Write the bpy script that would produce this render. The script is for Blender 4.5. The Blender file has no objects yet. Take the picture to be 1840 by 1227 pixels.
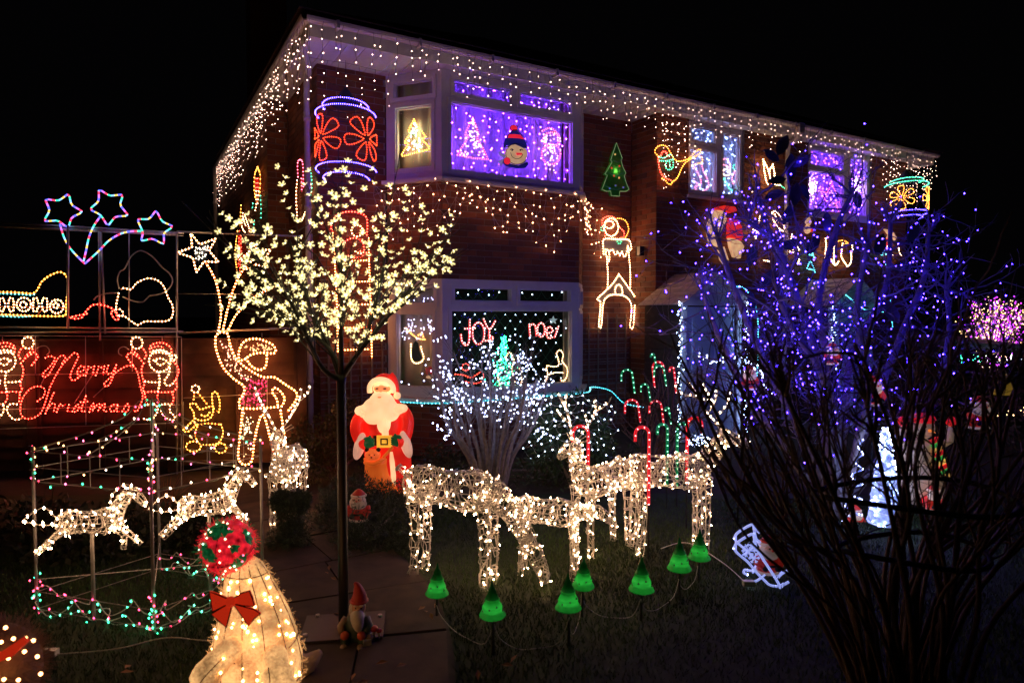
import bpy, math, random
import numpy as np
from mathutils import Vector, Matrix
R = random.Random(7)
S = bpy.context.scene
COL = S.collection
# ------------------------------------------------------------------ camera
FP, CX, CY, EYE = 1190.0, 920.0, 613.5, 1.7
PITCH = math.atan(48.5 / FP)
cam = bpy.data.objects.new('camera', bpy.data.cameras.new('camera')); COL.objects.link(cam)
cam.location = (0, 0, EYE); cam.rotation_euler = (math.pi / 2 - PITCH, 0, 0)
cam.data.sensor_width = 36; cam.data.lens = 36 * FP / 1840
cam.data.clip_start = .05; cam.data.clip_end = 3000
cam.data.dof.use_dof = True; cam.data.dof.focus_distance = 7.0; cam.data.dof.aperture_fstop = 2.6
S.camera = cam
# ------------------------------------------------------------------ night sky
w = bpy.data.worlds.new('World'); S.world = w; w.use_nodes = True
bgn = w.node_tree.nodes['Background']
bgn.inputs[0].default_value = (.55, .5, .62, 1); bgn.inputs[1].default_value = .0013
S.view_settings.view_transform = 'Standard'; S.view_settings.look = 'None'
S.view_settings.exposure = 0; S.view_settings.gamma = 1
S.render.engine = 'CYCLES'
S.cycles.use_denoising = True; S.cycles.use_light_tree = True
S.cycles.max_bounces = 6; S.cycles.diffuse_bounces = 2; S.cycles.glossy_bounces = 2
S.cycles.transparent_max_bounces = 12; S.cycles.transmission_bounces = 4
S.cycles.sample_clamp_indirect = 2.0; S.cycles.caustics_reflective = False; S.cycles.caustics_refractive = False
# ------------------------------------------------------------------ pixel rays (photograph measured at 1840 x 1227)
_cp, _sp = math.cos(PITCH), math.sin(PITCH)
def ray(px, py):
    a = px - CX; b = -(py - CY)
    return Vector((a, FP * _cp + b * _sp, -FP * _sp + b * _cp))
def P(px, py, d):                       # where the view line crosses the plane y = d
    r = ray(px, py); return Vector((0, 0, EYE)) + r * (d / r.y)
def G(px, py, z=0.0):                   # where it meets level z
    r = ray(px, py); return Vector((0, 0, EYE)) + r * ((z - EYE) / r.z)
CU, CV = Vector((math.cos(math.pi/6), math.sin(math.pi/6), 0)), Vector((-math.sin(math.pi/6), math.cos(math.pi/6), 0))
def FC(px, py, c):                      # a plane parallel to the house front
    r = ray(px, py); return Vector((0, 0, EYE)) + r * (c / r.dot(CV))
def FU(px, py, u):                      # a plane parallel to the house side
    r = ray(px, py); return Vector((0, 0, EYE)) + r * (u / r.dot(CU))
def H(u, c, z=0.0): return CU * u + CV * c + Vector((0, 0, z))
# ------------------------------------------------------------------ materials
MC = {}
def nodes(name):
    m = bpy.data.materials.new(name); m.use_nodes = True
    return m, m.node_tree.nodes, m.node_tree.links, m.node_tree.nodes['Principled BSDF']
def mat(name, col, rough=.6, metal=0., noise=0., nscale=20., bump=0., emis=None, es=0., spec=.5, dark=None, trans=0.):
    if name in MC: return MC[name]
    m, n, l, b = nodes(name)
    b.inputs['Base Color'].default_value = (*col, 1); b.inputs['Roughness'].default_value = rough
    b.inputs['Metallic'].default_value = metal; b.inputs['Specular IOR Level'].default_value = spec
    if noise or bump:
        tc = n.new('ShaderNodeTexCoord'); nt = n.new('ShaderNodeTexNoise'); nt.inputs['Scale'].default_value = nscale
        nt.inputs['Detail'].default_value = 5; l.new(tc.outputs['Object'], nt.inputs['Vector'])
        if noise:
            mr = n.new('ShaderNodeMix'); mr.data_type = 'RGBA'
            d = dark or tuple(c * (1 - noise) for c in col)
            mr.inputs[6].default_value = (*d, 1); mr.inputs[7].default_value = (*[min(1, c * (1 + noise * .6)) for c in col], 1)
            rm = n.new('ShaderNodeMapRange'); rm.inputs[1].default_value = .3; rm.inputs[2].default_value = .7
            l.new(nt.outputs['Fac'], rm.inputs[0]); l.new(rm.outputs[0], mr.inputs[0]); l.new(mr.outputs[2], b.inputs['Base Color'])
        if bump:
            bp = n.new('ShaderNodeBump'); bp.inputs['Strength'].default_value = bump; bp.inputs['Distance'].default_value = .01
            l.new(nt.outputs['Fac'], bp.inputs['Height']); l.new(bp.outputs[0], b.inputs['Normal'])
    if emis:
        b.inputs['Emission Color'].default_value = (*emis, 1); b.inputs['Emission Strength'].default_value = es
    MC[name] = m; return m
def glow(col, s, base=None):            # a lamp: bulb, rope light, lit plastic
    k = 'lamp_%.2f_%.2f_%.2f_%.1f' % (*col, s)
    if k in MC: return MC[k]
    return mat(k, base or tuple(min(.8, c * .7 + .05) for c in col), .4, emis=col, es=s)
def plastic(name, col, es, nscale=9, var=.25):  # lit blow-moulded plastic, thicker and thinner walls
    if name in MC: return MC[name]
    m = mat(name, col, .35, noise=.12, nscale=nscale)
    n, l = m.node_tree.nodes, m.node_tree.links; b = n['Principled BSDF']
    nt = n.new('ShaderNodeTexNoise'); nt.inputs['Scale'].default_value = nscale; tc = n.new('ShaderNodeTexCoord')
    l.new(tc.outputs['Object'], nt.inputs['Vector'])
    mr = n.new('ShaderNodeMapRange'); mr.inputs[1].default_value = .3; mr.inputs[2].default_value = .7
    mr.inputs[3].default_value = es * (1 - var); mr.inputs[4].default_value = es * (1 + var)
    l.new(nt.outputs['Fac'], mr.inputs[0]); l.new(mr.outputs[0], b.inputs['Emission Strength'])
    b.inputs['Emission Color'].default_value = (*col, 1)
    return m
def shell_mat(name, col):                # thin translucent plastic lit by a real bulb inside it
    if name in MC: return MC[name]
    m, n, l, b = nodes(name); t = n.new('ShaderNodeBsdfTranslucent'); x = n.new('ShaderNodeMixShader'); x.inputs[0].default_value = .7
    nt = n.new('ShaderNodeTexNoise'); nt.inputs['Scale'].default_value = 35; tc = n.new('ShaderNodeTexCoord'); l.new(tc.outputs['Object'], nt.inputs['Vector'])
    mx = n.new('ShaderNodeMix'); mx.data_type = 'RGBA'; mx.inputs[6].default_value = (*[c * .55 for c in col], 1); mx.inputs[7].default_value = (*col, 1)
    l.new(nt.outputs['Fac'], mx.inputs[0]); l.new(mx.outputs[2], t.inputs[0]); l.new(mx.outputs[2], b.inputs['Base Color']); b.inputs['Roughness'].default_value = .25
    l.new(b.outputs[0], x.inputs[1]); l.new(t.outputs[0], x.inputs[2]); l.new(x.outputs[0], n['Material Output'].inputs[0]); MC[name] = m; return m
def brick_mat():
    m, n, l, b = nodes('brick'); b.inputs['Roughness'].default_value = .85
    oi = n.new('ShaderNodeObjectInfo'); at = n.new('ShaderNodeAttribute'); at.attribute_name = 'rnd'
    ad = n.new('ShaderNodeMath'); ad.operation = 'ADD'; fr = n.new('ShaderNodeMath'); fr.operation = 'FRACT'
    l.new(oi.outputs['Random'], ad.inputs[0]); l.new(at.outputs['Fac'], ad.inputs[1]); l.new(ad.outputs[0], fr.inputs[0])
    cr = n.new('ShaderNodeValToRGB'); l.new(fr.outputs[0], cr.inputs[0])
    e = cr.color_ramp.elements; e[0].position = 0; e[0].color = (.17, .055, .028, 1); e[1].position = 1; e[1].color = (.36, .125, .055, 1)
    for p, c in ((.25, (.27, .085, .04, 1)), (.5, (.17, .07, .05, 1)), (.75, (.31, .10, .045, 1))):
        x = e.new(p); x.color = c
    tc = n.new('ShaderNodeTexCoord'); nt = n.new('ShaderNodeTexNoise'); nt.inputs['Scale'].default_value = 60; nt.inputs['Detail'].default_value = 6
    l.new(tc.outputs['Object'], nt.inputs['Vector'])
    mx = n.new('ShaderNodeMix'); mx.data_type = 'RGBA'; mx.blend_type = 'MULTIPLY'; mx.inputs[0].default_value = .55
    l.new(cr.outputs[0], mx.inputs[6]); l.new(nt.outputs['Color'], mx.inputs[7]); l.new(mx.outputs[2], b.inputs['Base Color'])
    bp = n.new('ShaderNodeBump'); bp.inputs['Strength'].default_value = .5; bp.inputs['Distance'].default_value = .004
    l.new(nt.outputs['Fac'], bp.inputs['Height']); l.new(bp.outputs[0], b.inputs['Normal'])
    MC['brick'] = m; return m
def glass_mat():
    m, n, l, b = nodes('window_glass'); n.remove(b)
    t = n.new('ShaderNodeBsdfTransparent'); g = n.new('ShaderNodeBsdfGlossy'); g.inputs['Roughness'].default_value = .02
    f = n.new('ShaderNodeFresnel'); f.inputs[0].default_value = 1.45; x = n.new('ShaderNodeMixShader')
    t.inputs[0].default_value = (.93, .95, .94, 1)
    ge = n.new('ShaderNodeNewGeometry'); sb = n.new('ShaderNodeMath'); sb.operation = 'SUBTRACT'; sb.use_clamp = True
    l.new(f.outputs[0], sb.inputs[0]); l.new(ge.outputs['Backfacing'], sb.inputs[1]); l.new(sb.outputs[0], x.inputs[0]); l.new(t.outputs[0], x.inputs[1]); l.new(g.outputs[0], x.inputs[2])
    l.new(x.outputs[0], n['Material Output'].inputs[0]); return m
def cloth_mat(name, col, tr=.5):
    m, n, l, b = nodes(name); n.remove(b)
    d = n.new('ShaderNodeBsdfDiffuse'); t = n.new('ShaderNodeBsdfTranslucent'); x = n.new('ShaderNodeMixShader'); x.inputs[0].default_value = tr
    d.inputs[0].default_value = (*col, 1); t.inputs[0].default_value = (*col, 1)
    l.new(d.outputs[0], x.inputs[1]); l.new(t.outputs[0], x.inputs[2]); l.new(x.outputs[0], n['Material Output'].inputs[0]); return m
M_BR = brick_mat(); M_GL = glass_mat()
M_MORT = mat('mortar', (.27, .24, .2), .9, noise=.3, nscale=30, bump=.4)
M_UPVC = mat('white_upvc', (.72, .71, .7), .35, noise=.08, nscale=6)
M_PIPE = mat('painted_downpipe', (.62, .58, .53), .45, noise=.12, nscale=8)
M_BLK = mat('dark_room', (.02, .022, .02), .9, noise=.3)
M_CABLE = mat('dark_cable', (.03, .04, .03), .5, noise=.1)
M_WCAB = mat('white_cable', (.7, .68, .64), .4, noise=.1)
M_CLEAR = mat('clear_cable', (.55, .53, .5), .25, noise=.1)
M_STEEL = mat('galvanised_conduit', (.5, .47, .46), .38, metal=.5, noise=.2, nscale=12)
M_WIRE = mat('frame_wire', (.6, .57, .53), .4, noise=.1)
M_NET = cloth_mat('net_curtain', (.8, .8, .82), .4)
M_CURT = cloth_mat('lined_curtain', (.62, .54, .46), .25)
WARM = (1., .70, .42)
# ------------------------------------------------------------------ objects
WM = {}
def _reg(o, M): WM[o.name] = M
def tag(o, label=None, cat=None, group=None, kind=None):
    for k, v in (('label', label), ('category', cat), ('group', group), ('kind', kind)):
        if v: o[k] = v
    return o
def thing(name, loc, label, cat, rz=0., group=None):
    o = bpy.data.objects.new(name, None); COL.objects.link(o); o.empty_display_size = .1
    o.location = loc; o.rotation_euler = (0, 0, rz)
    _reg(o, Matrix.Translation(Vector(loc)) @ Matrix.Rotation(rz, 4, 'Z')); tag(o, label, cat, group); return o
def unit(v):
    return v.normalized() if v.length > 1e-9 else Vector((0, 0, 1))
ICO_V, ICO_F = None, None
def ico(sub):
    t = (1 + 5 ** .5) / 2
    v = [Vector(x).normalized() for x in ((-1,t,0),(1,t,0),(-1,-t,0),(1,-t,0),(0,-1,t),(0,1,t),(0,-1,-t),(0,1,-t),(t,0,-1),(t,0,1),(-t,0,-1),(-t,0,1))]
    f = [(0,11,5),(0,5,1),(0,1,7),(0,7,10),(0,10,11),(1,5,9),(5,11,4),(11,10,2),(10,7,6),(7,1,8),(3,9,4),(3,4,2),(3,2,6),(3,6,8),(3,8,9),(4,9,5),(2,4,11),(6,2,10),(8,6,7),(9,8,1)]
    for _ in range(sub):
        c = {}; nf = []
        def mid(a, b):
            k = (min(a, b), max(a, b))
            if k not in c: v.append(((v[a] + v[b]) / 2).normalized()); c[k] = len(v) - 1
            return c[k]
        for a, b, d in f:
            x, y, z = mid(a, b), mid(b, d), mid(d, a); nf += [(a,x,z),(b,y,x),(d,z,y),(x,y,z)]
        f = nf
    return v, f
ICO = [ico(k) for k in range(4)]
OCT = ([Vector(x) for x in ((1,0,0),(-1,0,0),(0,1,0),(0,-1,0),(0,0,1),(0,0,-1))], [(0,2,4),(2,1,4),(1,3,4),(3,0,4),(2,0,5),(1,2,5),(3,1,5),(0,3,5)])
class MB:
    def __init__(s): s.v = []; s.f = []; s.m = []; s.mats = []
    def mi(s, m):
        if m not in s.mats: s.mats.append(m)
        return s.mats.index(m)
    def add(s, vs, fs, m):
        k = len(s.v); i = s.mi(m); s.v += [tuple(x) for x in vs]
        s.f += [tuple(a + k for a in f) for f in fs]; s.m += [i] * len(fs)
    def box(s, c, d, m, rot=None):
        c = Vector(c); q = []
        for x in (-.5, .5):
            for y in (-.5, .5):
                for z in (-.5, .5):
                    p = Vector((x * d[0], y * d[1], z * d[2]))
                    q.append(c + (rot @ p if rot else p))
        s.add(q, [(0,1,3,2),(4,6,7,5),(0,4,5,1),(2,3,7,6),(0,2,6,4),(1,5,7,3)], m)
    def hbox(s, u0, u1, c0, c1, z0, z1, m):   # box in house axes
        s.add([H(u, c, z) for u in (u0, u1) for c in (c0, c1) for z in (z0, z1)], [(0,1,3,2),(4,6,7,5),(0,4,5,1),(2,3,7,6),(0,2,6,4),(1,5,7,3)], m)
    def blob(s, c, r, m, sub=1, rot=None):
        c = Vector(c); r = (r, r, r) if not hasattr(r, '__len__') else r
        V, F = ICO[sub] if sub >= 0 else OCT
        q = [Vector((p.x * r[0], p.y * r[1], p.z * r[2])) for p in V]
        s.add([c + (rot @ p if rot else p) for p in q], F, m)
    def tube(s, pts, r, m, n=5, closed=False, caps=True):
        pts = [Vector(p) for p in pts]; N = len(pts)
        if N < 2: return
        rs = r if hasattr(r, '__len__') else [r] * N
        k = len(s.v); i = s.mi(m); up = None
        for j, p in enumerate(pts):
            a = pts[(j - 1) % N] if (closed or j) else pts[0]; b = pts[(j + 1) % N] if (closed or j < N - 1) else pts[-1]
            t = unit(b - a)
            if up is None: up = unit(t.orthogonal())
            up = up - t * up.dot(t); up = unit(up) if up.length > 1e-5 else unit(t.orthogonal()); sd = t.cross(up)
            for q in range(n):
                an = 2 * math.pi * q / n; s.v.append(tuple(p + (up * math.cos(an) + sd * math.sin(an)) * rs[j]))
        for j in range(N if closed else N - 1):
            a = k + j * n; b = k + ((j + 1) % N) * n
            for q in range(n):
                s.f.append((a + q, a + (q + 1) % n, b + (q + 1) % n, b + q)); s.m.append(i)
        if caps and not closed:
            s.f.append(tuple(k + q for q in reversed(range(n)))); s.f.append(tuple(k + (N - 1) * n + q for q in range(n))); s.m += [i, i]
    def loft(s, secs, m, n=20, caps=True):     # secs: list of (centre, rx, ry) ellipses stacked in z, ry along view
        k = len(s.v); i = s.mi(m)
        for c, rx, ry in secs:
            c = Vector(c)
            for q in range(n):
                a = 2 * math.pi * q / n; s.v.append((c.x + rx * math.cos(a), c.y + ry * math.sin(a), c.z))
        for j in range(len(secs) - 1):
            a = k + j * n; b = a + n
            for q in range(n): s.f.append((a + q, a + (q + 1) % n, b + (q + 1) % n, b + q)); s.m.append(i)
        if caps:
            s.f.append(tuple(k + q for q in reversed(range(n)))); s.f.append(tuple(k + (len(secs) - 1) * n + q for q in range(n))); s.m += [i, i]
    def plate(s, pts, th, m):               # flat cut-out with thickness vector th
        N = len(pts); a = [Vector(p) for p in pts]; b = [p + th for p in a]
        s.add(a + b, [tuple(range(N)), tuple(reversed(range(N, 2 * N)))] + [(q, (q + 1) % N, N + (q + 1) % N, N + q) for q in range(N)], m)
    def build(s, name, parent=None, smooth=False, kind=None, label=None, cat=None, group=None, local=False):
        if not s.v: return None
        me = bpy.data.meshes.new(name)
        vs = s.v
        if parent is not None and not local:
            inv = np.array(WM[parent.name].inverted()); A = np.array(vs); vs = (A @ inv[:3, :3].T + inv[:3, 3]).tolist()
        me.from_pydata(vs, [], s.f)
        for m in s.mats: me.materials.append(m)
        me.polygons.foreach_set('material_index', s.m)
        if smooth: me.polygons.foreach_set('use_smooth', [True] * len(s.f))
        me.update()
        o = bpy.data.objects.new(name, me); COL.objects.link(o)
        if parent is not None: o.parent = parent; _reg(o, WM[parent.name])
        else: _reg(o, Matrix.Identity(4))
        tag(o, label, cat, group, kind); return o
def cr(pts, k=5, closed=False):             # smooth curve through the points
    pts = [Vector(p) for p in pts]; N = len(pts); out = []
    if N < 3: return pts
    for i in range(N if closed else N - 1):
        g = lambda j: pts[j % N] if closed else pts[max(0, min(N - 1, j))]
        a, b, c, d = g(i - 1), g(i), g(i + 1), g(i + 2)
        for j in range(k):
            t = j / k; out.append(.5 * ((2 * b) + (c - a) * t + (2 * a - 5 * b + 4 * c - d) * t * t + (3 * b - a - 3 * c + d) * t ** 3))
    if not closed: out.append(pts[-1])
    return out
def along(pts, step, closed=False, jit=0.):
    pts = list(pts) + ([pts[0]] if closed else []); out = []; acc = 0.
    for a, b in zip(pts, pts[1:]):
        L = (b - a).length
        while acc < L:
            out.append(a + (b - a) * (acc / L if L else 0)); acc += step * (1 + jit * R.uniform(-1, 1))
        acc -= L
    return out
def ell(cx, cy, rx, ry=None, n=14, a0=0., a1=360.):
    ry = rx if ry is None else ry; full = abs(a1 - a0) >= 360
    return [(cx + rx * math.cos(math.radians(a0 + (a1 - a0) * i / (n if full else n - 1))), cy + ry * math.sin(math.radians(a0 + (a1 - a0) * i / (n if full else n - 1)))) for i in range(n)]
ROPE = {  # name: tube emission colour, strength, bulb colour, strength
 'white': ((1., .13, .02), 2.2, (1., .38, .11), 44), 'red': ((1., .010, .008), 1.3, (1., .055, .03), 44), 'orange': ((1., .16, .01), .7, (1., .38, .05), 20),
 'yellow': ((1., .26, .015), .9, (1., .44, .06), 26), 'green': ((.0, .35, .16), .5, (.1, 1., .5), 12), 'blue': ((.05, .025, 1.), .7, (.06, .035, 1.), 60),
 'cyan': ((.0, .5, .55), .5, (.15, .95, 1.), 13), 'pink': ((1., .03, .10), .6, (1., .16, .25), 16), 'ember': ((1., .018, .003), .8, (1., .055, .01), 12),
 'cream': ((1., .26, .08), 1.1, (1., .58, .27), 34)}
def rope(parent, strokes, mp, col='white', r=.0065, step=.036, br=.0085, name='rope_light', k=5, straight=False, dim=1.):
    """strokes: list of (points, closed) in picture units mapped by mp; one tube part with its bulbs as sub-part"""
    tc, ts, bc, bs = ROPE[col]
    mt = glow(tc, ts * dim); mb = glow(bc, bs * dim)
    for st in strokes:
        t = MB(); b = MB()
        pts, cl = st if isinstance(st, tuple) else (st, False)
        q = [mp(*p) for p in pts]; q = q if (straight or len(q) < 3) else cr(q, k, cl)
        t.tube(q, r * .8, mt, 5, cl)
        for p in along(q, step, cl): b.blob(p, max(br * .95, r * 1.2), mb, -1)
        o = t.build(name, parent, smooth=True); b.build('bulb', o, kind='stuff')
    return o
def Z(x0, y0, s, f):                        # coordinates read off an enlarged crop
    return lambda x, y: f(x0 + x / s, y0 + y / s)
def grid_holes(a0, a1, b0, b1, holes):      # rectangles that cover [a]x[b] minus the holes
    A = sorted({a0, a1, *[h[0] for h in holes], *[h[1] for h in holes]}); B = sorted({b0, b1, *[h[2] for h in holes], *[h[3] for h in holes]})
    A = [x for x in A if a0 <= x <= a1]; B = [x for x in B if b0 <= x <= b1]; out = []
    for x, y in zip(A, A[1:]):
        for p, q in zip(B, B[1:]):
            mx, my = (x + y) / 2, (p + q) / 2
            if not any(h[0] < mx < h[1] and h[2] < my < h[3] for h in holes): out.append((x, y, p, q))
    return out
# ------------------------------------------------------------------ the house
ZS, ZB0, ZB1, ZB2 = 4.55, .70, 2.12, 3.30     # soffit; ground window 0.70-2.12; first-floor window from 3.30
CM, CB, CR_, CG = 7.735, 7.165, 7.188, 6.95
house = thing('brick_house', H(1.9, CM, 0), 'two storey brick house with bay windows, hung all over with coloured lights', 'house', math.pi/6)
WALLS = [  # (u0,c0),(u1,c1),z0,z1,holes(in length,z)
 ((1.63, 14.9), (1.63, 9.335), 0, ZS, []), ((1.63, 9.335), (1.9, 9.335), 0, ZS, []), ((1.9, 9.335), (1.9, CM), 0, ZS, []),
 ((1.9, CM), (2.72, CM), 0, ZS, []),
 ((2.72, CM), (3.19, CB), 0, ZB0, []), ((3.19, CB), (5.16, CB), 0, ZB0, []), ((5.16, CB), (5.63, CM), 0, ZB0, []),
 ((2.72, CM), (3.19, CB), ZB1, ZB2, []), ((3.19, CB), (5.16, CB), ZB1, ZB2, []), ((5.16, CB), (5.63, CM), ZB1, ZB2, []),
 ((5.63, CM), (6.52, CM), 0, ZS, []), ((6.52, CM), (6.52, CR_), 0, ZS, []),
 ((6.52, CR_), (12.76, CR_), 0, ZS, [(.62, 1.79, 3.46, ZS), (3.33, 5.11, 3.38, ZS)]),
 ((12.76, CR_), (12.76, 14.9), 0, ZS, [])]
cand = []
wm = MB()
for (p0, p1, z0, z1, holes) in WALLS:
    a, b = H(*p0), H(*p1); L = (b - a).length; t = (b - a) / L; nrm = Vector((t.y, -t.x, 0))     # outward
    for (s0, s1, q0, q1) in grid_holes(0, L, z0, z1, holes):
        e0 = a + t * (s0 + .012 if s0 == 0 else s0) - nrm * .008; e1 = a + t * (s1 - .012 if s1 == L else s1) - nrm * .008; f0 = e0 - nrm * .17; f1 = e1 - nrm * .17
        Zv = Vector((0, 0, 1))
        wm.add([e0 + Zv*q0, e1 + Zv*q0, e1 + Zv*q1, e0 + Zv*q1, f0 + Zv*q0, f1 + Zv*q0, f1 + Zv*q1, f0 + Zv*q1],
               [(0,1,2,3),(5,4,7,6),(4,0,3,7),(1,5,6,2),(3,2,6,7),(4,5,1,0)], M_MORT)
    ang = math.atan2(t.y, t.x); row = int(z0 / .075)
    z = row * .075
    while z < z1 - .02:
        za, zb = max(z + .005, z0 + .002), min(z + .07, z1 - .002)
        if zb - za > .02:
            s = -(.1125 if row % 2 else 0)
            while s < L:
                iv = [(max(s + .005, .004), min(s + .22, L - .004))]
                for h in holes:
                    if zb > h[2] and za < h[3]:
                        nv = []
                        for (x, y) in iv:
                            if y <= h[0] or x >= h[1]: nv.append((x, y))
                            else:
                                if x < h[0]: nv.append((x, h[0] - .005))
                                if y > h[1]: nv.append((h[1] + .005, y))
                        iv = nv
                for x, y in iv:
                    if y - x > .03:
                        cpos = a + t * ((x + y) / 2) + Vector((0, 0, (za + zb) / 2)) - nrm * (.012 + R.uniform(-.001, .0015))
                        d = cpos - Vector((0, 0, EYE)); px = CX + FP * d.x / max(d.y, .1)
                        vis = (y - x) * (zb - za) * max(0, (-d).normalized().dot(nrm)) / d.length_squared
                        if not (380 < px < 1200) or cpos.z < .3: vis *= .01
                        cand.append((vis, cpos, ang, y - x, zb - za))
                s += .225
        z += .075; row += 1
wall_o = wm.build('wall', house)
cand.sort(key=lambda c: -c[0])
bb = MB(); bb.box((0, 0, 0), (1, .024, 1), M_BR); proto = bb.build('brick', house, local=True)
bm_ = proto.data; inv = WM[house.name].inverted()
def put_brick(o, c):
    v, p, ang, l, h = c
    o.location = inv @ p; o.rotation_euler = (0, 0, ang - math.pi / 6 + R.uniform(-.004, .004)); o.scale = (l, 1, h)
put_brick(proto, cand[0])
for c in cand[1:295]:
    o = proto.copy(); COL.objects.link(o); o.parent = house; put_brick(o, c)
rest = MB(); rnd = []
for v, p, ang, l, h in cand[295:]:
    rest.box(p, (l, .024, h), M_BR, Matrix.Rotation(ang, 3, 'Z')); rnd += [R.random()] * 6
ro = rest.build('brick', house, kind='stuff')
at = ro.data.attributes.new('rnd', 'FLOAT', 'FACE'); at.data.foreach_set('value', rnd)
# inner lining, floors, back
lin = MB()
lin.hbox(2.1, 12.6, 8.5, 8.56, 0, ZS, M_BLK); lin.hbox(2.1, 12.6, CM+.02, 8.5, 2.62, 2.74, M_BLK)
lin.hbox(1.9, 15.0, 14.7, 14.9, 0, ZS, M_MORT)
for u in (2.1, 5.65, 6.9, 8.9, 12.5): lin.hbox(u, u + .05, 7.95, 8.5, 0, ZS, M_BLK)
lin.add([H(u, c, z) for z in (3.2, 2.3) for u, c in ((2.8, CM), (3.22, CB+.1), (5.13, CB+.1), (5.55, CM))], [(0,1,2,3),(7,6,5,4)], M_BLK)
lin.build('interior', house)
# eaves
ev = MB(); SOF = mat('soffit_board', (.74, .73, .72), .45, noise=.06)
n_b = 60
for i in range(n_b):                       # soffit boards
    u0 = 1.68 + (13.2 - 1.68) * i / n_b; u1 = 1.68 + (13.2 - 1.68) * (i + 1) / n_b - .006
    ev.hbox(u0, u1, 7.0, 8.4, ZS + R.uniform(0, .002), ZS + .02, SOF)
for i in range(36): ev.hbox(1.66, 1.95, 8.4 + i * .18, 8.4 + i * .18 + .175, ZS, ZS + .02, SOF)
ev.hbox(1.68, 13.2, 7.0, 15.0, ZS + .022, ZS + .03, SOF)
ev.build('soffit', house)
fa = MB()
fa.hbox(1.66, 13.24, 6.975, 6.998, ZS - .02, 4.70, M_UPVC); fa.hbox(1.64, 1.662, 6.98, 15.0, ZS - .02, 4.70, M_UPVC); fa.hbox(13.24, 13.262, 6.98, 15.0, ZS - .02, 4.70, M_UPVC)
fa.build('fascia', house)
gu = MB()
def halfpipe(mb, a, b, side, m, r=.055):
    ns = 9; t = unit(b - a); q = []
    for p in (a, b):
        for i in range(ns):
            an = math.pi * i / (ns - 1); q.append(p + side * (math.cos(an) * r) - Vector((0, 0, math.sin(an) * r)))
        for i in range(ns):
            an = math.pi * i / (ns - 1); q.append(p + side * (math.cos(an) * (r - .004)) - Vector((0, 0, math.sin(an) * (r - .004))))
    F = []
    for o_, fl in ((0, 0), (ns, 1)):
        for i in range(ns - 1):
            f = (o_ + i, o_ + i + 1, 2 * ns + o_ + i + 1, 2 * ns + o_ + i); F.append(f if not fl else f[::-1])
    F += [(0, 2*ns, 3*ns, ns), (ns-1, 2*ns-1, 4*ns-1, 3*ns-1)]
    mb.add(q, F, m)
halfpipe(gu, H(1.6, 6.93, 4.70), H(13.28, 6.93, 4.70), CV, M_PIPE); halfpipe(gu, H(1.60, 6.9, 4.70), H(1.60, 15.0, 4.70), CU, M_PIPE)
for i in range(13):
    u = 1.9 + i * .9; gu.hbox(u, u + .03, 6.868, 6.99, 4.63, 4.712, M_PIPE)
gu.hbox(9.2, 9.32, 6.87, 7.0, 4.56, 4.72, M_PIPE)
gu.build('gutter', house)
def downpipe(pts, r=.034):
    d = MB(); d.tube(cr(pts, 4), r, M_PIPE, 10)
    for z in (3.9, 2.9, 1.9, .9):
        p = pts[-1]; q = Vector((p.x, p.y, z)); d.tube([q, q + Vector((0, 0, .05))], r + .008, M_PIPE, 10)
    d.build('downpipe', house, smooth=True)
q = H(1.80, CM + .06)
def zz(p, z): return Vector((p.x, p.y, z))
downpipe([zz(H(1.63, 7.3), 4.63), zz(H(1.66, 7.34), 4.55), zz(H(1.8, 7.68), 4.42), zz(q, 4.3), zz(q, 3), zz(q, .1)])
q2 = H(1.53, 14.5); downpipe([zz(q2, 4.6), zz(q2, 3), zz(q2, 0)])
q3 = H(9.25, CR_ - .06); downpipe([zz(H(9.25, 6.93), 4.6), zz(H(9.25, 7.0), 4.45), zz(q3, 4.3), zz(q3, 2.5), zz(q3, 0)])
# roof of lapped tile courses
rf = MB(); RT = mat('roof_tile', (.09, .055, .045), .85, noise=.4, nscale=14, bump=.4)
er = [1.52, 13.34, 6.86, 15.12]; rise = 2.0; half = (er[3] - er[2]) / 2
for k in range(20):
    t0, t1 = k / 20, (k + 1.25) / 20; zt = 4.74 + rise * t0 + .018; zn = 4.74 + rise * t1
    def rc(t, z): o_ = half * t; return [H(er[0] + o_, er[2] + o_, z), H(er[1] - o_, er[2] + o_, z), H(er[1] - o_, er[3] - o_, z), H(er[0] + o_, er[3] - o_, z)]
    a_, b_ = rc(t0, zt), rc(min(t1, .995), zn); c_ = rc(t0, zt - .018)
    rf.add(a_ + b_ + c_, [(i, (i + 1) % 4, 4 + (i + 1) % 4, 4 + i) for i in range(4)] + [(8 + i, 8 + (i + 1) % 4, (i + 1) % 4, i) for i in range(4)], RT)
rof = rf.build('roof', house)
ch = MB(); cc = P(478, 20, 14.0)
ch.box((cc.x, cc.y, 6.4), (.7, .6, 4.4), M_BR, Matrix.Rotation(math.pi/6, 3, 'Z')); ch.box((cc.x, cc.y, 8.66), (.82, .72, .12), M_MORT, Matrix.Rotation(math.pi/6, 3, 'Z'))
for s_ in (-.17, .17):
    q_ = Vector((cc.x, cc.y, 8.72)) + CU * s_; ch.tube([q_, q_ + Vector((0, 0, .3))], [.1, .08], RT, 12)
ch.build('chimney', rof)
ae = MB(); a0_ = H(1.75, 7.3, 4.7)
ae.tube([a0_, a0_ + Vector((-.05, .0, .35))], .006, M_CABLE, 5); ae.build('aerial', rof)
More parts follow.
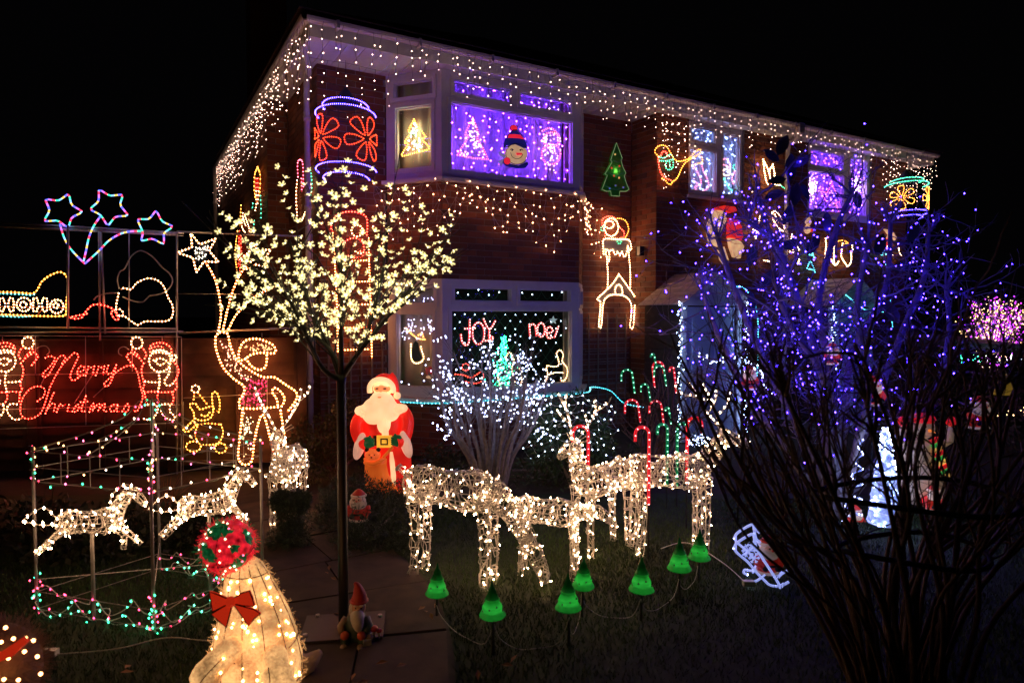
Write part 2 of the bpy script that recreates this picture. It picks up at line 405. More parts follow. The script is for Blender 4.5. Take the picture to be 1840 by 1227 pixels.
# ---- windows
def window(p0, p1, z0, z1, openings, out=.0, sill=True, th=.07, name='window'):
    """openings: (s0,s1,za,zb) glass rectangles measured along p0-p1; frame, glazing beads, panes"""
    a, b = H(*p0), H(*p1); L = (b - a).length; t = (b - a) / L; n = Vector((t.y, -t.x, 0)); up = Vector((0, 0, 1))
    def bx(mb, s0, s1, q0, q1, d0, d1, m):
        mb.add([a + t*s + up*z + n*d for s in (s0, s1) for d in (d0, d1) for z in (q0, q1)], [(0,1,3,2),(4,6,7,5),(0,4,5,1),(2,3,7,6),(0,2,6,4),(1,5,7,3)], m)
    f = MB()
    hs = [(s0 - .045, s1 + .045, za - .045, zb + .045) for s0, s1, za, zb in openings]
    for s0, s1, q0, q1 in grid_holes(0, L, z0, z1, hs): bx(f, s0, s1, q0, q1, -th, 0, M_UPVC)
    fo = f.build(name, house)
    for (s0, s1, za, zb) in openings:
        g = MB()
        for r_ in grid_holes(s0 - .045, s1 + .045, za - .045, zb + .045, [(s0, s1, za, zb)]):
            bx(g, *r_, -th + .004, .014, M_UPVC)
        for r_ in grid_holes(s0, s1, za, zb, [(s0 + .012, s1 - .012, za + .012, zb - .012)]):
            bx(g, *r_, -th + .01, -.012, M_UPVC)
        g.build('sash', fo)
        k = MB(); bx(k, s0, s1, za, zb, -.04, -.034, M_GL); k.build('pane', fo)
    if sill:
        s_ = MB(); bx(s_, -.03, L + .03, z0 - .045, z0 - .002, -.1, .07, M_UPVC); s_.build('sill', fo)
    return fo
LS = .739
for (z0, z1, tz) in ((ZB0, ZB1, 1.78), (ZB2, ZS - .003, 4.22)):
    top = z1 - .1
    for (p0, p1) in (((2.72, CM), (3.19, CB)), ((5.16, CB), (5.63, CM))):
        window(p0, p1, z0, z1, [(.13, LS - .13, z0 + .13, tz - .07), (.11, LS - .11, tz + .05, top)])
    window((3.19, CB), (5.16, CB), z0, z1, [(.12, 1.85, z0 + .10, tz - .03), (.16, .93, tz + .08, top), (1.06, 1.83, tz + .08, top)])
window((7.14, CR_ + .04), (8.31, CR_ + .04), 3.46, ZS - .003, [(.06, .60, 3.54, 4.15), (.08, .58, 4.27, 4.47), (.74, 1.10, 3.54, 4.45)], sill=True)
window((9.85, CR_ + .04), (11.63, CR_ + .04), 3.38, ZS - .003, [(.07, 1.02, 3.46, 4.12), (.10, .99, 4.22, 4.46), (1.2, 1.68, 3.46, 4.44)])
def curtain(u0, u1, c, z0, z1, m, wav=.045, fr=27, name='curtain'):
    k = MB(); n = int((u1 - u0) * 90) + 8; q = []
    for j, z in enumerate((z0, (z0+z1)/2, z1)):
        for i in range(n):
            u = u0 + (u1 - u0) * i / (n - 1); q.append(H(u, c + wav * math.sin(u * fr + .6 * math.sin(u * 9) ) + .01 * math.sin(u * 17 + j), z))
    k.add(q, [(j*n+i, j*n+i+1, (j+1)*n+i+1, (j+1)*n+i) for j in range(2) for i in range(n-1)], m)
    k.build(name, house, smooth=True)
curtain(3.22, 5.14, CB + .33, ZB2, ZS, M_NET, name='net_curtain')
M_CUR2 = cloth_mat('buff_curtain', (.5, .4, .33), .2)
def curt_seg(p0, p1, z0, z1, m, off=.16, fr=34, name='curtain'):
    a, b = H(*p0), H(*p1); L = (b - a).length; t = (b - a) / L; n = Vector((t.y, -t.x, 0)); k = MB(); N = 44; q = []
    for z in (z0, z1):
        for i in range(N):
            s_ = L * i / (N - 1); q.append(a + t*s_ - n*(off + .022 * math.sin(s_ * fr + .8*math.sin(s_*11))) + Vector((0, 0, z)))
    k.add(q, [(i, i+1, N+i+1, N+i) for i in range(N-1)], m); k.build(name, house, smooth=True)
for z0, z1 in ((ZB0, ZB1), (ZB2, ZS)):
    curt_seg((2.76, CM), (3.23, CB), z0, z1, M_CUR2); curt_seg((5.12, CB), (5.59, CM), z0, z1, M_CUR2)
curtain(7.16, 8.72, CR_ + .3, 3.4, ZS, M_NET, name='net_curtain'); curtain(9.87, 12.3, CR_ + .3, 3.35, ZS, M_NET, name='net_curtain')
# ---- gabled porches
DOORM = mat('painted_door', (.55, .62, .8), .4, noise=.08); BOARD = mat('dark_boarding', (.05, .035, .028), .8, noise=.3, nscale=12)
SHIN = mat('porch_roof_felt', (.66, .55, .5), .85, noise=.25, nscale=18, bump=.4)
def porch(u0, label_):
    uR, uE, cf, ze, zr = u0 + .68, u0 + 1.36, 6.42, 1.83, 2.28
    for i in range(9):
        z = .03 + i * .2
        b_ = MB(); b_.hbox(u0 + .12, u0 + .145 + .004 * (i % 2), cf + .06, CR_, z, z + .19, BOARD); b_.build('plank', house)
    pw = MB(); pw.hbox(u0 + .15, u0 + .18, cf + .06, CR_, 0, 1.84, BOARD); pw.hbox(uE - .16, uE - .12, cf + .06, CR_, 0, 1.84, BOARD)
    pw.hbox(u0 + .12, u0 + .2, cf + .02, cf + .06, 0, 1.9, M_UPVC); pw.hbox(uE - .2, uE - .12, cf + .02, cf + .06, 0, 1.9, M_UPVC)
    pw.hbox(u0 + .2, uE - .2, cf + .02, cf + .06, 1.82, 1.9, M_UPVC)
    pw.add([H(u0 + .1, cf + .05, 1.9), H(uE - .1, cf + .05, 1.9), H(uR, cf + .05, zr - .05)], [(0, 1, 2)], M_UPVC)
    po = pw.build('porch', house)
    dr = MB(); dr.hbox(u0 + .22, uE - .22, cf + .05, cf + .09, .02, 1.8, DOORM)
    for (x0, x1, y0, y1) in ((.32, .62, .2, .8), (.74, 1.04, .2, .8), (.32, .62, .95, 1.65), (.74, 1.04, .95, 1.65)):
        dr.hbox(u0 + x0, u0 + x1, cf + .04, cf + .05, y0, y1, DOORM)
    do = dr.build('door', po); hd = MB(); hd.blob(H(u0 + .28, cf + .02, .9), .025, M_STEEL, 1); hd.build('handle', po)
    for side, (ua, ub) in enumerate(((u0, uR), (uE, uR))):
        for i in range(6):                     # roof courses
            t0, t1 = i / 6, (i + 1.12) / 6; a_, b_ = ua + (ub - ua) * t0, ua + (ub - ua) * min(1, t1)
            za, zb = ze + (zr - ze) * t0 + .012, ze + (zr - ze) * min(1, t1)
            for j in range(4):
                c0, c1 = cf - .1 + j * .22, cf - .1 + j * .22 + .214
                if c1 > CR_ - .002: c1 = CR_ - .003
                k = MB(); q = [H(a_, c0, za), H(a_, c1, za), H(b_, c1, zb), H(b_, c0, zb)]; th = Vector((0, 0, -.014))
                k.add(q + [x + th for x in q], [(0,1,2,3) if side else (3,2,1,0), (4,5,6,7) if not side else (7,6,5,4), (0,4,5,1),(1,5,6,2),(2,6,7,3),(3,7,4,0)], SHIN)
                k.build('shingle', po)
porch(6.2, ''); porch(9.32, '')
# trellis and electric box on walls
tr = thing('trellis', H(2.0, CM - .03, 0), 'weathered wooden trellis fixed on the brick pier behind the blossom tree', 'trellis')
TW = mat('weathered_wood', (.22, .17, .13), .85, noise=.3, nscale=10)
for i in range(6):
    u = 1.98 + i * .13; t_ = MB(); t_.hbox(u, u + .02, CM - .04, CM - .02, .2, 1.4, TW); t_.build('slat', tr)
for i in range(6):
    z = .3 + i * .2; t_ = MB(); t_.hbox(1.93, 2.68, CM - .019, CM - .004, z, z + .02, TW); t_.build('slat', tr)
tr = thing('trellis', H(5.8, CM - .03, 0), 'dark square trellis on the wall under the chimney rope light', 'trellis')
for i in range(5):
    u = 5.72 + i * .17; t_ = MB(); t_.hbox(u, u + .018, CM - .035, CM - .02, .1, 1.7, TW); t_.build('slat', tr)
for i in range(10):
    z = .2 + i * .16; t_ = MB(); t_.hbox(5.68, 6.45, CM - .019, CM - .006, z, z + .018, TW); t_.build('slat', tr)
# ------------------------------------------------------------------ ground
M_SOIL = mat('dark_soil', (.035, .025, .018), .95, noise=.4, nscale=7, bump=.6)
M_LAWN = mat('lawn_turf', (.02, .035, .01), .95, noise=.4, nscale=9, bump=.5)
g = MB(); g.add([(-200, -30, -.02), (200, -30, -.02), (200, 400, -.02), (-200, 400, -.02)], [(0,1,2,3)], M_SOIL); g.build('ground', kind='structure')
PATH = cr([Vector(p) for p in ((-.62, 1.6, 0), (-.70, 2.5, 0), (-.78, 3.3, 0), (-1.05, 4.1, 0), (-1.65, 5.0, 0), (-2.4, 6.3, 0))], 6)
def pdist(x, y): return min((Vector((x, y, 0)) - p).length for p in PATH)
lw = MB(); n = 40
vv = []
for j in range(n + 1):
    for i in range(n + 1):
        x = -5 + 11 * i / n; y = 1.2 + 5.0 * j / n; vv.append((x, y, .004 + .012 * math.sin(x * 1.7) * math.cos(y * 2.1)))
lw.add(vv, [(j*(n+1)+i, j*(n+1)+i+1, (j+1)*(n+1)+i+1, (j+1)*(n+1)+i) for j in range(n) for i in range(n)], M_LAWN); lw.build('lawn', kind='structure')
M_SLAB = [mat('paving_slab_%d' % i, c, .85, noise=.55, nscale=7, bump=.5) for i, c in enumerate(((.045, .026, .017), (.037, .023, .016), (.055, .032, .021)))]
pt = MB()
def side_at(i, w): 
    t = unit(PATH[min(i+1, len(PATH)-1)] - PATH[max(i-1, 0)]); return Vector((t.y, -t.x, 0)) * w
for i in range(len(PATH) - 1):
    a0, a1 = PATH[i], PATH[i+1]; s0, s1 = side_at(i, .47), side_at(i+1, .47); zb = Vector((0, 0, .018))
    pt.add([a0 - s0 + zb, a0 + s0 + zb, a1 + s1 + zb, a1 - s1 + zb], [(0,1,2,3)], M_SOIL)
path_o = pt.build('path', kind='structure')
fine = along(PATH, .58)
for i in range(len(fine) - 1):
    t = unit(fine[i+1] - fine[i]); sd = Vector((t.y, -t.x, 0))
    ta = unit(fine[i+1] - fine[max(i-1, 0)]); tb_ = unit(fine[min(i+2, len(fine)-1)] - fine[i]); sa, sb_ = Vector((ta.y, -ta.x, 0)), Vector((tb_.y, -tb_.x, 0))
    for k in (0, 1):
        off0, off1 = (-.45, R.uniform(-.08, .08) - .006) if k == 0 else (None, .45)
        if k == 0: cut = off1 + .012
        else: off0 = cut
        e = .008; z0 = .02; z1 = .045 + R.uniform(-.003, .004)
        A = fine[i] + t*e; B = fine[i+1] - t*e
        q = [A + sa*off0, A + sa*off1, B + sb_*off1, B + sb_*off0]
        s_ = MB(); s_.add([Vector((p.x, p.y, z0)) for p in q] + [Vector((p.x, p.y, z1 + R.uniform(-.002, .002))) for p in q], [(3,2,1,0),(4,5,6,7),(0,1,5,4),(1,2,6,5),(2,3,7,6),(3,0,4,7)], M_SLAB[R.randrange(3)])
        s_.build('paving_slab', path_o)
# grass blades
def grass(n, x0, x1, y0, y1, h, col, name, ok=lambda x, y: True, parent=None):
    rg = np.random.default_rng(5); V = []; F = 0; mt = mat(name + '_blade', col, .7, noise=.75, nscale=1.6)
    X = rg.uniform(x0, x1, n); Y = rg.uniform(y0, y1, n); keep = np.array([ok(a, b) for a, b in zip(X, Y)]); X, Y = X[keep], Y[keep]; N = len(X)
    a = rg.uniform(0, 6.283, N); hh = h * rg.uniform(.5, 1.3, N); wd = .003 + .0015 * rg.random(N); ln = rg.normal(0, .35, (N, 2)) * hh[:, None]
    dx, dy = np.cos(a) * wd, np.sin(a) * wd
    v = np.zeros((N, 3, 3)); v[:, 0] = np.stack([X - dx, Y - dy, np.full(N, .0)], 1); v[:, 1] = np.stack([X + dx, Y + dy, np.full(N, .0)], 1); v[:, 2] = np.stack([X + ln[:, 0], Y + ln[:, 1], hh], 1)
    me = bpy.data.meshes.new(name); me.vertices.add(3 * N); me.vertices.foreach_set('co', v.ravel()); me.loops.add(3 * N); me.loops.foreach_set('vertex_index', np.arange(3 * N, dtype=np.int32))
    me.polygons.add(N); me.polygons.foreach_set('loop_start', np.arange(0, 3 * N, 3, dtype=np.int32)); me.polygons.foreach_set('loop_total', np.full(N, 3, dtype=np.int32)); me.update(); me.materials.append(mt)
    o = bpy.data.objects.new(name, me); COL.objects.link(o); o['kind'] = 'stuff'; return o
tag(grass(120000, -3.6, 4.6, 2.0, 6.0, .035, (.042, .085, .018), 'grass', lambda x, y: pdist(x, y) > .48), 'short damp lawn grass lit at its edge by the deer', 'grass')
# ------------------------------------------------------------------ fence
FW = [mat('fence_board_%d' % i, c, .8, noise=.35, nscale=7, bump=.3) for i, c in enumerate(((.07, .027, .013), (.055, .021, .011), (.08, .033, .017)))]
f0, f1 = Vector((-6.4, 6.75, 0)), Vector((-2.33, 7.35, 0)); ft = unit(f1 - f0); fn = Vector((ft.y, -ft.x, 0)); FL = (f1 - f0).length; npan = 3
fence = thing('timber_fence', f0, 'brown lapped timber fence behind the rope light signs', 'fence')
for p_ in range(npan):
    s0, s1 = FL * p_ / npan + .05, FL * (p_ + 1) / npan - .05
    for i in range(11):
        z = .06 + i * .122; tl = Matrix.Rotation(math.atan2(ft.y, ft.x), 3, 'Z') @ Matrix.Rotation(-.12, 3, 'X')
        c = f0 + ft * ((s0 + s1) / 2) + Vector((0, 0, z + .07)) + fn * R.uniform(-.002, .002)
        b = MB(); b.box(c, (s1 - s0, .012, .14 + R.uniform(-.004, .004)), FW[R.randrange(3)], tl); b.build('slat', fence)
    for s_ in (s0 + .02, (s0 + s1) / 2, s1 - .02):
        b = MB(); b.box(f0 + ft * s_ + fn * .03 + Vector((0, 0, .73)), (.035, .02, 1.36), FW[1], Matrix.Rotation(math.atan2(ft.y, ft.x), 3, 'Z')); b.build('batten', fence)
    b = MB(); b.box(f0 + ft * ((s0 + s1) / 2) + Vector((0, 0, 1.43)), (s1 - s0, .06, .02), FW[0], Matrix.Rotation(math.atan2(ft.y, ft.x), 3, 'Z')); b.build('rail', fence)
for k in range(npan + 1):
    b = MB(); b.box(f0 + ft * (FL * k / npan) + Vector((0, 0, .74)), (.09, .09, 1.48), FW[2], Matrix.Rotation(math.atan2(ft.y, ft.x), 3, 'Z')); b.build('post', fence)
# ------------------------------------------------------------------ light strings on the house
ICE = (1., .58, .43); M_ICE = glow(ICE, 20); M_ICEW = mat('bulb_wire', (.10, .07, .06), .6, noise=.1)
def icicles(name, base, dirf, L, zf, label, parent_loc, lo=.12, hi=.6, step=.125, off=None, br=.006, group=None, m=M_ICE):
    t = thing(name, parent_loc, label, 'icicle lights', group=group); wv = MB(); bv = MB(); s = 0.
    main = []
    while s < L:
        p = base + dirf * s; p = Vector((p.x, p.y, zf(s))); main.append(p + Vector((0, 0, R.uniform(-.01, .01))))
        d = R.uniform(lo, hi); sw = R.uniform(-.05, .05); pts = [p]; z = 0.
        j = CU * R.uniform(-.03, .03) + CV * R.uniform(-.02, .02)
        while z < d:
            z += R.uniform(.07, .15); j = j + CU * R.uniform(-.02, .02)
            pts.append(p + j + Vector((0, 0, -z)) + dirf * sw * z); bv.blob(pts[-1] + dirf * R.uniform(-.012, .012), br * R.uniform(.6, 1.15), m, -1)
        wv.tube(pts, .0019, M_ICEW, 3, caps=False); s += step * R.uniform(.7, 1.3)
    wv.tube(main, .002, M_ICEW, 3); wo = wv.build('wire', t); bv.build('bulb', wo, kind='stuff'); return t
EG = 6.865
icicles('icicle_lights', H(1.62, EG), CU, 5.1, lambda s: 4.66, 'warm white icicle lights hanging from the front gutter above the bay window', H(1.62, EG, 4.66), .12, .5)
icicles('icicle_lights', H(6.75, EG), CU, 6.5, lambda s: 4.66, 'warm white icicle lights along the front gutter above the two plain windows', H(6.75, EG, 4.66), .1, .42)
icicles('icicle_lights', H(6.5, 7.1), Vector((0, 0, 0)) + CU, .75, lambda s: 4.5, 'thick bunch of icicle lights where the brickwork steps forward', H(6.5, 7.1, 4.5), .25, 1.0, .08)
icicles('icicle_lights', H(11.75, 7.0), CU, 1.5, lambda s: 4.52, 'icicle lights dangling under the far end of the eaves', H(11.75, 7.0, 4.5), .3, .85, .07)
icicles('icicle_lights', H(1.57, 6.9), CV, 8.0, lambda s: 4.66, 'dense icicle lights running back along the side eaves', H(1.57, 6.9, 4.66), .15, .75, .08)
icicles('icicle_lights', H(1.75, 7.45), CU, .95, lambda s: 4.5, 'sparse icicle lights on the brick pier above the blue and red bauble', H(1.75, 7.45, 4.5), .2, .55, .16)
# net drape under the first-floor bay sill
drp = thing('net_lights', H(2.6, CM - .1, 3.25), 'warm net lights draped under the sill of the upper bay window', 'net lights')
path = [H(2.55, CM - .05), H(2.68, CM - .06), H(3.16, CB - .07), H(5.20, CB - .07), H(5.70, CM - .07), H(5.95, CM - .05)]
pl = along(path, .105); wv = MB(); bv = MB(); prev = None; MD = glow((1., .38, .17), 38)
for row in range(5):
    cur = []
    for i, p in enumerate(pl):
        edge = math.sin(i * .9) * .05 + math.sin(i * .37) * .06
        z = 3.245 - row * (.115 + edge * .6) - (.04 if (i + row) % 2 else 0) + R.uniform(-.04, .04)
        cur.append(Vector((p.x, p.y + R.uniform(-.015, .0), z)) + CU * R.uniform(-.04, .04))
    for i in range(len(cur)):
        if row == 0: 
            if i: wv.tube(cr([cur[i-1], (cur[i-1] + cur[i]) / 2 - Vector((0, 0, .02)), cur[i]], 3), .0022, M_CLEAR, 3, caps=False)
        else:
            j = i + (1 if (i + row) % 2 else -1)
            for a in ({i, max(0, min(len(cur)-1, j))} if R.random() < .7 else {i}):
                m_ = (prev[a] + cur[i]) / 2 + CU * R.uniform(-.02, .02); wv.tube(cr([prev[a], m_, cur[i]], 3), .0018, M_CLEAR, 3, caps=False)
        if R.random() < .86: bv.blob(cur[i] + Vector((0, -.01, -.01)), .0075 * R.uniform(.6, 1.1), MD, -1)
    prev = cur
wo = wv.build('wire', drp); bv.build('bulb', wo, kind='stuff')
# cyan strip under the ground-floor sill
cy = thing('rope_light', H(2.7, CM - .1, .66), 'turquoise rope light along the ground floor sill, trailing down to the right', 'rope light')
c_ = [H(2.62, CM-.08, .665), H(3.14, CB-.09, .665), H(4.2, CB-.09, .66), H(5.19, CB-.09, .665), H(5.5, CM-.4, .70), H(5.9, CM-.3, .62), H(6.15, CM-.35, .42), H(6.5, CM-.6, .36)]
q = cr(c_, 8); a = MB(); b = MB(); a.tube(q, .007, glow((.0, .5, .6), 1.2), 6)
for p in along(q, .045): b.blob(p, .009, glow((.35, .9, 1.), 14), -1)
ao = a.build('tube', cy, smooth=True); b.build('bulb', ao, kind='stuff')
# porch light strings
for (u0, lb) in ((6.2, 'white led string hanging down the corner of the near porch'), (7.45, 'white led string down the far edge of the near porch'), (9.4, 'white led string down the corner of the far porch')):
    t = thing('light_string', H(u0, 6.36, 0), lb, 'light string'); a = MB(); b = MB(); pts = []
    for i in range(46):
        z = 1.86 - i * .04; pts.append(H(u0 + R.uniform(-.035, .035), 6.36 + R.uniform(-.02, .02), z))
    a.tube(pts, .002, M_WCAB, 3)
    for p in pts: b.blob(p + Vector((R.uniform(-.02, .02), 0, 0)), .0085, glow((.35, .52, 1.), 60), -1)
    ao = a.build('wire', t); b.build('bulb', ao, kind='stuff')
# ------------------------------------------------------------------ things in the windows
def scatter_net(name, label, cat, fn, n, col, st, br=.006, base=None, links=True):
    t = thing(name, base, label, cat); a = MB(); b = MB(); m = glow(col, st); last = None
    for i in range(n):
        p = fn(i); b.blob(p, br, m, -1)
        if last is not None and links and (p - last).length < .3: a.tube([last, (p + last)/2 - Vector((0, 0, .02)), p], .0012, M_CLEAR, 3, caps=False)
        last = p
    ao = a.build('wire', t)
    b.build('bulb', ao or t, kind='stuff'); return t
VIO = (.16, .06, 1.)
def netpos(u0, u1, c, z0, z1, cols, rows, j=.03):
    def f(i):
        k = i % cols; r_ = (i // cols) % rows
        return H(u0 + (u1-u0) * (k + .5) / cols + R.uniform(-j, j), c + R.uniform(-.04, .04), z0 + (z1-z0) * (r_ + .5) / rows + R.uniform(-j, j))
    return f
scatter_net('curtain_lights', 'violet led curtain lights filling the big upper bay window', 'curtain lights', netpos(3.25, 5.1, CB + .17, ZB2 + .03, 4.5, 15, 11, .05), 165, (.15, .02, 1.), 420, .0062, H(4.2, CB + .2, ZB2), False)
scatter_net('curtain_lights', 'pale blue led curtain lights in the window beside the robin', 'curtain lights', netpos(7.18, 8.55, CR_ + .2, 3.48, 4.5, 14, 11, .04), 154, (.22, .32, 1.), 110, .0065, H(7.7, CR_ + .2, 3.46), False)
scatter_net('curtain_lights', 'violet led curtain lights in the far upstairs window', 'curtain lights', netpos(9.9, 12.1, CR_ + .2, 3.4, 4.5, 20, 11, .05), 220, (.15, .02, 1.), 260, .0075, H(10.7, CR_ + .2, 3.38), False)
c2 = Z(680, 100, 3.834, lambda x, y: FC(x, y, CB + .12))
t = thing('rope_light_tree', c2(650, 700), 'white lit outline of a tree left of the snowman face in the upper bay', 'window light')
rope(t, [([(650, 430), (600, 540), (620, 560), (570, 640), (545, 685)], False), ([(650, 430), (690, 540), (680, 570), (720, 640), (755, 715)], False), ([(545, 685), (640, 705), (755, 715)], False)], c2, 'pink', step=.03, br=.007)
bm2 = MB()
for k in range(60):
    x, y = R.uniform(-1, 1), R.random(); p = c2(650 + x * 100 * y, 430 + 270 * y); bm2.blob(p, .007, glow((1., .5, .9), 14), -1)
bm2.build('bulb', t, kind='stuff')
t = thing('rope_light_snowman', c2(1180, 780), 'pinkish lit snowman outline right of the snowman face in the upper bay', 'window light')
rope(t, [(ell(1190, 580, 55, 50), True), (ell(1190, 680, 65, 70), True), ([(1130, 520), (1190, 500), (1250, 560)], False)], c2, 'pink', step=.03, br=.007)
bm2 = MB()
for k in range(60): p = c2(1185 + R.gauss(0, 35), 630 + R.gauss(0, 70)); bm2.blob(p, .007, glow((1., .5, .9), 14), -1)
bm2.build('bulb', t, kind='stuff')
# tree of lights in the left pane of the upper bay
def SPL(px, py, off): # plane of the left splay
    a, b = H(2.72, CM), H(3.19, CB); tt = unit(b - a); n = Vector((-tt.y, tt.x, 0)); r = ray(px, py); o = Vector((0, 0, EYE)); return o + r * ((a + n * off - o).dot(n) / r.dot(n))
c2s = Z(680, 100, 3.834, lambda x, y: SPL(x, y, .10))
t = thing('rope_light_tree', c2s(250, 700), 'golden lit tree hanging in the narrow left pane of the upper bay', 'window light')
rope(t, [([(245, 440), (205, 520), (225, 530), (180, 600), (205, 610), (160, 690), (250, 670), (350, 640), (300, 580), (325, 560), (270, 490), (245, 440)], False)], c2s, 'yellow', step=.028, br=.008)
bm2 = MB()
for k in range(46):
    y = R.random(); p = c2s(250 + R.uniform(-1, 1) * 80 * y, 460 + 210 * y); bm2.blob(p, .007, glow(R.choice(((1., .6, .25), (1., .7, .4), (1., .35, .15), (.2, 1., .6))), 85), -1)
bm2.build('bulb', t, kind='stuff')
# snowman face panel
t = thing('snowman_plaque', c2(940, 780), 'flat lit snowman face in a blue and red striped hat in the upper bay window', 'window light')
off = unit(H(0, -1)) * .012
def plate(parent, name, fnm, pts, m, lift, th=.010):
    b = MB(); q = [fnm(*p) + unit(H(0, -1)) * lift for p in pts]; b.plate(q, unit(H(0, 1)) * th, m); return b.build(name, parent)
SW = plastic('lit_cream_plastic', (1., .60, .33), .48); SB = plastic('lit_navy_plastic', (.02, .02, .25), .35); SR = plastic('lit_red_plastic', (1., .02, .05), .8); BK = mat('black_outline', (.01, .01, .01), .5, noise=.1); SGR = plastic('lit_grey_plastic', (.35, .25, .5), .5)
plate(t, 'head', c2, ell(950, 680, 78, 72, 22), SW, 0)
plate(t, 'hat', c2, [(862, 610), (870, 575), (900, 540), (925, 515), (950, 520), (985, 555), (1015, 600), (1020, 640), (1000, 640), (940, 612), (880, 622), (866, 636)], SB, .012)
plate(t, 'hat_stripe', c2, [(888, 570), (895, 548), (930, 545), (970, 550), (1000, 580), (960, 572), (920, 570)], SR, .024)
plate(t, 'pompom', c2, ell(927, 502, 26, 20, 14), SR, .012)
plate(t, 'scarf', c2, [(860, 715), (900, 745), (960, 760), (1020, 735), (1032, 750), (1010, 775), (950, 780), (880, 765), (850, 740)], SB, .013)
plate(t, 'scarf_knot', c2, ell(880, 730, 22, 24, 14), SR, .026)
plate(t, 'scarf_end', c2, [(820, 675), (840, 660), (875, 695), (862, 712)], SGR, .013); plate(t, 'scarf_end', c2, [(820, 730), (858, 712), (860, 745), (836, 762)], SGR, .013)
plate(t, 'nose', c2, [(945, 672), (985, 675), (985, 686), (950, 688)], SR, .02)
ol = MB(); lf = lambda x, y: c2(x, y) + unit(H(0, -1)) * .022
for pts, cl in ((ell(950, 680, 78, 72, 20), True), ([(862, 610), (870, 575), (900, 540), (925, 515), (950, 520), (985, 555), (1015, 600), (1020, 640), (940, 612), (866, 636)], True), (ell(927, 502, 26, 20, 12), True), (ell(880, 730, 22, 24, 12), True), ([(905, 670), (915, 700), (945, 715), (975, 705), (990, 680)], False), ([(900, 655), (912, 645), (925, 655)], False), ([(965, 655), (978, 648), (990, 658)], False), ([(860, 720), (900, 750), (960, 765), (1025, 740)], False)):
    ol.tube(cr([lf(*p) for p in pts], 3, cl), .004, BK, 4, cl)
for x in (915, 973): ol.blob(lf(x, 655), .011, BK, 1)
ol.build('outline', t)
# ground floor bay: JOY, noel, net, green tree, reindeer
c8 = Z(690, 540, 4.842, lambda x, y: FC(x, y, CB + .10))
def cnet(i):
    k = i % 12; r_ = i // 12
    return c8(615 + k * 88 + (44 if r_ % 2 else 0), 120 + r_ * 62 + R.uniform(-6, 6))
t = thing('net_lights', c8(1100, 700), 'cool white net lights behind the glass of the lower bay window', 'net lights'); a = MB(); b = MB(); MN = glow((.6, .75, 1.), 20); M_GCAB = mat('green_cable', (.12, .42, .26), .5, noise=.1)
for r_ in range(10):
    for k in range(12):
        p = cnet(r_ * 12 + k) 
        if R.random() < .5: b.blob(p, .006, MN, -1)
        if r_:
            for dk in ((0, 1) if r_ % 2 == 0 else (0, 1)):
                kk = k - dk + (1 if r_ % 2 else 0)
                if 0 <= kk < 12: qq = cnet((r_ - 1) * 12 + kk); a.tube([qq, p], .0016, M_GCAB, 3, caps=False)
for j, (x0, x1) in enumerate(((817, 910), (933, 1022))):
    for k in range(5):
        p = FC(x0 + (x1-x0)*(k+.3)/5, 526 + 5 * math.sin(k*2.4), CB + .1); b.blob(p, .008, MN, -1)
        a.tube(cr([FC(x0 + (x1-x0)*(k-.7)/5, 526, CB + .1), FC(x0 + (x1-x0)*(k-.2)/5, 538, CB + .1), p], 3), .0016, M_GCAB, 3)
ao = a.build('wire', t); b.build('bulb', ao, kind='stuff')
RED2 = glow((1., .05, .06), 1.1)
def letters(label, strokes, mp, r=.012):
    t = thing('letter_lights', mp(*strokes[0][0]), label, 'letter lights')
    for st in strokes:
        a = MB(); b = MB(); q = cr([mp(*p) for p in st], 4) if len(st) > 2 else [mp(*p) for p in st]
        a.tube(q, r, RED2, 6)
        for p in along(q, .035): b.blob(p - unit(H(0, 1)) * r * .9, .0075, glow((1., .55, .5), 9), -1)
        ao = a.build('letter_stroke', t, smooth=True); b.build('bulb', ao, kind='stuff')
letters('red lit word JOY hung in the lower bay window', [[(745, 165), (742, 280), (735, 370), (705, 388), (675, 350), (668, 290)], [(700, 245), (790, 240)], ell(820, 285, 52, 95, 14, -90, 262), [(865, 160), (915, 250), (970, 172)], [(915, 250), (915, 355)], [(880, 350), (915, 345), (950, 325), (905, 300)]], c8)
letters('red lit word noel hung in the lower bay window', [[(1262, 205), (1270, 310)], [(1262, 225), (1290, 205), (1315, 225), (1325, 310)], ell(1365, 255, 33, 60, 12, -90, 262), [(1415, 285), (1465, 270), (1450, 232), (1420, 240), (1412, 290), (1430, 328), (1460, 318)], [(1515, 225), (1498, 280), (1480, 325)]], c8)
st = thing('star_light', c8(1475, 180), 'small pale star with a wire tail above the word noel', 'star light'); b = MB()
pts = [c8(1475 + 38 * (1 if i % 2 == 0 else .42) * math.sin(i * math.pi / 5), 172 - 38 * (1 if i % 2 == 0 else .42) * math.cos(i * math.pi / 5)) for i in range(10)]
b.plate(pts, unit(H(0, 1)) * .008, plastic('lit_silver', (.6, .8, .75), .4)); b.tube(cr([c8(1390, 215), c8(1420, 180), c8(1460, 172)], 4), .003, M_CLEAR, 4); b.build('star', st)
scatter_net('rope_light_tree', 'green led tree standing in the middle of the lower bay window', 'window light', lambda i: c8(1040 + R.gauss(0, .5) * (30 + 110 * (i / 170)), 310 + 450 * (i / 170)) , 170, (.02, 1., .36), 32, .007, c8(1040, 760), False)
t = thing('rope_light_reindeer', c8(1500, 700), 'small cream lit reindeer at the right end of the lower bay window', 'window light')
rope(t, [[(1405, 700), (1425, 640), (1415, 570), (1480, 575), (1520, 560), (1515, 500), (1500, 460), (1530, 430), (1560, 470), (1550, 530), (1590, 580), (1595, 640), (1570, 695), (1530, 690)], [(1440, 640), (1500, 625), (1570, 630)]], c8, 'cream', step=.03, br=.007, r=.005)
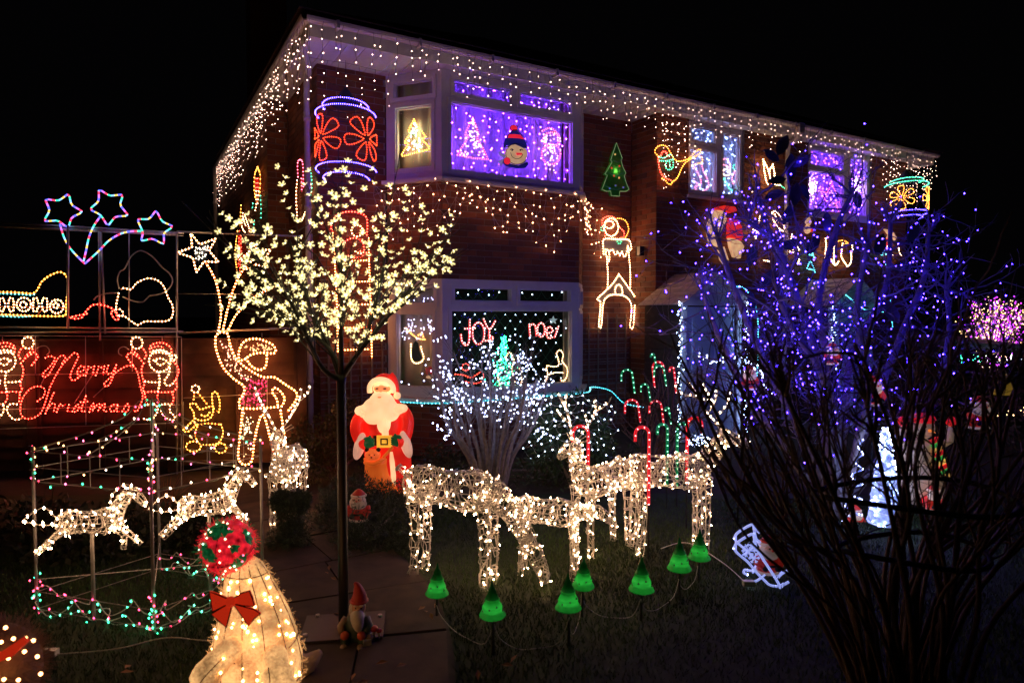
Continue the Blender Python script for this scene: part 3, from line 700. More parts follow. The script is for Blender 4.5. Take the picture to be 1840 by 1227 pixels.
t = thing('rope_light_santa', c8(1100, 760), 'yellow lit figure partly behind the white twig bush in the lower bay', 'window light')
rope(t, [[(1060, 500), (1090, 450), (1130, 510), (1110, 600), (1140, 700), (1100, 760)], [(990, 650), (1010, 760)], [(1180, 590), (1200, 680), (1180, 760)]], c8, 'cream', step=.03, br=.007, r=.005)
t = thing('rope_light_sleigh', c8(740, 730), 'red lit sleigh shape low at the left of the lower bay window', 'window light')
rope(t, [([(620, 640), (700, 650), (760, 670), (850, 620), (860, 690), (790, 720), (700, 700)], False), (ell(710, 580, 30, 30, 10), True)], c8, 'red', step=.035, br=.007, r=.005, dim=.6)
# left pane lower bay
c8s = Z(690, 540, 4.842, lambda x, y: SPL(x, y, .09))
t = thing('penguin_light', c8s(280, 540), 'dark penguin shape ringed by warm bulbs in the lower left pane', 'window light')
b = MB(); b.plate([c8s(*p) for p in ((255, 380), (275, 350), (300, 370), (305, 430), (330, 500), (300, 530), (250, 525), (240, 470))], unit(H(0, 1)) * .01, mat('dark_teal_card', (.03, .08, .1), .6, noise=.1)); b.build('body', t)
rope(t, [[(235, 380), (232, 440), (240, 510), (270, 545), (320, 535), (345, 500), (330, 440), (320, 400)]], c8s, 'cream', r=.003, step=.03, br=.007)
rope(t, [[(190, 240), (240, 290), (300, 330), (370, 340)], [(300, 300), (330, 290), (350, 340)]], c8s, 'orange', r=.003, step=.03, br=.008)
scatter_net('string_lights', 'pale violet bulbs on the curtain of the lower left pane', 'string lights', lambda i: c8s(160 + R.uniform(0, 260), 160 + R.uniform(0, 180) * (1 if i % 3 else .6)), 50, (.6, .55, 1.), 16, .006, c8s(300, 200), False)
t = thing('santa_toy', c8s(400, 680), 'little red santa toy on the sill of the lower left pane', 'toy'); b = MB(); b.blob(c8s(395, 610), (.05, .03, .05), plastic('lit_red_toy', (.7, .05, .03), .3), 2); b.blob(c8s(400, 665), (.05, .03, .02), plastic('lit_cream_plastic', (1., .62, .33), .75), 2); b.build('body', t, smooth=True)
scatter_net('string_lights', 'few violet bulbs in the small top pane of the lower bay', 'string lights', lambda i: SPL(725 + R.uniform(0, 55), 535 + R.uniform(0, 18), .09), 16, (.5, .45, 1.), 16, .006, SPL(745, 545, .09), False)
# right window figures
cw = Z(1150, 240, 8.76, lambda x, y: FC(x, y, CR_ + .12))
t = thing('rope_light_stocking', cw(950, 900), 'pink lit stocking outline in the left pane beside the robin', 'window light')
rope(t, [[(860, 540), (940, 680), (960, 800), (870, 840), (900, 900), (1000, 900), (1080, 840), (1060, 720), (1000, 600), (970, 480)], [(870, 760), (950, 830)]], cw, 'pink', r=.004, step=.03, br=.007)
t = thing('rope_light_santa', cw(1340, 900), 'pink and white lit santa outline in the narrow pane by the blue window', 'window light')
rope(t, [([(1280, 480), (1300, 420), (1360, 400), (1410, 470), (1420, 540), (1340, 500), (1280, 490)], False), ([(1490, 600), (1450, 700), (1470, 800)], False), ([(1260, 600), (1270, 690)], False)], cw, 'pink', r=.004, step=.03, br=.008)
rope(t, [(ell(1360, 615, 58, 50, 12), True)], cw, 'cream', r=.004, step=.03, br=.007)
rope(t, [(ell(1510, 530, 45, 40, 10), True), ([(1270, 800), (1330, 700), (1350, 800)], False), ([(1370, 790), (1400, 860), (1450, 900)], False)], cw, 'green', r=.004, step=.03, br=.008)
cw2 = Z(1350, 260, 5.576, lambda x, y: FC(x, y, CR_ + .12))
t = thing('star_light', cw2(800, 660), 'red lit star and tree shape in the far violet window', 'window light')
rope(t, [[(800, 380), (850, 480), (910, 560), (850, 590), (880, 680)], [(800, 380), (760, 480), (700, 470), (745, 560)]], cw2, 'pink', r=.005, step=.035, br=.008)
scatter_net('window_light', 'pink white lit figure at the left of the far violet window', 'window light', lambda i: cw2(600 + R.gauss(0, 25), 430 + R.gauss(0, 55)), 70, (1., .55, .8), 22, .009, cw2(600, 600), False)
scatter_net('window_light', 'pink white lit figure in the narrow pane of the far violet window', 'window light', lambda i: cw2(1050 + R.gauss(0, 20), 430 + R.gauss(0, 60)), 70, (1., .55, .8), 22, .009, cw2(1050, 600), False)
# ------------------------------------------------------------------ rope-light signs on the walls
cB = Z(1150, 240, 8.76, lambda x, y: FC(x, y, CR_ - .10))
t = thing('rope_light_robin', cB(480, 800), 'rope light robin in a green scarf perched beside the blue window', 'rope light')
rope(t, [([(290, 360), (235, 290), (270, 215), (350, 185), (425, 215), (470, 290), (540, 400), (610, 440), (720, 418), (800, 370), (850, 310), (940, 250), (955, 300), (900, 345), (800, 400), (700, 480), (650, 560), (610, 660), (560, 730), (500, 760)], False), ([(350, 710), (400, 740), (440, 790), (490, 800), (510, 770)], False), ([(820, 500), (900, 480), (985, 445), (960, 350)], False)], cB, 'orange')
rope(t, [[(285, 370), (300, 520), (340, 640), (400, 700), (500, 745)], [(330, 345), (350, 295), (385, 285), (425, 310), (425, 350)]], cB, 'red')
rope(t, [[(300, 370), (380, 385), (480, 330), (520, 400), (400, 435), (310, 430)], [(425, 440), (400, 520), (450, 575), (520, 530), (520, 410)], [(465, 450), (480, 540)]], cB, 'green')
c6 = Z(1050, 370, 5.335, lambda x, y: FC(x, y, CM - .10))
t = thing('rope_light_chimney', c6(330, 1160), 'white rope light church tower with a santa head on top, on the brick wall', 'rope light')
rope(t, [([(185, 460), (180, 400), (178, 330), (215, 313), (300, 318), (410, 322), (440, 345), (450, 415), (430, 420), (415, 385), (418, 450)], False),
         ([(185, 460), (205, 465), (205, 420), (235, 440), (240, 520), (228, 530), (218, 490)], False),
         ([(240, 440), (265, 420), (280, 440), (300, 470), (320, 440), (340, 475), (360, 440), (385, 490), (410, 440)], False),
         ([(215, 490), (225, 640), (222, 800)], False), ([(425, 450), (440, 620), (440, 800)], False),
         ([(330, 655), (290, 720), (230, 790), (128, 885), (140, 910), (155, 930), (148, 1050), (138, 1150), (160, 1158), (172, 1050), (178, 950), (205, 885), (265, 852), (370, 860), (425, 895), (452, 960), (448, 1060), (438, 1155), (465, 1168), (478, 1050), (485, 945), (515, 940), (490, 880), (400, 750), (330, 655)], False),
         ([(298, 850), (298, 790), (325, 755), (355, 775), (365, 820), (360, 850), (298, 850)], False), (ell(258, 205, 68, 85, 16), True), (ell(238, 180, 45, 35, 12), True)], c6, 'cream', br=.0095)
rope(t, [([(175, 190), (175, 130), (230, 100), (290, 115), (310, 150)], False), ([(330, 200), (380, 250), (375, 300), (345, 310)], False), ([(200, 290), (200, 240)], False)], c6, 'red')
rope(t, [[(300, 125), (350, 122), (400, 150), (425, 220), (410, 275), (390, 305)]], c6, 'orange')
rope(t, [(ell(335, 345, 20, 18, 8), True), (ell(172, 220, 14, 22, 8), True)], c6, 'green', dim=.6)
sh = MB(); sh.plate([c6(*p) + unit(H(0,1))*.01 for p in ((330, 670), (255, 780), (140, 885), (160, 935), (205, 880), (265, 850), (370, 860), (430, 895), (500, 925), (400, 760))], unit(H(0, 1)) * .004, cloth_mat('frosted_sheet', (.5, .42, .36), .5)); sh.build('backing_sheet', t); sh = MB(); sh.plate([c6(*p) + unit(H(0,1))*.01 for p in ((185, 330), (215, 318), (430, 325), (440, 400), (400, 440), (240, 430), (190, 440))], unit(H(0, 1)) * .004, MC.get('x') or M_CURT); sh.build('backing_sheet', t)
# green blow-moulded tree
c3 = Z(1060, 140, 2.875, lambda x, y: FC(x, y, CM - .14))
t = thing('tree_light', c3(125, 615), 'green lit plastic christmas tree plaque on the brick wall', 'wall light')
tp = [(125, 340), (105, 400), (95, 430), (102, 440), (80, 480), (65, 500), (78, 508), (62, 550), (50, 580), (75, 590), (95, 588), (98, 612), (140, 615), (142, 590), (175, 590), (190, 580), (175, 545), (165, 510), (174, 495), (160, 470), (148, 430), (155, 420), (140, 380)]
b = MB(); b.plate([c3(*p) for p in tp], unit(H(0, -1)) * .05 , shell_mat('lit_green_shell', (.10, .62, .12))); body = b.build('body', t)
b = MB(); fr_ = lambda x, y: c3(x, y) + unit(H(0, -1)) * .054; b.tube([fr_(*p) for p in tp], .005, plastic('lit_lime_edge', (.35, .6, .25), .4), 4, True); b.build('rim', t)
for pts in ([(108, 430), (135, 440), (148, 425)], [(85, 495), (125, 510), (160, 495)], [(65, 560), (120, 580), (178, 565)]):
    b = MB(); b.tube(cr([fr_(*p) for p in pts], 4), .006, plastic('lit_darkgreen', (.01, .2, .12), .2), 4); b.build('garland', t)
b = MB(); b.blob(c3(122, 485) + unit(H(0, -1)) * .025, .012, glow((1., .75, .35), 42), 1); b.build('lamp', t, smooth=True)
for (x, y, c) in ((112, 510, (1., .1, .05)), (140, 460, (1., .1, .05)), (100, 470, (1., .1, .05)), (138, 520, (1., .6, .2)), (90, 575, (.1, .2, .6)), (120, 560, (.1, .2, .6)), (160, 570, (.1, .2, .6)), (118, 400, (1., .7, .2))):
    b = MB(); b.blob(fr_(x, y), .014, plastic('lit_bauble_%.1f_%.1f' % c[:2], c, .5), 1); b.build('bauble', t)
# barrel bauble with flowers
def bauble(cx, cy, px_r, c, label, ctop, cfl, flower, hh):
    o = FC(cx, cy, c); rr = px_r * o.y / FP * .95
    t = thing('bauble_light', o, label, 'bauble light')
    def cyl(a, h, k=1.): return o + Matrix.Rotation(math.radians(a), 3, 'Z') @ Vector((0, -rr * k, 0)) + Vector((0, 0, h))
    b = MB(); dk = mat('dark_mesh', (.02, .02, .03), .7, noise=.2)
    for z, k in ((hh, .75), (hh * .8, 1), (-hh * .8, 1), (-hh, .75)): b.tube([cyl(a, z, k) for a in range(0, 360, 15)], .004, dk, 4, True)
    for a in range(0, 360, 30): b.tube([cyl(a, -hh, .75), cyl(a, -hh * .8), cyl(a, 0, 1.04), cyl(a, hh * .8), cyl(a, hh, .75)], .003, dk, 3)
    b.tube([o + Vector((0, 0, hh)), o + Vector((0, 0, hh + .1)), o + Vector((0, 0, hh + .2))], [rr * .5, rr * .3, .02], dk, 10)
    b.tube([o + Vector((0, 0, hh + .2)), o + Vector((0, 0, hh + .5))], .003, dk, 4); b.build('frame', t)
    for z, k in ((hh * .98, .78), (hh * .75, 1.02), (-hh * .75, 1.02), (-hh * .98, .78)):
        rope(t, [([(a, 0) for a in range(-100, 101, 10)], False)], lambda a, y, z=z, k=k: cyl(a, z + .03 * math.cos(math.radians(a)), k), ctop if z > 0 else (ctop if ctop == 'blue' else 'blue'), r=.006, step=.022, br=.008, k=2, name='band')
    for a0, in flower:
        pets = []
        for i in range(6):
            an = math.radians(i * 60 + 15 + a0); L_, W_ = hh * .62, hh * .12
            f = lambda l, w_: (math.degrees((math.cos(an) * l - math.sin(an) * w_) / rr) + a0, math.sin(an) * l + math.cos(an) * w_)
            pets.append(([f(L_ * .18, 0), f(L_ * .6, W_), f(L_ * .92, W_ * 1.1), f(L_, 0), f(L_ * .92, -W_ * 1.1), f(L_ * .6, -W_)], True))
        rope(t, pets, lambda a, h: cyl(a, h, 1.04), cfl, r=.006, step=.026, br=.0075, name='flower', k=3)
    return t
bauble(622, 258, 54, CM - .42, 'blue banded bauble with red flower outlines hanging on the brick pier', 'blue', 'ember', ((-38,), (55,)), .40)
bauble(1627, 360, 36, CR_ - .42, 'green and violet banded bauble with gold stars at the far end of the house', 'green', 'orange', ((-40,), (50,)), .33)
# climbing santa on ladder
c5 = Z(580, 340, 3.407, lambda x, y: FC(x, y, CM - .09))
t = thing('rope_light_ladder', c5(190, 1030), 'red and white rope light santa climbing a ladder behind the blossom tree', 'rope light')
rope(t, [[(62, 250), (75, 480), (88, 760), (92, 1000)], [(280, 300), (285, 500), (295, 760), (300, 1035)]] + [[(100 if y > 500 else 180, y), (290, y - 6)] for y in (440, 570, 710, 850, 985)], c5, 'white', step=.034)
rope(t, [[(60, 260), (50, 230), (80, 170), (140, 140), (220, 145), (270, 180), (270, 290)], [(120, 330), (180, 300), (240, 320), (250, 400), (190, 420), (140, 400)], [(230, 380), (270, 390)]], c5, 'red')
rope(t, [(ell(210, 255, 35, 35, 12), True), ([(200, 380), (230, 395), (265, 380)], False)], c5, 'cream')
# side wall signs, seen almost edge on
c4 = lambda u: Z(390, 270, 5.842, lambda x, y: FU(x, y, u))
a = c4(1.86)
t = thing('rope_light_santa', a(920, 750), 'pink and white rope light santa high on the side wall above the downpipe', 'rope light')
rope(t, [[(850, 280), (845, 140), (870, 100), (900, 150), (905, 400)], [(930, 400), (925, 120), (945, 65), (965, 110), (962, 200)], [(885, 300), (890, 440)]], a, 'pink', step=.045)
rope(t, [[(840, 320), (830, 480), (840, 700)], [(945, 300), (965, 460), (935, 620), (890, 740)], [(960, 240), (985, 400), (950, 560)]], a, 'cream', step=.045)
rope(t, [[(975, 180), (995, 350), (975, 520), (930, 720)]], a, 'green', step=.045)
a = c4(1.57)
t = thing('rope_light_candle', a(420, 880), 'yellow oval rope light with red and green inside, far along the side wall', 'rope light')
rope(t, [([(425, 180), (395, 260), (390, 400), (400, 500)], False), ([(425, 180), (452, 260), (450, 400), (440, 480)], False)], a, 'yellow', step=.06)
rope(t, [[(410, 300), (408, 420)], [(428, 300), (430, 420)]], a, 'red', step=.06)
rope(t, [[(455, 480), (460, 600), (462, 720)], [(390, 740), (380, 830)], [(375, 560), (370, 620)]], a, 'green', step=.06)
rope(t, [[(410, 430), (412, 560), (400, 640)], [(435, 430), (425, 560)]], a, 'cream', step=.06)
t = thing('rope_light_stocking', FU(425, 470, 1.57), 'tall red and yellow rope light figure at the back corner of the side wall', 'rope light')
rope(t, [[(252, 580), (245, 700), (240, 800)], [(215, 850), (195, 1000), (190, 1120), (205, 1227), (225, 1400)]], a, 'yellow', step=.06)
rope(t, [[(235, 850), (230, 950), (225, 1227)], [(250, 900), (250, 1100), (235, 1300)]], a, 'red', step=.06)
rope(t, [[(270, 660), (260, 800), (300, 870)], [(290, 680), (330, 800), (345, 870)], [(270, 700), (300, 800)]], a, 'cream', step=.06)
# wall lights half hidden by the tree on the right
cP = Z(1220, 360, 7.667, lambda x, y: FC(x, y, CR_ - .14))
t = thing('santa_plaque', cP(640, 880), 'big lit plastic santa and snowman plaque on the wall under the blue window', 'wall light')
PC = plastic('lit_cream_panel', (1., .55, .28), .62); PR = plastic('lit_red_panel', (1., .03, .02), .7)
def wplate(name, pts, m, lift=0): 
    b = MB(); b.plate([cP(*p) + unit(H(0, -1)) * lift for p in pts], unit(H(0, 1)) * .06, m); b.build(name, t)
wplate('beard', [(490, 135), (620, 140), (660, 260), (600, 420), (560, 560), (430, 540), (410, 360)], PC); wplate('hat', [(490, 135), (520, 95), (620, 75), (760, 95), (790, 150), (700, 175), (610, 140)], PR, .02)
wplate('coat', [(690, 240), (790, 230), (850, 340), (880, 500), (850, 560), (760, 520), (690, 520)], PR, .01); wplate('body', [(690, 520), (760, 530), (850, 570), (890, 640), (850, 740), (840, 800), (760, 780), (710, 640)], PC, .015)
wplate('glove', [(560, 680), (620, 640), (690, 850), (640, 880), (590, 820)], PC, .01); wplate('arm', [(410, 440), (500, 430), (560, 640), (440, 600)], PC, .005)
cN = Z(1350, 260, 5.576, lambda x, y: FC(x, y, CR_ - .12))
t = thing('rope_light_antlers', cN(180, 450), 'white rope light zigzag antlers on the wall between the upstairs windows', 'rope light')
rope(t, [[(120, 150), (130, 260), (150, 370), (170, 405)], [(120, 150), (165, 240), (190, 330), (205, 400)], [(215, 200), (180, 260), (185, 300)], [(215, 200), (235, 300), (215, 400)], [(240, 400), (300, 410)]], cN, 'cream', br=.011, straight=True)
rope(t, [[(290, 405), (335, 440)]], cN, 'green')
rope(t, [[(20, 430), (10, 480)], [(90, 640), (100, 700), (120, 760)]], cN, 'cream')
t = thing('rope_light_reindeer', cN(260, 860), 'cream rope light reindeer leaping behind the branches above the near porch', 'rope light')
rope(t, [([(210, 680), (250, 670), (290, 720), (320, 800), (335, 850), (300, 860), (250, 800), (215, 740)], True), ([(235, 700), (270, 790)], False), ([(20, 780), (50, 860), (10, 850)], False), ([(30, 900), (50, 930), (90, 700)], False), ([(240, 1030), (255, 1080)], False), ([(130, 1160), (190, 1170)], False)], cN, 'cream', br=.011)
rope(t, [[(270, 960), (300, 910), (290, 890)]], cN, 'blue')
t = thing('rope_light_letters', cN(850, 1200), 'white and orange rope light lettering on the wall above the far porch', 'rope light')
rope(t, [[(410, 900), (390, 980), (385, 1085)], [(425, 1010), (420, 1085)], [(430, 1030), (460, 1020), (480, 1060)], [(745, 940), (750, 1010), (740, 1100), (735, 1180)], [(830, 980), (828, 1060), (830, 1180), (850, 1205), (880, 1160)], [(915, 990), (905, 1060), (905, 1130), (950, 1200), (965, 1220), (1000, 1170), (1000, 1060)], [(790, 1130), (830, 1200), (860, 1200)], [(1010, 1010), (1020, 1080)], [(480, 1150), (465, 1200)]], cN, 'cream', br=.011)
rope(t, [[(860, 970), (920, 960), (970, 990), (900, 990)]], cN, 'orange')
t = thing('snowman_light', cN(570, 880), 'small lit snowman with a red scarf on the wall left of the lettering', 'wall light')
b = MB(); b.blob(cN(570, 770), (.055, .03, .07), PC, 2); b.blob(cN(560, 850), (.06, .04, .07), PC, 2); b.build('body', t, smooth=True); b = MB(); b.blob(cN(580, 860), (.065, .05, .035), PR, 2); b.build('scarf', t, smooth=True)
t = thing('rope_light_bell', cN(1420, 1150), 'orange and white lit figure on the wall at the right end of the house', 'wall light')
b = MB(); b.plate([cN(*p) for p in ((1340, 845), (1400, 860), (1430, 900), (1380, 950), (1350, 1000), (1385, 900))], unit(H(0, 1)) * .04, PC); b.plate([cN(*p) for p in ((1430, 880), (1460, 930), (1440, 960))], unit(H(0, 1)) * .04, PC); b.plate([cN(*p) for p in ((1350, 960), (1380, 930), (1370, 1010), (1335, 1000))], unit(H(0, 1)) * .05, PR); b.build('body', t)
rope(t, [[(1365, 1020), (1395, 1080), (1420, 1120)], [(1470, 980), (1485, 1080), (1510, 1120)]], cN, 'cream', br=.011)
rope(t, [[(1290, 1050), (1310, 1110), (1330, 1060), (1350, 1100)], [(1350, 1200), (1380, 1227)]], cN, 'cyan', br=.011)
for (x, y, lb) in ((590, 1080, 'turquoise lit scribble of rope light beside the lettering'), (600, 1227, 'short turquoise rope light below the lettering')):
    t = thing('rope_light', cN(x, y), lb, 'rope light'); rope(t, [[(x - 40, y + 10), (x - 10, y - 60), (x + 20, y), (x + 40, y + 60)], [(x - 20, y + 20), (x + 30, y + 30)]], cN, 'cyan', br=.010)
rl = thing('rope_light', FC(1400, 560, 6.5), 'turquoise rope light edging the gable of the far porch', 'rope light')
rope(rl, [[(1320, 515), (1340, 520), (1360, 560), (1362, 640), (1358, 700)], [(1520, 530), (1560, 560), (1590, 560)], [(1600, 540), (1604, 590)]], lambda x, y: FC(x, y, 6.3), 'cyan', br=.009, dim=.7)
# outside lantern on the brick return
t = thing('wall_light', FC(1160, 445, 7.4), 'small dark floodlight on the brick return beside the chimney rope light', 'wall light'); b = MB(); lp = H(6.45, 7.45, 2.62)
b.box(lp, (.08, .1, .13), M_BLK, Matrix.Rotation(math.pi/6, 3, 'Z')); b.box(lp + Vector((-.03, -.05, .0)), (.01, .06, .12), M_STEEL, Matrix.Rotation(math.pi/6, 3, 'Z')); b.tube([lp, lp + CU * .06], .02, M_BLK, 6); b.build('housing', t)
# ------------------------------------------------------------------ signs in front of the fence
def FN(px, py, off=.2):
    r = ray(px, py); o = Vector((0, 0, EYE)); return o + r * ((f0 + fn * off - o).dot(fn) / r.dot(fn))
sc = thing('display_scaffold', FN(318, 880, .16), 'tall grey pole scaffold that carries the rope light signs at the fence', 'scaffold')
def pole(p, q, r=.013, m=M_STEEL, parent=sc, name='pole'):
    b = MB(); b.tube([p, q], r, m, 8); b.build(name, parent, smooth=True)
O_ = .07
for a_, b_ in (((-40, 398), (330, 419)), ((-40, 405), (318, 421)), ((318, 416), (545, 425)), ((-20, 588), (318, 591)), ((-20, 597), (330, 596)), ((322, 598), (560, 588)), ((318, 416), (318, 880)), ((122, 408), (122, 592)), ((178, 415), (180, 612)), ((181, 415), (189, 600)), ((232, 418), (232, 590))):
    pole(FN(*a_, O_), FN(*b_, O_), .006 if a_[0] == 232 else .011)
pole(FN(122, 405, .2), FN(122, 590, .2), .012); pole(FN(560, 420, .2), FN(563, 640, .2), .009)
for a_, b_ in (((320, 528), (480, 529)), ((330, 715), (500, 706)), ((-10, 408), (330, 424))): pole(FN(*a_, O_), FN(*b_, O_), .0035, M_WIRE, name='guy_wire')
c1 = Z(0, 320, 5.576, lambda x, y: FN(x, y, .105))
# shooting stars of colour-change rope
t = thing('rope_light_stars', c1(850, 860), 'three blue and multicolour rope light shooting stars above the scaffold', 'rope light')
cyc = [glow((.1, .12, 1.), 2.6), glow((.55, .15, 1.), 2.2), glow((1., .05, .12), 2.0), glow((.05, .9, .55), 1.7), glow((.2, .5, 1.), 2.2), glow((1., .6, .1), 1.8)]
s1 = [(450, 210), (590, 230), (690, 155), (715, 270), (835, 340), (715, 395), (685, 505), (580, 425), (435, 435), (500, 325)]
s2 = [(990, 110), (1100, 180), (1235, 165), (1200, 270), (1290, 380), (1155, 385), (1080, 485), (1010, 370), (895, 315), (990, 235)]
s3 = [(1565, 320), (1620, 435), (1740, 485), (1640, 550), (1645, 670), (1525, 605), (1410, 635), (1435, 545), (1370, 410), (1495, 415)]
def round_poly(p, k=.12):
    o = []
    for i in range(len(p)):
        a, b, c = p[i-1], p[i], p[(i+1) % len(p)]
        o += [(b[0] + (a[0]-b[0])*k, b[1] + (a[1]-b[1])*k), (b[0] + (c[0]-b[0])*k, b[1] + (c[1]-b[1])*k)]
    return o
for nm, pts, cl in (('star', round_poly(s1), 1), ('star', round_poly(s2), 1), ('star', round_poly(s3), 1), ('trail', [(600, 460), (640, 590), (700, 700), (780, 790), (850, 858)], 0), ('trail', [(1010, 380), (940, 480), (890, 600), (860, 740), (835, 845)], 0), ('trail', [(850, 858), (980, 740), (1100, 620), (1250, 545), (1420, 530)], 0)):
    q = [c1(*p) for p in pts]; q = cr(q, 4) if not cl else q
    s = along(q, .034, cl); b = MB()
    if cl: s.append(s[0])
    for i in range(len(s) - 1): b.tube([s[i], s[i+1]], .0085, cyc[(i + (i // 7)) % 6], 5, caps=False)
    b.build(nm, t, smooth=True)
# sleigh with HOHO
c8b = Z(0, 470, 5.576, lambda x, y: FN(x, y, .105))
t = thing('rope_light_sleigh', c8b(200, 560), 'yellow rope light sleigh with HOHO lettering, cut off by the picture edge', 'rope light')
rope(t, [([(-120, 300), (0, 305), (180, 310), (320, 320), (370, 290), (420, 200), (500, 140), (600, 105), (660, 140), (685, 200), (675, 320), (665, 420), (660, 520), (630, 545), (400, 545), (0, 530), (-120, 528)], False)], c8b, 'yellow', r=.008)
rope(t, [[(-120, 318), (0, 322), (180, 327), (320, 337), (360, 320)], [(-120, 545), (0, 548), (200, 555), (330, 545)]], c8b, 'cyan', r=.004, br=.006)
def Hh(x): return [[(x - 25, 370), (x + 12, 370), (x + 20, 415), (x + 60, 415), (x + 68, 370), (x + 105, 372), (x + 112, 430), (x + 106, 495), (x + 70, 495), (x + 62, 455), (x + 18, 455), (x + 10, 495), (x - 28, 493), (x - 30, 430), (x - 25, 370)]]
rope(t, Hh(25) + [(ell(238, 430, 72, 68, 16), True), (ell(232, 432, 32, 30, 10), True)] + Hh(362) + [(ell(568, 450, 68, 68, 16), True), (ell(560, 440, 26, 26, 10), True)], c8b, 'cream', step=.03, br=.0075)
rope(t, [[(-100, 450), (650, 462)], [(370, 540), (430, 470)]], c8b, 'orange', r=.004, step=.2, br=.001, dim=.2)
# sack
t = thing('rope_light_sack', c8b(1450, 640), 'white rope light sack on a red cord in the upper frame', 'rope light')
rope(t, [[(1190, 540), (1250, 550), (1320, 600), (1380, 635), (1450, 600), (1540, 600), (1670, 595), (1725, 550), (1730, 450), (1680, 350), (1640, 250), (1580, 190), (1500, 168), (1440, 180), (1370, 215), (1310, 280), (1250, 265), (1212, 278)], [(1190, 320), (1170, 400), (1162, 475)], [(1165, 480), (1205, 480), (1232, 510), (1228, 540), (1190, 545)]], c8b, 'cream')
rope(t, [[(680, 545), (740, 572), (820, 560), (860, 500), (920, 440), (980, 430), (1080, 450), (1150, 490), (1190, 560), (1160, 587), (1110, 510), (1150, 500), (1180, 560)], [(690, 560), (780, 540), (880, 520)]], c8b, 'red')
b = MB(); c1g = Z(0, 320, 5.576, lambda x, y: FN(x, y, .09))
b.tube(cr([c1g(*p) for p in ((1195, 1110), (1175, 1020), (1200, 940), (1250, 905), (1310, 790), (1380, 735), (1440, 735), (1530, 790), (1620, 890), (1700, 960), (1728, 1040), (1680, 1120), (1590, 1165), (1500, 1180), (1430, 1240), (1330, 1230), (1230, 1190))], 5), .007, M_CLEAR, 6)
b.build('unlit_rope', t, smooth=True); b = MB(); b.tube(cr([c1g(*p) for p in ((940, 1220), (980, 1180), (1080, 1155), (1180, 1150))], 5), .007, M_CLEAR, 6); b.build('unlit_rope', t, smooth=True)
# Merry Christmas
cM = Z(0, 590, 5.576, lambda x, y: FN(x, y, .095))
t = thing('merry_christmas_sign', cM(900, 980), 'red rope light Merry Christmas sign with a santa at each end, in a wire frame', 'rope light')
def frame_lines(t, lines, mp, r=.004):
    for a_, b_ in lines: b = MB(); b.tube([mp(*a_), mp(*b_)], r, M_WIRE, 5); b.build('frame_wire', t)
frame_lines(t, [((-80, 72), (1815, 85)), ((-80, 1010), (1815, 945)), ((1815, 85), (1822, 1050)), ((-80, 470), (1800, 438)), ((-80, 815), (1800, 765)), ((852, 80), (856, 968)), ((350, 80), (350, 455)), ((1318, 85), (1322, 430)), ((920, 465), (740, 750)), ((1060, 570), (930, 690)), ((440, 490), (400, 580)), ((1620, 85), (1620, 135)), ((18, 80), (18, 130))], lambda x, y: cM(x, y) + fn * -.01)
MS = [[(455, 295), (500, 277), (550, 300), (510, 370), (460, 420), (428, 460), (440, 490), (480, 468), (530, 390), (580, 300), (625, 270), (655, 290), (620, 350)],
      [(430, 690), (450, 640), (440, 600), (385, 580), (310, 600), (250, 660), (212, 740), (205, 840), (240, 895), (300, 905), (350, 890), (405, 850), (440, 780), (470, 690), (490, 620), (520, 550), (570, 450), (630, 360), (690, 295), (745, 245), (785, 270), (770, 320), (720, 420), (705, 490), (735, 522), (780, 495)],
      [(430, 690), (390, 715), (375, 730)],
      [(775, 440), (835, 420), (840, 385), (800, 382), (775, 430), (790, 475), (845, 465)],
      [(858, 470), (880, 410), (888, 378), (908, 392), (945, 380), (935, 425), (930, 468)], [(960, 470), (982, 410), (990, 378), (1010, 392), (1047, 380), (1037, 425), (1035, 468)],
      [(1085, 372), (1068, 430), (1090, 458), (1130, 435), (1165, 368)],
      [(1165, 368), (1140, 460), (1105, 545), (1070, 580), (1040, 562), (1080, 515), (1150, 450), (1220, 400), (1290, 373), (1350, 390), (1385, 470), (1405, 580), (1430, 680), (1410, 755), (1370, 830), (1335, 815)],
      [(455, 850), (490, 760), (530, 660), (548, 640)], [(480, 800), (525, 750), (552, 765), (535, 840)], [(570, 835), (600, 755), (618, 775), (660, 760)], [(690, 765), (675, 825), (705, 832)],
      [(725, 830), (775, 758), (790, 800), (760, 835), (735, 825)], [(860, 680), (815, 800), (830, 835), (860, 825)], [(810, 738), (885, 732)],
      [(895, 835), (925, 758), (945, 765), (925, 835)], [(930, 820), (980, 758), (1000, 770), (980, 835)], [(985, 820), (1035, 758), (1055, 770), (1040, 825), (1075, 830)],
      [(1175, 765), (1125, 765), (1100, 810), (1125, 835), (1165, 805), (1185, 758)], [(1180, 770), (1170, 825), (1200, 832)], [(1225, 830), (1275, 755), (1292, 800), (1262, 836), (1235, 825)]]
rope(t, MS, cM, 'red', r=.0055, step=.033, br=.0072, name='script')
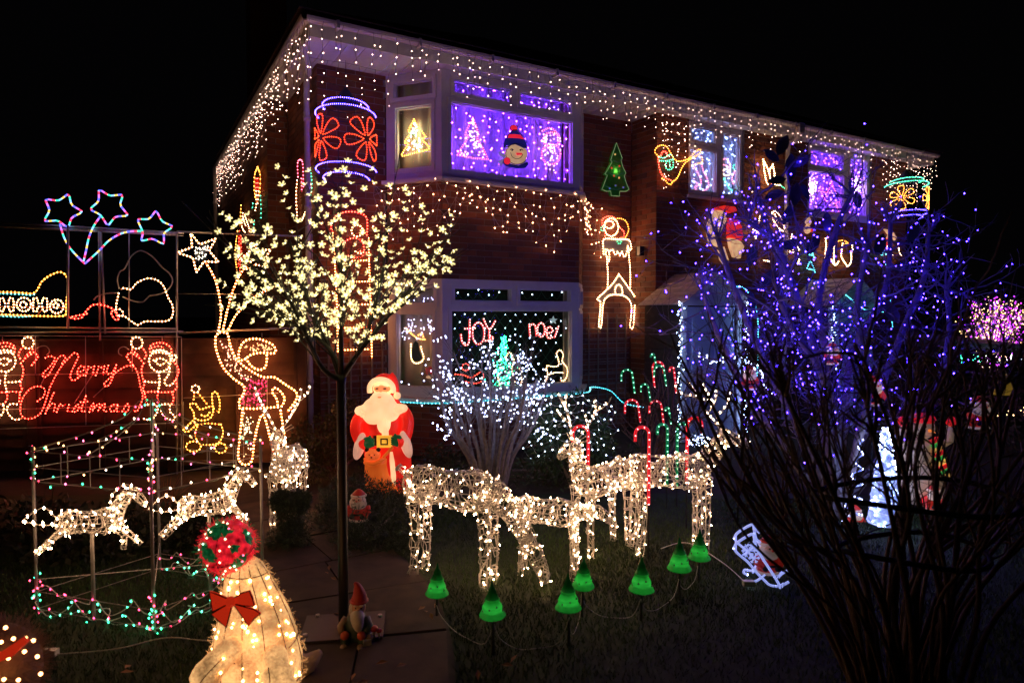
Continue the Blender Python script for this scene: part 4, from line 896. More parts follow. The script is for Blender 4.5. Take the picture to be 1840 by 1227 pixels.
def santa_rope(fx, nm):
    g_ = lambda L: [([(fx(x), y) for x, y in (p[0] if isinstance(p, tuple) else p)], p[1] if isinstance(p, tuple) else False) for p in L]
    rope(t, g_([[(1505, 235), (1500, 190), (1530, 160), (1590, 143), (1660, 155), (1710, 195), (1718, 245)], [(1520, 195), (1580, 178), (1640, 190)], [(1330, 365), (1285, 310), (1270, 270), (1310, 245), (1330, 190)], [(1450, 300), (1465, 260), (1440, 210), (1415, 190)], [(1340, 260), (1400, 300), (1420, 330)], [(1350, 240), (1400, 280)], [(1440, 350), (1418, 400), (1425, 480), (1445, 560), (1430, 610), (1450, 650), (1460, 745)], [(1735, 330), (1790, 410), (1770, 490), (1745, 530)], [(1760, 520), (1772, 590), (1730, 640), (1740, 700), (1720, 755)], [(1450, 640), (1520, 632), (1600, 640), (1730, 636)], [(1590, 640), (1575, 690), (1600, 750)]]), cM, 'red', step=.034, br=.0085)
    rope(t, g_([(ell(1370, 145, 58, 58, 14), True), (ell(1602, 325, 108, 108, 20), True), [(1505, 235), (1560, 220), (1640, 220), (1712, 260)], [(1530, 250), (1600, 240), (1690, 260)], [(1540, 320), (1600, 300), (1660, 320), (1690, 350)], [(1560, 330), (1600, 370), (1660, 340)], (ell(1742, 290, 25, 25, 8), True), [(1590, 440), (1600, 540), (1580, 640)], [(1455, 530), (1520, 538), (1610, 540)], [(1700, 400), (1690, 460), (1650, 520), (1660, 565), (1700, 572), (1745, 540)], [(1480, 760), (1545, 757), (1582, 810), (1545, 885), (1490, 915), (1430, 900)], [(1620, 760), (1700, 760), (1702, 830), (1750, 885), (1725, 920), (1650, 880), (1612, 820), (1620, 760)]]), cM, 'cream', step=.034, br=.008)
santa_rope(lambda x: x, 'r'); santa_rope(lambda x: 1650 - x, 'l')
b = MB(); b.tube(cr([cM(*p) + fn * -.01 for p in ((350, 215), (400, 180), (460, 180), (490, 230), (460, 270))], 5), .005, M_CLEAR, 5); b.build('unlit_rope', t, smooth=True); b = MB(); b.tube(cr([cM(*p) + fn * -.01 for p in ((1290, 215), (1240, 185), (1190, 205), (1185, 250), (1220, 275))], 5), .005, M_CLEAR, 5); b.build('unlit_rope', t)
# elf figure
cE = Z(310, 580, 4.381, lambda x, y: FN(x, y, .105)); cE5 = Z(0, 320, 3.286, lambda x, y: FN(x, y, .105))
t = thing('rope_light_elf', cE(700, 1110), 'large white rope light elf in a cap throwing stars, against the fence', 'rope light')
rope(t, [[(340, 110), (338, 180), (362, 270), (405, 360), (470, 430), (530, 475), (562, 500), (560, 560), (525, 610), (530, 668)], [(340, 110), (370, 75), (430, 85), (448, 150), (470, 220), (500, 280), (560, 340), (650, 398), (720, 428), (800, 428), (880, 480), (972, 545), (975, 600), (940, 655), (905, 700)], [(860, 655), (882, 600), (855, 545), (805, 510), (785, 545), (820, 600), (828, 655)], [(530, 670), (640, 675), (740, 668), (830, 662)],
         [(525, 300), (522, 230), (560, 150), (640, 125), (720, 140), (790, 175), (812, 215), (795, 240), (700, 235), (620, 250), (570, 285), (525, 300)], [(578, 280), (620, 340), (680, 370), (728, 350), (742, 300), (742, 240)],
         [(552, 680), (540, 800), (525, 940), (518, 1060), (560, 1115), (620, 1090), (640, 960), (660, 850), (695, 735), (722, 740), (760, 870), (800, 1040)], [(850, 690), (870, 820), (890, 960), (900, 1050)]], cE, 'white', r=.0095, br=.012, name='body_outline')
rope(t, [[(1290, 900), (1305, 800), (1292, 680), (1262, 580), (1215, 500)], [(1318, 890), (1350, 750), (1385, 640), (1430, 550), (1490, 485)], [(1350, 890), (1400, 800), (1490, 710), (1620, 640)]], cE5, 'white', r=.009, br=.0105, name='star_trail')
rope(t, [(round_poly([(1125, 325), (1180, 392), (1275, 358), (1235, 430), (1292, 497), (1205, 492), (1160, 557), (1138, 470), (1048, 440), (1135, 408)]), True), (round_poly([(1410, 480), (1470, 440), (1480, 380), (1530, 430), (1600, 420), (1560, 480), (1580, 530), (1510, 510), (1450, 540), (1455, 490)]), True)], cE5, 'cream', r=.008, br=.0095, name='star', k=3)
def fill(t, mp, poly, n, col, st, nm, br=.006):
    a, b = MB(), MB(); m = glow(col, st); xs = [p[0] for p in poly]; ys = [p[1] for p in poly]; k = 0
    def ins(x, y):
        c = False
        for i in range(len(poly)):
            (x1, y1), (x2, y2) = poly[i-1], poly[i]
            if (y1 > y) != (y2 > y) and x < (x2-x1) * (y-y1) / (y2-y1) + x1: c = not c
        return c
    last = None
    while k < n:
        x, y = R.uniform(min(xs), max(xs)), R.uniform(min(ys), max(ys))
        if ins(x, y):
            p = mp(x, y); b.blob(p, br, m, -1); k += 1; q = p + Vector((R.uniform(-.03, .03), 0, R.uniform(-.05, .05))); a.tube([p, q], .0012, M_CLEAR, 3, caps=False)
            a.tube([mp(x, y - 30), mp(x, y + 30)], .0008, M_CLEAR, 3, caps=False)
    o = a.build(nm, t); b.build('bulb', o, kind='stuff')
fill(t, cE, [(560, 440), (740, 440), (740, 650), (540, 650)], 80, (1., .02, .08), 12, 'red_net'); fill(t, cE, [(370, 130), (440, 130), (500, 300), (640, 420), (560, 470), (420, 350)], 55, (1., .35, .2), 12, 'arm_net')
fill(t, cE, [(550, 210), (600, 160), (720, 160), (790, 210), (620, 230)], 36, (1., .3, .12), 12, 'cap_net'); fill(t, cE, [(560, 700), (640, 700), (620, 1050), (540, 1050)], 40, (1., .6, .3), 12, 'leg_net')
fill(t, cE5, [(1140, 410), (1230, 400), (1210, 480), (1160, 490)], 30, (1., .8, .6), 12, 'star_net')
for a_, b_ in (((705, 80), (705, 125)), ((560, 480), (560, 1090)), ((745, 440), (745, 670))): b = MB(); b.tube([cE(*a_), cE(*b_)], .004, M_WIRE, 5); b.build('frame_wire', t)
t = thing('rope_light_bear', cE(280, 1010), 'small orange rope light bear in a party hat left of the elf', 'rope light')
rope(t, [([(140, 640), (140, 665), (165, 700), (175, 750), (230, 768), (290, 755), (318, 710), (322, 660), (285, 660), (215, 680), (180, 635), (140, 640)], False), ([(230, 725), (265, 735), (295, 700)], False), ([(320, 680), (312, 610), (312, 560), (340, 543), (362, 580), (372, 640), (365, 700), (345, 690)], False), ([(175, 750), (140, 790), (88, 835), (100, 858), (140, 845), (195, 790)], False), ([(380, 800), (398, 860), (375, 930), (330, 955), (240, 960), (195, 930), (178, 870), (200, 800)], False), (ell(165, 972, 58, 40, 14), True), (ell(378, 985, 45, 38, 12), True)], cE, 'yellow', step=.034, br=.0085)
rope(t, [[(200, 800), (280, 790), (380, 800)], [(200, 550), (240, 600), (275, 645)], [(172, 550), (165, 610)]], cE, 'orange')
rope(t, [(ell(180, 520, 30, 28, 10), True)], cE, 'cream')
frame_lines(t, [((85, 20 + 600), (85, 1165)), ((85, 1165), (560, 1110)), ((85, 1085), (560, 1080))], cE)
# ------------------------------------------------------------------ wire-frame animals
M_DW = mat('white_wire', (.78, .74, .68), .4, noise=.05)
M_DB = glow((1., .56, .29), 76)
def frames(pts):
    out = []; up = None
    for j, p in enumerate(pts):
        a = pts[max(0, j - 1)]; b = pts[min(len(pts) - 1, j + 1)]; t = unit(b - a)
        if up is None: up = unit(Vector((0, 0, 1)).cross(t)) if abs(t.z) < .95 else Vector((0, 1, 0))
        up = unit(up - t * up.dot(t)); out.append((p, up, t.cross(up)))
    return out
def wlimb(name, root, M, pts, rads, nl=5, coils=3, rings=4, wr=.0032, nb=12, sq=1., bulbs=None, jit=.12):
    mb = MB(); P_ = cr([Vector(p) for p in pts], 5); n = len(P_); f = frames(P_); sc_ = min(1., M.to_scale().x / .66); wr *= max(.7, sc_); coils = max(1, int(coils * sc_ ** 1.3))
    def rad(s): 
        x = s * (len(rads) - 1); i = min(int(x), len(rads) - 2); return rads[i] + (rads[i+1] - rads[i]) * (x - i)
    def at_(s, an, k=1.):
        x = s * (n - 1); i = min(int(x), n - 2); p = f[i][0].lerp(f[i+1][0], x - i); r = rad(s) * k
        return M @ (p + f[i][1] * (math.cos(an) * r) + f[i][2] * (math.sin(an) * r * sq))
    for q in range(nl):
        an = 2 * math.pi * q / nl + .3; mb.tube([at_(s / 8, an) for s in range(9)], wr, M_DW, 4, caps=False)
    for q in range(rings + 1):
        s = q / rings; mb.tube([at_(s, 2 * math.pi * i / 9) for i in range(9)], wr, M_DW, 4, True)
    for c in range(coils):                   # the light cable wound loosely over the frame
        ph = R.uniform(0, 6.28); tn = R.uniform(1.2, 2.6) * R.choice((-1, 1)); st = 26
        pts2 = [at_(min(1, max(0, i / st + R.uniform(-.03, .03))), ph + tn * 2 * math.pi * i / st + R.uniform(-.35, .35), 1 + R.uniform(-jit, jit)) for i in range(st + 1)]
        mb.tube(cr(pts2, 2), .003 * max(.65, sc_), M_DW, 4, caps=False)
    for _ in range(nb):
        p = at_(R.random(), R.uniform(0, 6.28), 1.06); rot = Matrix.Rotation(R.uniform(0, 3), 3, 'Z') @ Matrix.Rotation(R.uniform(0, 3), 3, 'X')
        mb.blob(p, (.005, .005, .013), M_DW, -1, rot); bulbs.blob(p + rot @ Vector((0, 0, .013)), (.0042, .0042, .0078), M_DB, -1, rot)
    mb.build(name, root, smooth=True)
def animal(name, x, y, h, yaw, label, cat, neck, head, antler=None, kind='deer', z0=0., group=None, legs=None, nbk=1., ears=True, tail=True):
    root = thing(name, (x, y, z0), label, cat, yaw, group)
    M = Matrix.Translation((x, y, z0)) @ Matrix.Rotation(yaw, 4, 'Z') @ Matrix.Scale(h, 4); bl = MB(); k = nbk * h / .68
    wlimb('body', root, M, [(-.46, 0, .88), (-.25, 0, .86), (.1, 0, .84), (.40, 0, .86)], [.10, .18, .155, .19, .11], 8, 15, 6, nb=int(75*k), bulbs=bl)
    wlimb('neck', root, M, neck, [.14, .095, .075], 6, 9, 4, nb=int(30*k), bulbs=bl)
    wlimb('head', root, M, head, [.05, .075, .06, .03], 5, 6, 4, nb=int(16*k), bulbs=bl)
    legs = legs or [[(sx * .34, sy * .12, .80), (sx * .36 + (.04 if sx < 0 else 0), sy * .12, .45), (sx * .35, sy * .12, .0)] for sx in (-1, 1) for sy in (-1, 1)]
    for L in legs:
        wlimb('leg', root, M, L, [.085, .048, .042, .04], 4, 4, 6, nb=int(17*k), bulbs=bl, jit=.3)
    hp = Vector(head[1])
    if ears:
        for s in (-1, 1):
            e = MB(); q = [M @ (hp + Vector(v)) for v in ((-.03, s * .05, .05), (-.06, s * .15, .12), (-.10, s * .17, .08), (-.05, s * .07, .03))]; e.tube(q, .0026, M_DW, 4, True); e.build('ear', root)
    if tail: wlimb('tail', root, M, [(-.46, 0, .92), (-.55, 0, 1.0), (-.58, 0, .97)], [.03, .03, .01], 3, 1, 2, nb=3, bulbs=bl)
    if antler:
        for s in (-1, 1):
            a = MB(); base = hp + Vector((-.02, s * .04, .06))
            for br_ in antler:
                q = [M @ (base + Vector((p[0], s * p[1], p[2]))) for p in br_]; a.tube(cr(q, 3), .003, M_DW, 4); a.tube(cr([v + Vector((.008, 0, .008)) for v in q], 3), .0022, M_DW, 3)
                for p in along(q, .05, jit=.4): 
                    rt = Matrix.Rotation(R.uniform(-.7, .7), 3, 'Y'); bl.blob(p + Vector((0, 0, .012)), (.0042, .0042, .0078), M_DB, -1, rt)
            a.build('antler', root)
    bl.build('bulb', root, kind='stuff'); return root
ANT = [[(0, 0, 0), (-.08, .10, .16), (-.10, .2, .34), (-.02, .24, .5)], [(-.08, .10, .16), (.02, .16, .26), (.06, .18, .32)], [(-.10, .2, .34), (-.2, .28, .42), (-.24, .3, .5)]]
NG, HG = [(.34, 0, .88), (.56, 0, .70), (.74, 0, .45)], [(.72, 0, .48), (.78, 0, .36), (.86, 0, .2), (.88, 0, .10)]
NS, HS = [(.34, 0, .92), (.46, 0, 1.08), (.50, 0, 1.28)], [(.46, 0, 1.27), (.54, 0, 1.33), (.68, 0, 1.27), (.76, 0, 1.22)]
def gx(px, d): return (px - CX) / FP * d
animal('wire_deer', gx(812, 4.18), 4.18, .70, math.radians(-20), 'grazing lit wire deer with its head down, nearest the path', 'deer figure', NG, HG, group=None)
animal('wire_fawn', gx(985, 4.28), 4.28, .49, math.radians(-12), 'small lit wire fawn between the grazing deer and the antlered ones', 'deer figure', [(.34, 0, .88), (.48, 0, .86), (.60, 0, .86)], [(.56, 0, .9), (.66, 0, .9), (.8, 0, .8), (.86, 0, .74)])
animal('wire_stag', gx(1085, 4.75), 4.75, .60, math.radians(-138), 'lit wire stag facing out, antlers raised behind the fawn', 'deer figure', NS, HS, ANT)
animal('wire_stag', gx(1205, 4.72), 4.72, .68, math.radians(6), 'largest lit wire stag, standing with head up beside the dark bush', 'deer figure', [(.34, 0, .90), (.48, 0, 1.02), (.56, 0, 1.16)], [(.52, 0, 1.14), (.62, 0, 1.2), (.78, 0, 1.15), (.86, 0, 1.1)], [[(0, 0, 0), (-.14, .08, .16), (-.22, .14, .34), (-.34, .18, .52)], [(-.14, .08, .16), (-.04, .12, .3), (-.02, .14, .42)], [(-.22, .14, .34), (-.38, .2, .36), (-.46, .22, .46)]])
animal('wire_stag', gx(515, 5.25), 5.25, .60, math.radians(-84), 'lit wire stag seen end on beside the elf, standing behind a small conifer', 'deer figure', NS, HS, ANT, nbk=.85)
# ------------------------------------------------------------------ carousel
cx_, cyy = -2.11, 3.86
M_CPOLE = mat('dull_grey_pole', (.30, .28, .26), .5, noise=.2)
car = thing('carousel_frame', (cx_, cyy, 0), 'white wire carousel frame with coloured bulbs in the left garden', 'carousel')
Lp, Rp, Fp, Bp = Vector((-2.70, 3.70, 0)), Vector((-1.53, 4.0, 0)), Vector((-1.905, 3.46, 0)), Vector((-2.32, 4.30, 0))
for p in (Lp, Rp, Fp, Bp): b = MB(); b.tube([p, p + Vector((0, 0, .96))], .009, M_CPOLE, 8); b.build('pole', car, smooth=True)
apex = Vector((cx_, cyy, 1.20)); M_MIX = [glow(c, s) for c, s in (((1., .05, .12), 11), ((1., .45, .15), 13), ((.05, 1., .4), 8), ((1., .7, .5), 13), ((1., .12, .3), 11))]
hub = MB(); hub.tube([Vector((cx_, cyy, .85)), apex], .009, M_WCAB, 6); hub.build('hub', car)
blb = MB(); M_GW = mat('green_wire', (.03, .06, .03), .5, noise=.1)
def lights(pts, step, cols, off=.0, br=.0056):
    for p in along(pts, step, jit=.35):
        q = p + Vector((R.uniform(-.012, .012), R.uniform(-.012, .012), R.uniform(-.012, .012) - off)); blb.blob(q, (br, br, br * 1.3), R.choice(cols), -1)
cnr = [Lp, Fp, Rp, Bp]
for i in range(4):
    a, c = cnr[i], cnr[(i + 1) % 4]
    for z in (.93, .84, .76):
        w_ = MB(); q = [a + Vector((0, 0, z)), c + Vector((0, 0, z))]; w_.tube(q, .0028, M_CPOLE, 4)
        if z != .84:
            g_ = [q[0].lerp(q[1], k / 14) + Vector((0, 0, R.uniform(-.012, .012))) for k in range(15)]; w_.tube(cr(g_, 2), .0022, M_GW, 3); lights(g_, .11, M_MIX)
        w_.build('roof_rail', car)
    for k in (1, 2, 3):
        p = a.lerp(c, k / 4); w_ = MB(); w_.tube([p + Vector((0, 0, .76)), p + Vector((0, 0, .93))], .0025, M_CPOLE, 4); w_.build('rail_post', car)
    w_ = MB()                                 # swept roof ribs
    for t_ in (0, .5):
        p = a.lerp(c, t_) + Vector((0, 0, .94)); hk = Vector(((p.x - cx_), (p.y - cyy), 0))
        q = cr([p, Vector((cx_, cyy, 0)) + hk * .6 + Vector((0, 0, 1.01)), Vector((cx_, cyy, 0)) + hk * .25 + Vector((0, 0, 1.10)), Vector((cx_, cyy, 0)) + hk * .12 + Vector((0, 0, 1.19)), Vector((cx_, cyy, 0)) + hk * .05 + Vector((0, 0, 1.2))], 5)
        w_.tube(q, .0028, M_CPOLE, 4); w_.tube([v + Vector((.004, 0, .006)) for v in q], .002, M_GW, 3); lights(q, .085, M_MIX)
    w_.build('roof_rib', car)
    for z, amp in ((.03, 0), (.13, 0)):       # base rails
        w_ = MB(); w_.tube([a + Vector((0, 0, z)), c + Vector((0, 0, z))], .0025, M_CPOLE, 4); w_.build('base_rail', car)
    if i in (0, 1, 2):
        G2 = [glow((.05, 1., .45), 11), glow((.1, 1., .5), 9), glow((1., .05, .15), 10)] 
        for z0_, cs in ((.13, [G2[2], G2[2], G2[0]]), (.06, G2[:2]), (.01, G2[:2] + [G2[2]])):
            s_ = [a.lerp(c, k / 12) + Vector((R.uniform(-.03, .03), R.uniform(-.04, .04), max(.01, z0_ + .035 * math.sin(k * 2.1) + R.uniform(-.02, .02)))) for k in range(13)]
            w_ = MB(); w_.tube(cr(s_, 4), .0028, M_WCAB, 4); w_.build('light_cable', car); lights(cr(s_, 3), .085, cs)
for p in (Lp, Fp):
    s_ = [p + Vector((math.cos(k * 1.7) * .018, math.sin(k * 1.7) * .018, .76 + .012 * k)) for k in range(18)]; w_ = MB(); w_.tube(cr(s_, 3), .0025, M_GW, 3); w_.build('light_cable', car); lights(s_, .035, M_MIX)
    s_ = [p + Vector((math.cos(k * 1.7) * .02, math.sin(k * 1.7) * .02, .01 + .014 * k)) for k in range(16)]; lights(s_, .03, M_MIX[:1] + [M_MIX[2]])
for a, c in ((Lp, Rp), (Bp, Fp)):
    w_ = MB(); w_.tube([a + Vector((0, 0, .2)), c + Vector((0, 0, .2))], .0025, M_WCAB, 4); w_.build('brace', car)
blb.build('bulb', car, kind='stuff')
horse_legs = [[(-.30, s * .08, .82), (-.52, s * .09, .62), (-.72, s * .08, .44)] for s in (-1, 1)] + [[(.30, s * .08, .80), (.46, s * .09, .62), (.55 + .1 * s, s * .08, .42)] for s in (-1, 1)]
for (x, y, zc, h, yaw, lb) in ((-2.30, 3.58, .56, .36, 14, 'lit wire horse on a pole at the left of the carousel frame'), (-1.73, 3.74, .61, .34, 38, 'lit wire horse on a pole beside the seal, right of the carousel frame')):
    z0 = zc - .82 * h
    hs_ = animal('wire_horse', x, y, h, math.radians(yaw), lb, 'horse figure', [(.30, 0, .90), (.42, 0, 1.12), (.52, 0, 1.26)], [(.46, 0, 1.26), (.58, 0, 1.26), (.70, 0, 1.12), (.74, 0, 1.04)], z0=z0, legs=horse_legs, nbk=.85, ears=False, tail=False)
    M = Matrix.Translation((x, y, z0)) @ Matrix.Rotation(math.radians(yaw), 4, 'Z') @ Matrix.Scale(h, 4); b = MB(); bb_ = MB()
    q = cr([M @ Vector(p) for p in ((-.46, 0, .92), (-.62, 0, 1.10), (-.80, 0, 1.02), (-.92, 0, .92))], 4); b.tube(q, .003, M_DW, 4); q2_ = cr([M @ Vector(p) for p in ((-.46, 0, .84), (-.66, 0, .84), (-.92, 0, .92))], 4); b.tube(q2_, .003, M_DW, 4)
    for p in along(q + q2_, .045): bb_.blob(p, (.006, .006, .01), M_DB, -1)
    o = b.build('tail', hs_); bb_.build('bulb', o, kind='stuff'); b = MB(); bb_ = MB()
    q = cr([M @ Vector(p) for p in ((.3, 0, 1.02), (.26, 0, 1.16), (.34, 0, 1.30), (.46, 0, 1.38), (.58, 0, 1.36))], 4); b.tube(q, .003, M_DW, 4)
    for p in along(q, .04): bb_.blob(p, (.006, .006, .01), M_DB, -1)
    o = b.build('mane', hs_); bb_.build('bulb', o, kind='stuff')
    b = MB(); b.tube([(x, y, 0), (x, y, zc - .04)], .010, M_CPOLE, 8); b.build('pole', hs_, smooth=True)
b = MB()
# ------------------------------------------------------------------ lit seal with ball
D = 2.9
seal = thing('lit_seal', P(455, 1272, D), 'glowing fleecy seal sculpture in a red bow balancing a ball on its nose', 'seal figure')
def fleece(name, col, es):
    m, n, l, b = nodes(name); b.inputs['Roughness'].default_value = .95
    tc = n.new('ShaderNodeTexCoord'); nt = n.new('ShaderNodeTexNoise'); nt.inputs['Scale'].default_value = 95; nt.inputs['Detail'].default_value = 10; nt.inputs['Roughness'].default_value = .75; l.new(tc.outputs['Object'], nt.inputs['Vector'])
    n2 = n.new('ShaderNodeTexNoise'); n2.inputs['Scale'].default_value = 9; l.new(tc.outputs['Object'], n2.inputs['Vector'])
    ml = n.new('ShaderNodeMath'); ml.operation = 'MULTIPLY'; l.new(nt.outputs['Fac'], ml.inputs[0]); l.new(n2.outputs['Fac'], ml.inputs[1])
    mr = n.new('ShaderNodeMapRange'); mr.inputs[1].default_value = .15; mr.inputs[2].default_value = .36; mr.inputs[3].default_value = es * .25; mr.inputs[4].default_value = es * 1.5; l.new(ml.outputs[0], mr.inputs[0])
    b.inputs['Base Color'].default_value = (*col, 1); b.inputs['Emission Color'].default_value = (*col, 1); l.new(mr.outputs[0], b.inputs['Emission Strength'])
    bp = n.new('ShaderNodeBump'); bp.inputs['Strength'].default_value = 1; bp.inputs['Distance'].default_value = .012; l.new(nt.outputs['Fac'], bp.inputs['Height']); l.new(bp.outputs[0], b.inputs['Normal'])
    return m
FLC = fleece('lit_fleece', (1., .52, .19), .85)
prof = [(1002, 424, 458), (1012, 412, 470), (1035, 404, 484), (1062, 401, 499), (1100, 396, 517), (1140, 388, 532), (1180, 384, 541), (1215, 382, 541), (1250, 390, 530), (1272, 400, 515)]
def ring(y, xl, xr, n=28, k=1., dep=.85, nz=.0):
    a, b_ = P(xl, y, D), P(xr, y, D); c = (a + b_) / 2; r = (b_ - a).length / 2; out = []
    for i in range(n):
        an = 2 * math.pi * i / n; rr = r * k * (1 + R.uniform(-nz, nz)); out.append(Vector((c.x + math.cos(an) * rr, c.y + math.sin(an) * rr * dep, c.z + R.uniform(-nz, nz) * .05)))
    return out
b = MB(); S_ = []
for (y0, a0, b0), (y1, a1, b1) in zip(prof, prof[1:]):
    for k in range(3): tt = k / 3; S_.append((y0 + (y1-y0)*tt, a0 + (a1-a0)*tt, b0 + (b1-b0)*tt))
S_.append(prof[-1]); rings_ = [ring(*s, n=36, nz=.022) for s in S_]
vv = [v for r_ in rings_ for v in r_]; b.add(vv, [(j*36+i, j*36+(i+1)%36, (j+1)*36+(i+1)%36, (j+1)*36+i)[::-1] for j in range(len(rings_)-1) for i in range(36)] + [tuple(range(36))], FLC); b.build('body', seal, smooth=True)
fz = MB()                                    # loose fibres
for _ in range(900):
    y = R.uniform(1012, 1265); s = min(range(len(S_)), key=lambda i: abs(S_[i][0] - y)); v = rings_[s][R.randrange(36)]; c = sum(rings_[s], Vector()) / 36; o_ = unit(v - c)
    q = [v, v + o_ * .012 + Vector((R.uniform(-.015, .015), 0, R.uniform(-.02, .02))), v + o_ * R.uniform(.002, .012) + Vector((R.uniform(-.018, .018), 0, R.uniform(-.018, .018)))]; fz.tube(q, .0006, FLC, 3, caps=False)
fz.build('fleece', seal, kind='stuff')
M_RIB = mat('rusty_wire', (.10, .05, .03), .6, metal=.3, noise=.3)
for i in range(0, 36, 3):
    w_ = MB(); w_.tube([ring(*s, n=36, k=1.012)[i] for s in S_[2::2]], .0022, M_RIB, 4); w_.build('rib_wire', seal)
for y_ in (1030, 1135, 1140, 1200):
    s = min(S_, key=lambda q: abs(q[0] - y_)); w_ = MB(); w_.tube([v + Vector((0, 0, .05 * (v.y - D) / .2 - .01 if y_ > 1100 else 0)) for v in ring(*s, n=36, k=1.02)], .0028, M_RIB, 4, True); w_.build('hoop_wire', seal)
bl = MB()
for _ in range(120):
    y = R.uniform(1030, 1262); si = min(range(len(S_)), key=lambda i: abs(S_[i][0] - y)); c = sum(rings_[si], Vector()) / 36; an = R.uniform(math.pi * 1.03, math.pi * 1.97); rr_ = (rings_[si][0] - c).length
    bl.blob(c + Vector((math.cos(an) * rr_, math.sin(an) * rr_ * .85, R.uniform(-.02, .02))), R.uniform(.0045, .0075), glow((1., .55, .2), 16), 0)
bl.build('bulb', seal, kind='stuff')
for pts, rr_ in (([(415, 1165), (392, 1188), (370, 1215), (358, 1250)], [.05, .055, .06, .045]), ([(495, 1180), (498, 1205), (497, 1235), (500, 1260)], [.05, .068, .078, .07])):
    f = MB(); q = cr([P(*p, D - .17 - .03 * i) for i, p in enumerate(pts)], 4); n = len(q); f.tube(q, [rr_[min(3, int(i * 4 / n))] for i in range(n)], FLC, 14)
    f.blob(q[0], rr_[0], FLC, 2); fo = f.build('flipper', seal, smooth=True); w_ = MB(); w_.tube([v + Vector((0, -rr_[2] - .004, 0)) for v in q], .0024, M_RIB, 4); w_.build('edge_wire', fo)
    bl = MB()
    for _ in range(9): v = q[R.randrange(n)]; a_ = R.uniform(math.pi * 1.1, math.pi * 1.9); bl.blob(v + Vector((math.cos(a_), math.sin(a_), 0)) * rr_[2], .006, glow((1., .55, .2), 16), 0)
    bl.build('bulb', fo, kind='stuff')
f = MB(); f.tube([P(535, 1195, D + .1), P(556, 1190, D + .12), P(576, 1170, D + .13)], [.07, .045, .015], mat('dim_fleece', (.5, .36, .26), .95, noise=.2, bump=.5), 10); f.build('tail', seal, smooth=True)
BRED = mat('glowing_red_mesh_ribbon', (.8, .04, .02), .6, noise=.5, nscale=90, bump=.8, emis=(1., .04, .01), es=.38)  # ribbon is no lamp; a faint red glow is put into its colour to brighten it
cb = Z(340, 900, 3.753, lambda x, y: P(x, y, D - .27))
for pts in ([(135, 610), (180, 625), (265, 660), (270, 690), (160, 745), (148, 700)], [(290, 660), (350, 620), (405, 605), (425, 650), (440, 710), (360, 705), (295, 690)], [(265, 690), (150, 760), (200, 810), (250, 850), (285, 720)], [(300, 695), (400, 845), (440, 790), (480, 760), (440, 730)]):
    w_ = MB(); w_.plate([cb(*p) for p in pts], Vector((0, .012, 0)), BRED); w_.tube([cb(*p) for p in pts], .003, M_RIB, 4, True); w_.build('bow_loop', seal)
w_ = MB(); w_.blob(cb(280, 678), (.022, .02, .022), BRED, 2); w_.build('bow_knot', seal, smooth=True)
# ball resting on the nose
bc = P(409, 981, D - .02); ball = thing('tinsel_ball', bc - Vector((0, 0, .115)), 'red and green tinsel ball resting on the nose of the seal', 'ball')
rb = .116; vs, fs = ICO[3]; b = MB(); TR = plastic('lit_red_tinsel', (1., .02, .04), .42, 40, .9); TG = plastic('lit_green_tinsel', (.01, .22, .06), .22, 40, .8)
for f in fs:
    q = [vs[i] for i in f]; c = sum(q, Vector()) / 3; g_ = math.sin(c.x * 5 + c.z * 3) + math.cos(c.z * 6 - c.y * 3) + math.sin(c.y * 9); jj = [bc + v * (rb * (1 + .02 * math.sin(v.x * 60 + v.z * 47))) for v in q]
    b.add(jj, [(0, 1, 2)], TG if g_ > .9 or g_ < -1.5 else TR)
b.build('shell', ball); fz = MB()
for _ in range(900):
    v = Vector((R.gauss(0, 1), R.gauss(0, 1), R.gauss(0, 1))).normalized(); p = bc + v * rb; g_ = math.sin(v.x * 5 + v.z * 3) + math.cos(v.z * 6 - v.y * 3) + math.sin(v.y * 9)
    q = p + v * R.uniform(.004, .02) + Vector((R.uniform(-.012, .012), 0, R.uniform(-.012, .012))); fz.tube([p, q], .001, TG if g_ > .9 or g_ < -1.5 else TR, 3, caps=False)
fz.build('tinsel', ball, kind='stuff'); w_ = MB()
for ax in (0, 1, 2):
    w_.tube([bc + Matrix.Rotation(.5, 3, 'X') @ Vector([math.cos(k * .4) * rb * 1.01 if i == (ax + 1) % 3 else (math.sin(k * .4) * rb * 1.01 if i == (ax + 2) % 3 else 0) for i in range(3)]) for k in range(16)], .002, M_RIB, 4, True)
w_.build('wire', ball); bl = MB()
for _ in range(26):
    v = Vector((R.gauss(0, 1), -abs(R.gauss(0, 1)), R.gauss(0, 1))).normalized(); bl.blob(bc + v * rb, .005, glow(R.choice(((1., .7, .4), (1., .1, .2), (.4, 1., .6))), 6), -1)
bl.build('bulb', ball, kind='stuff')
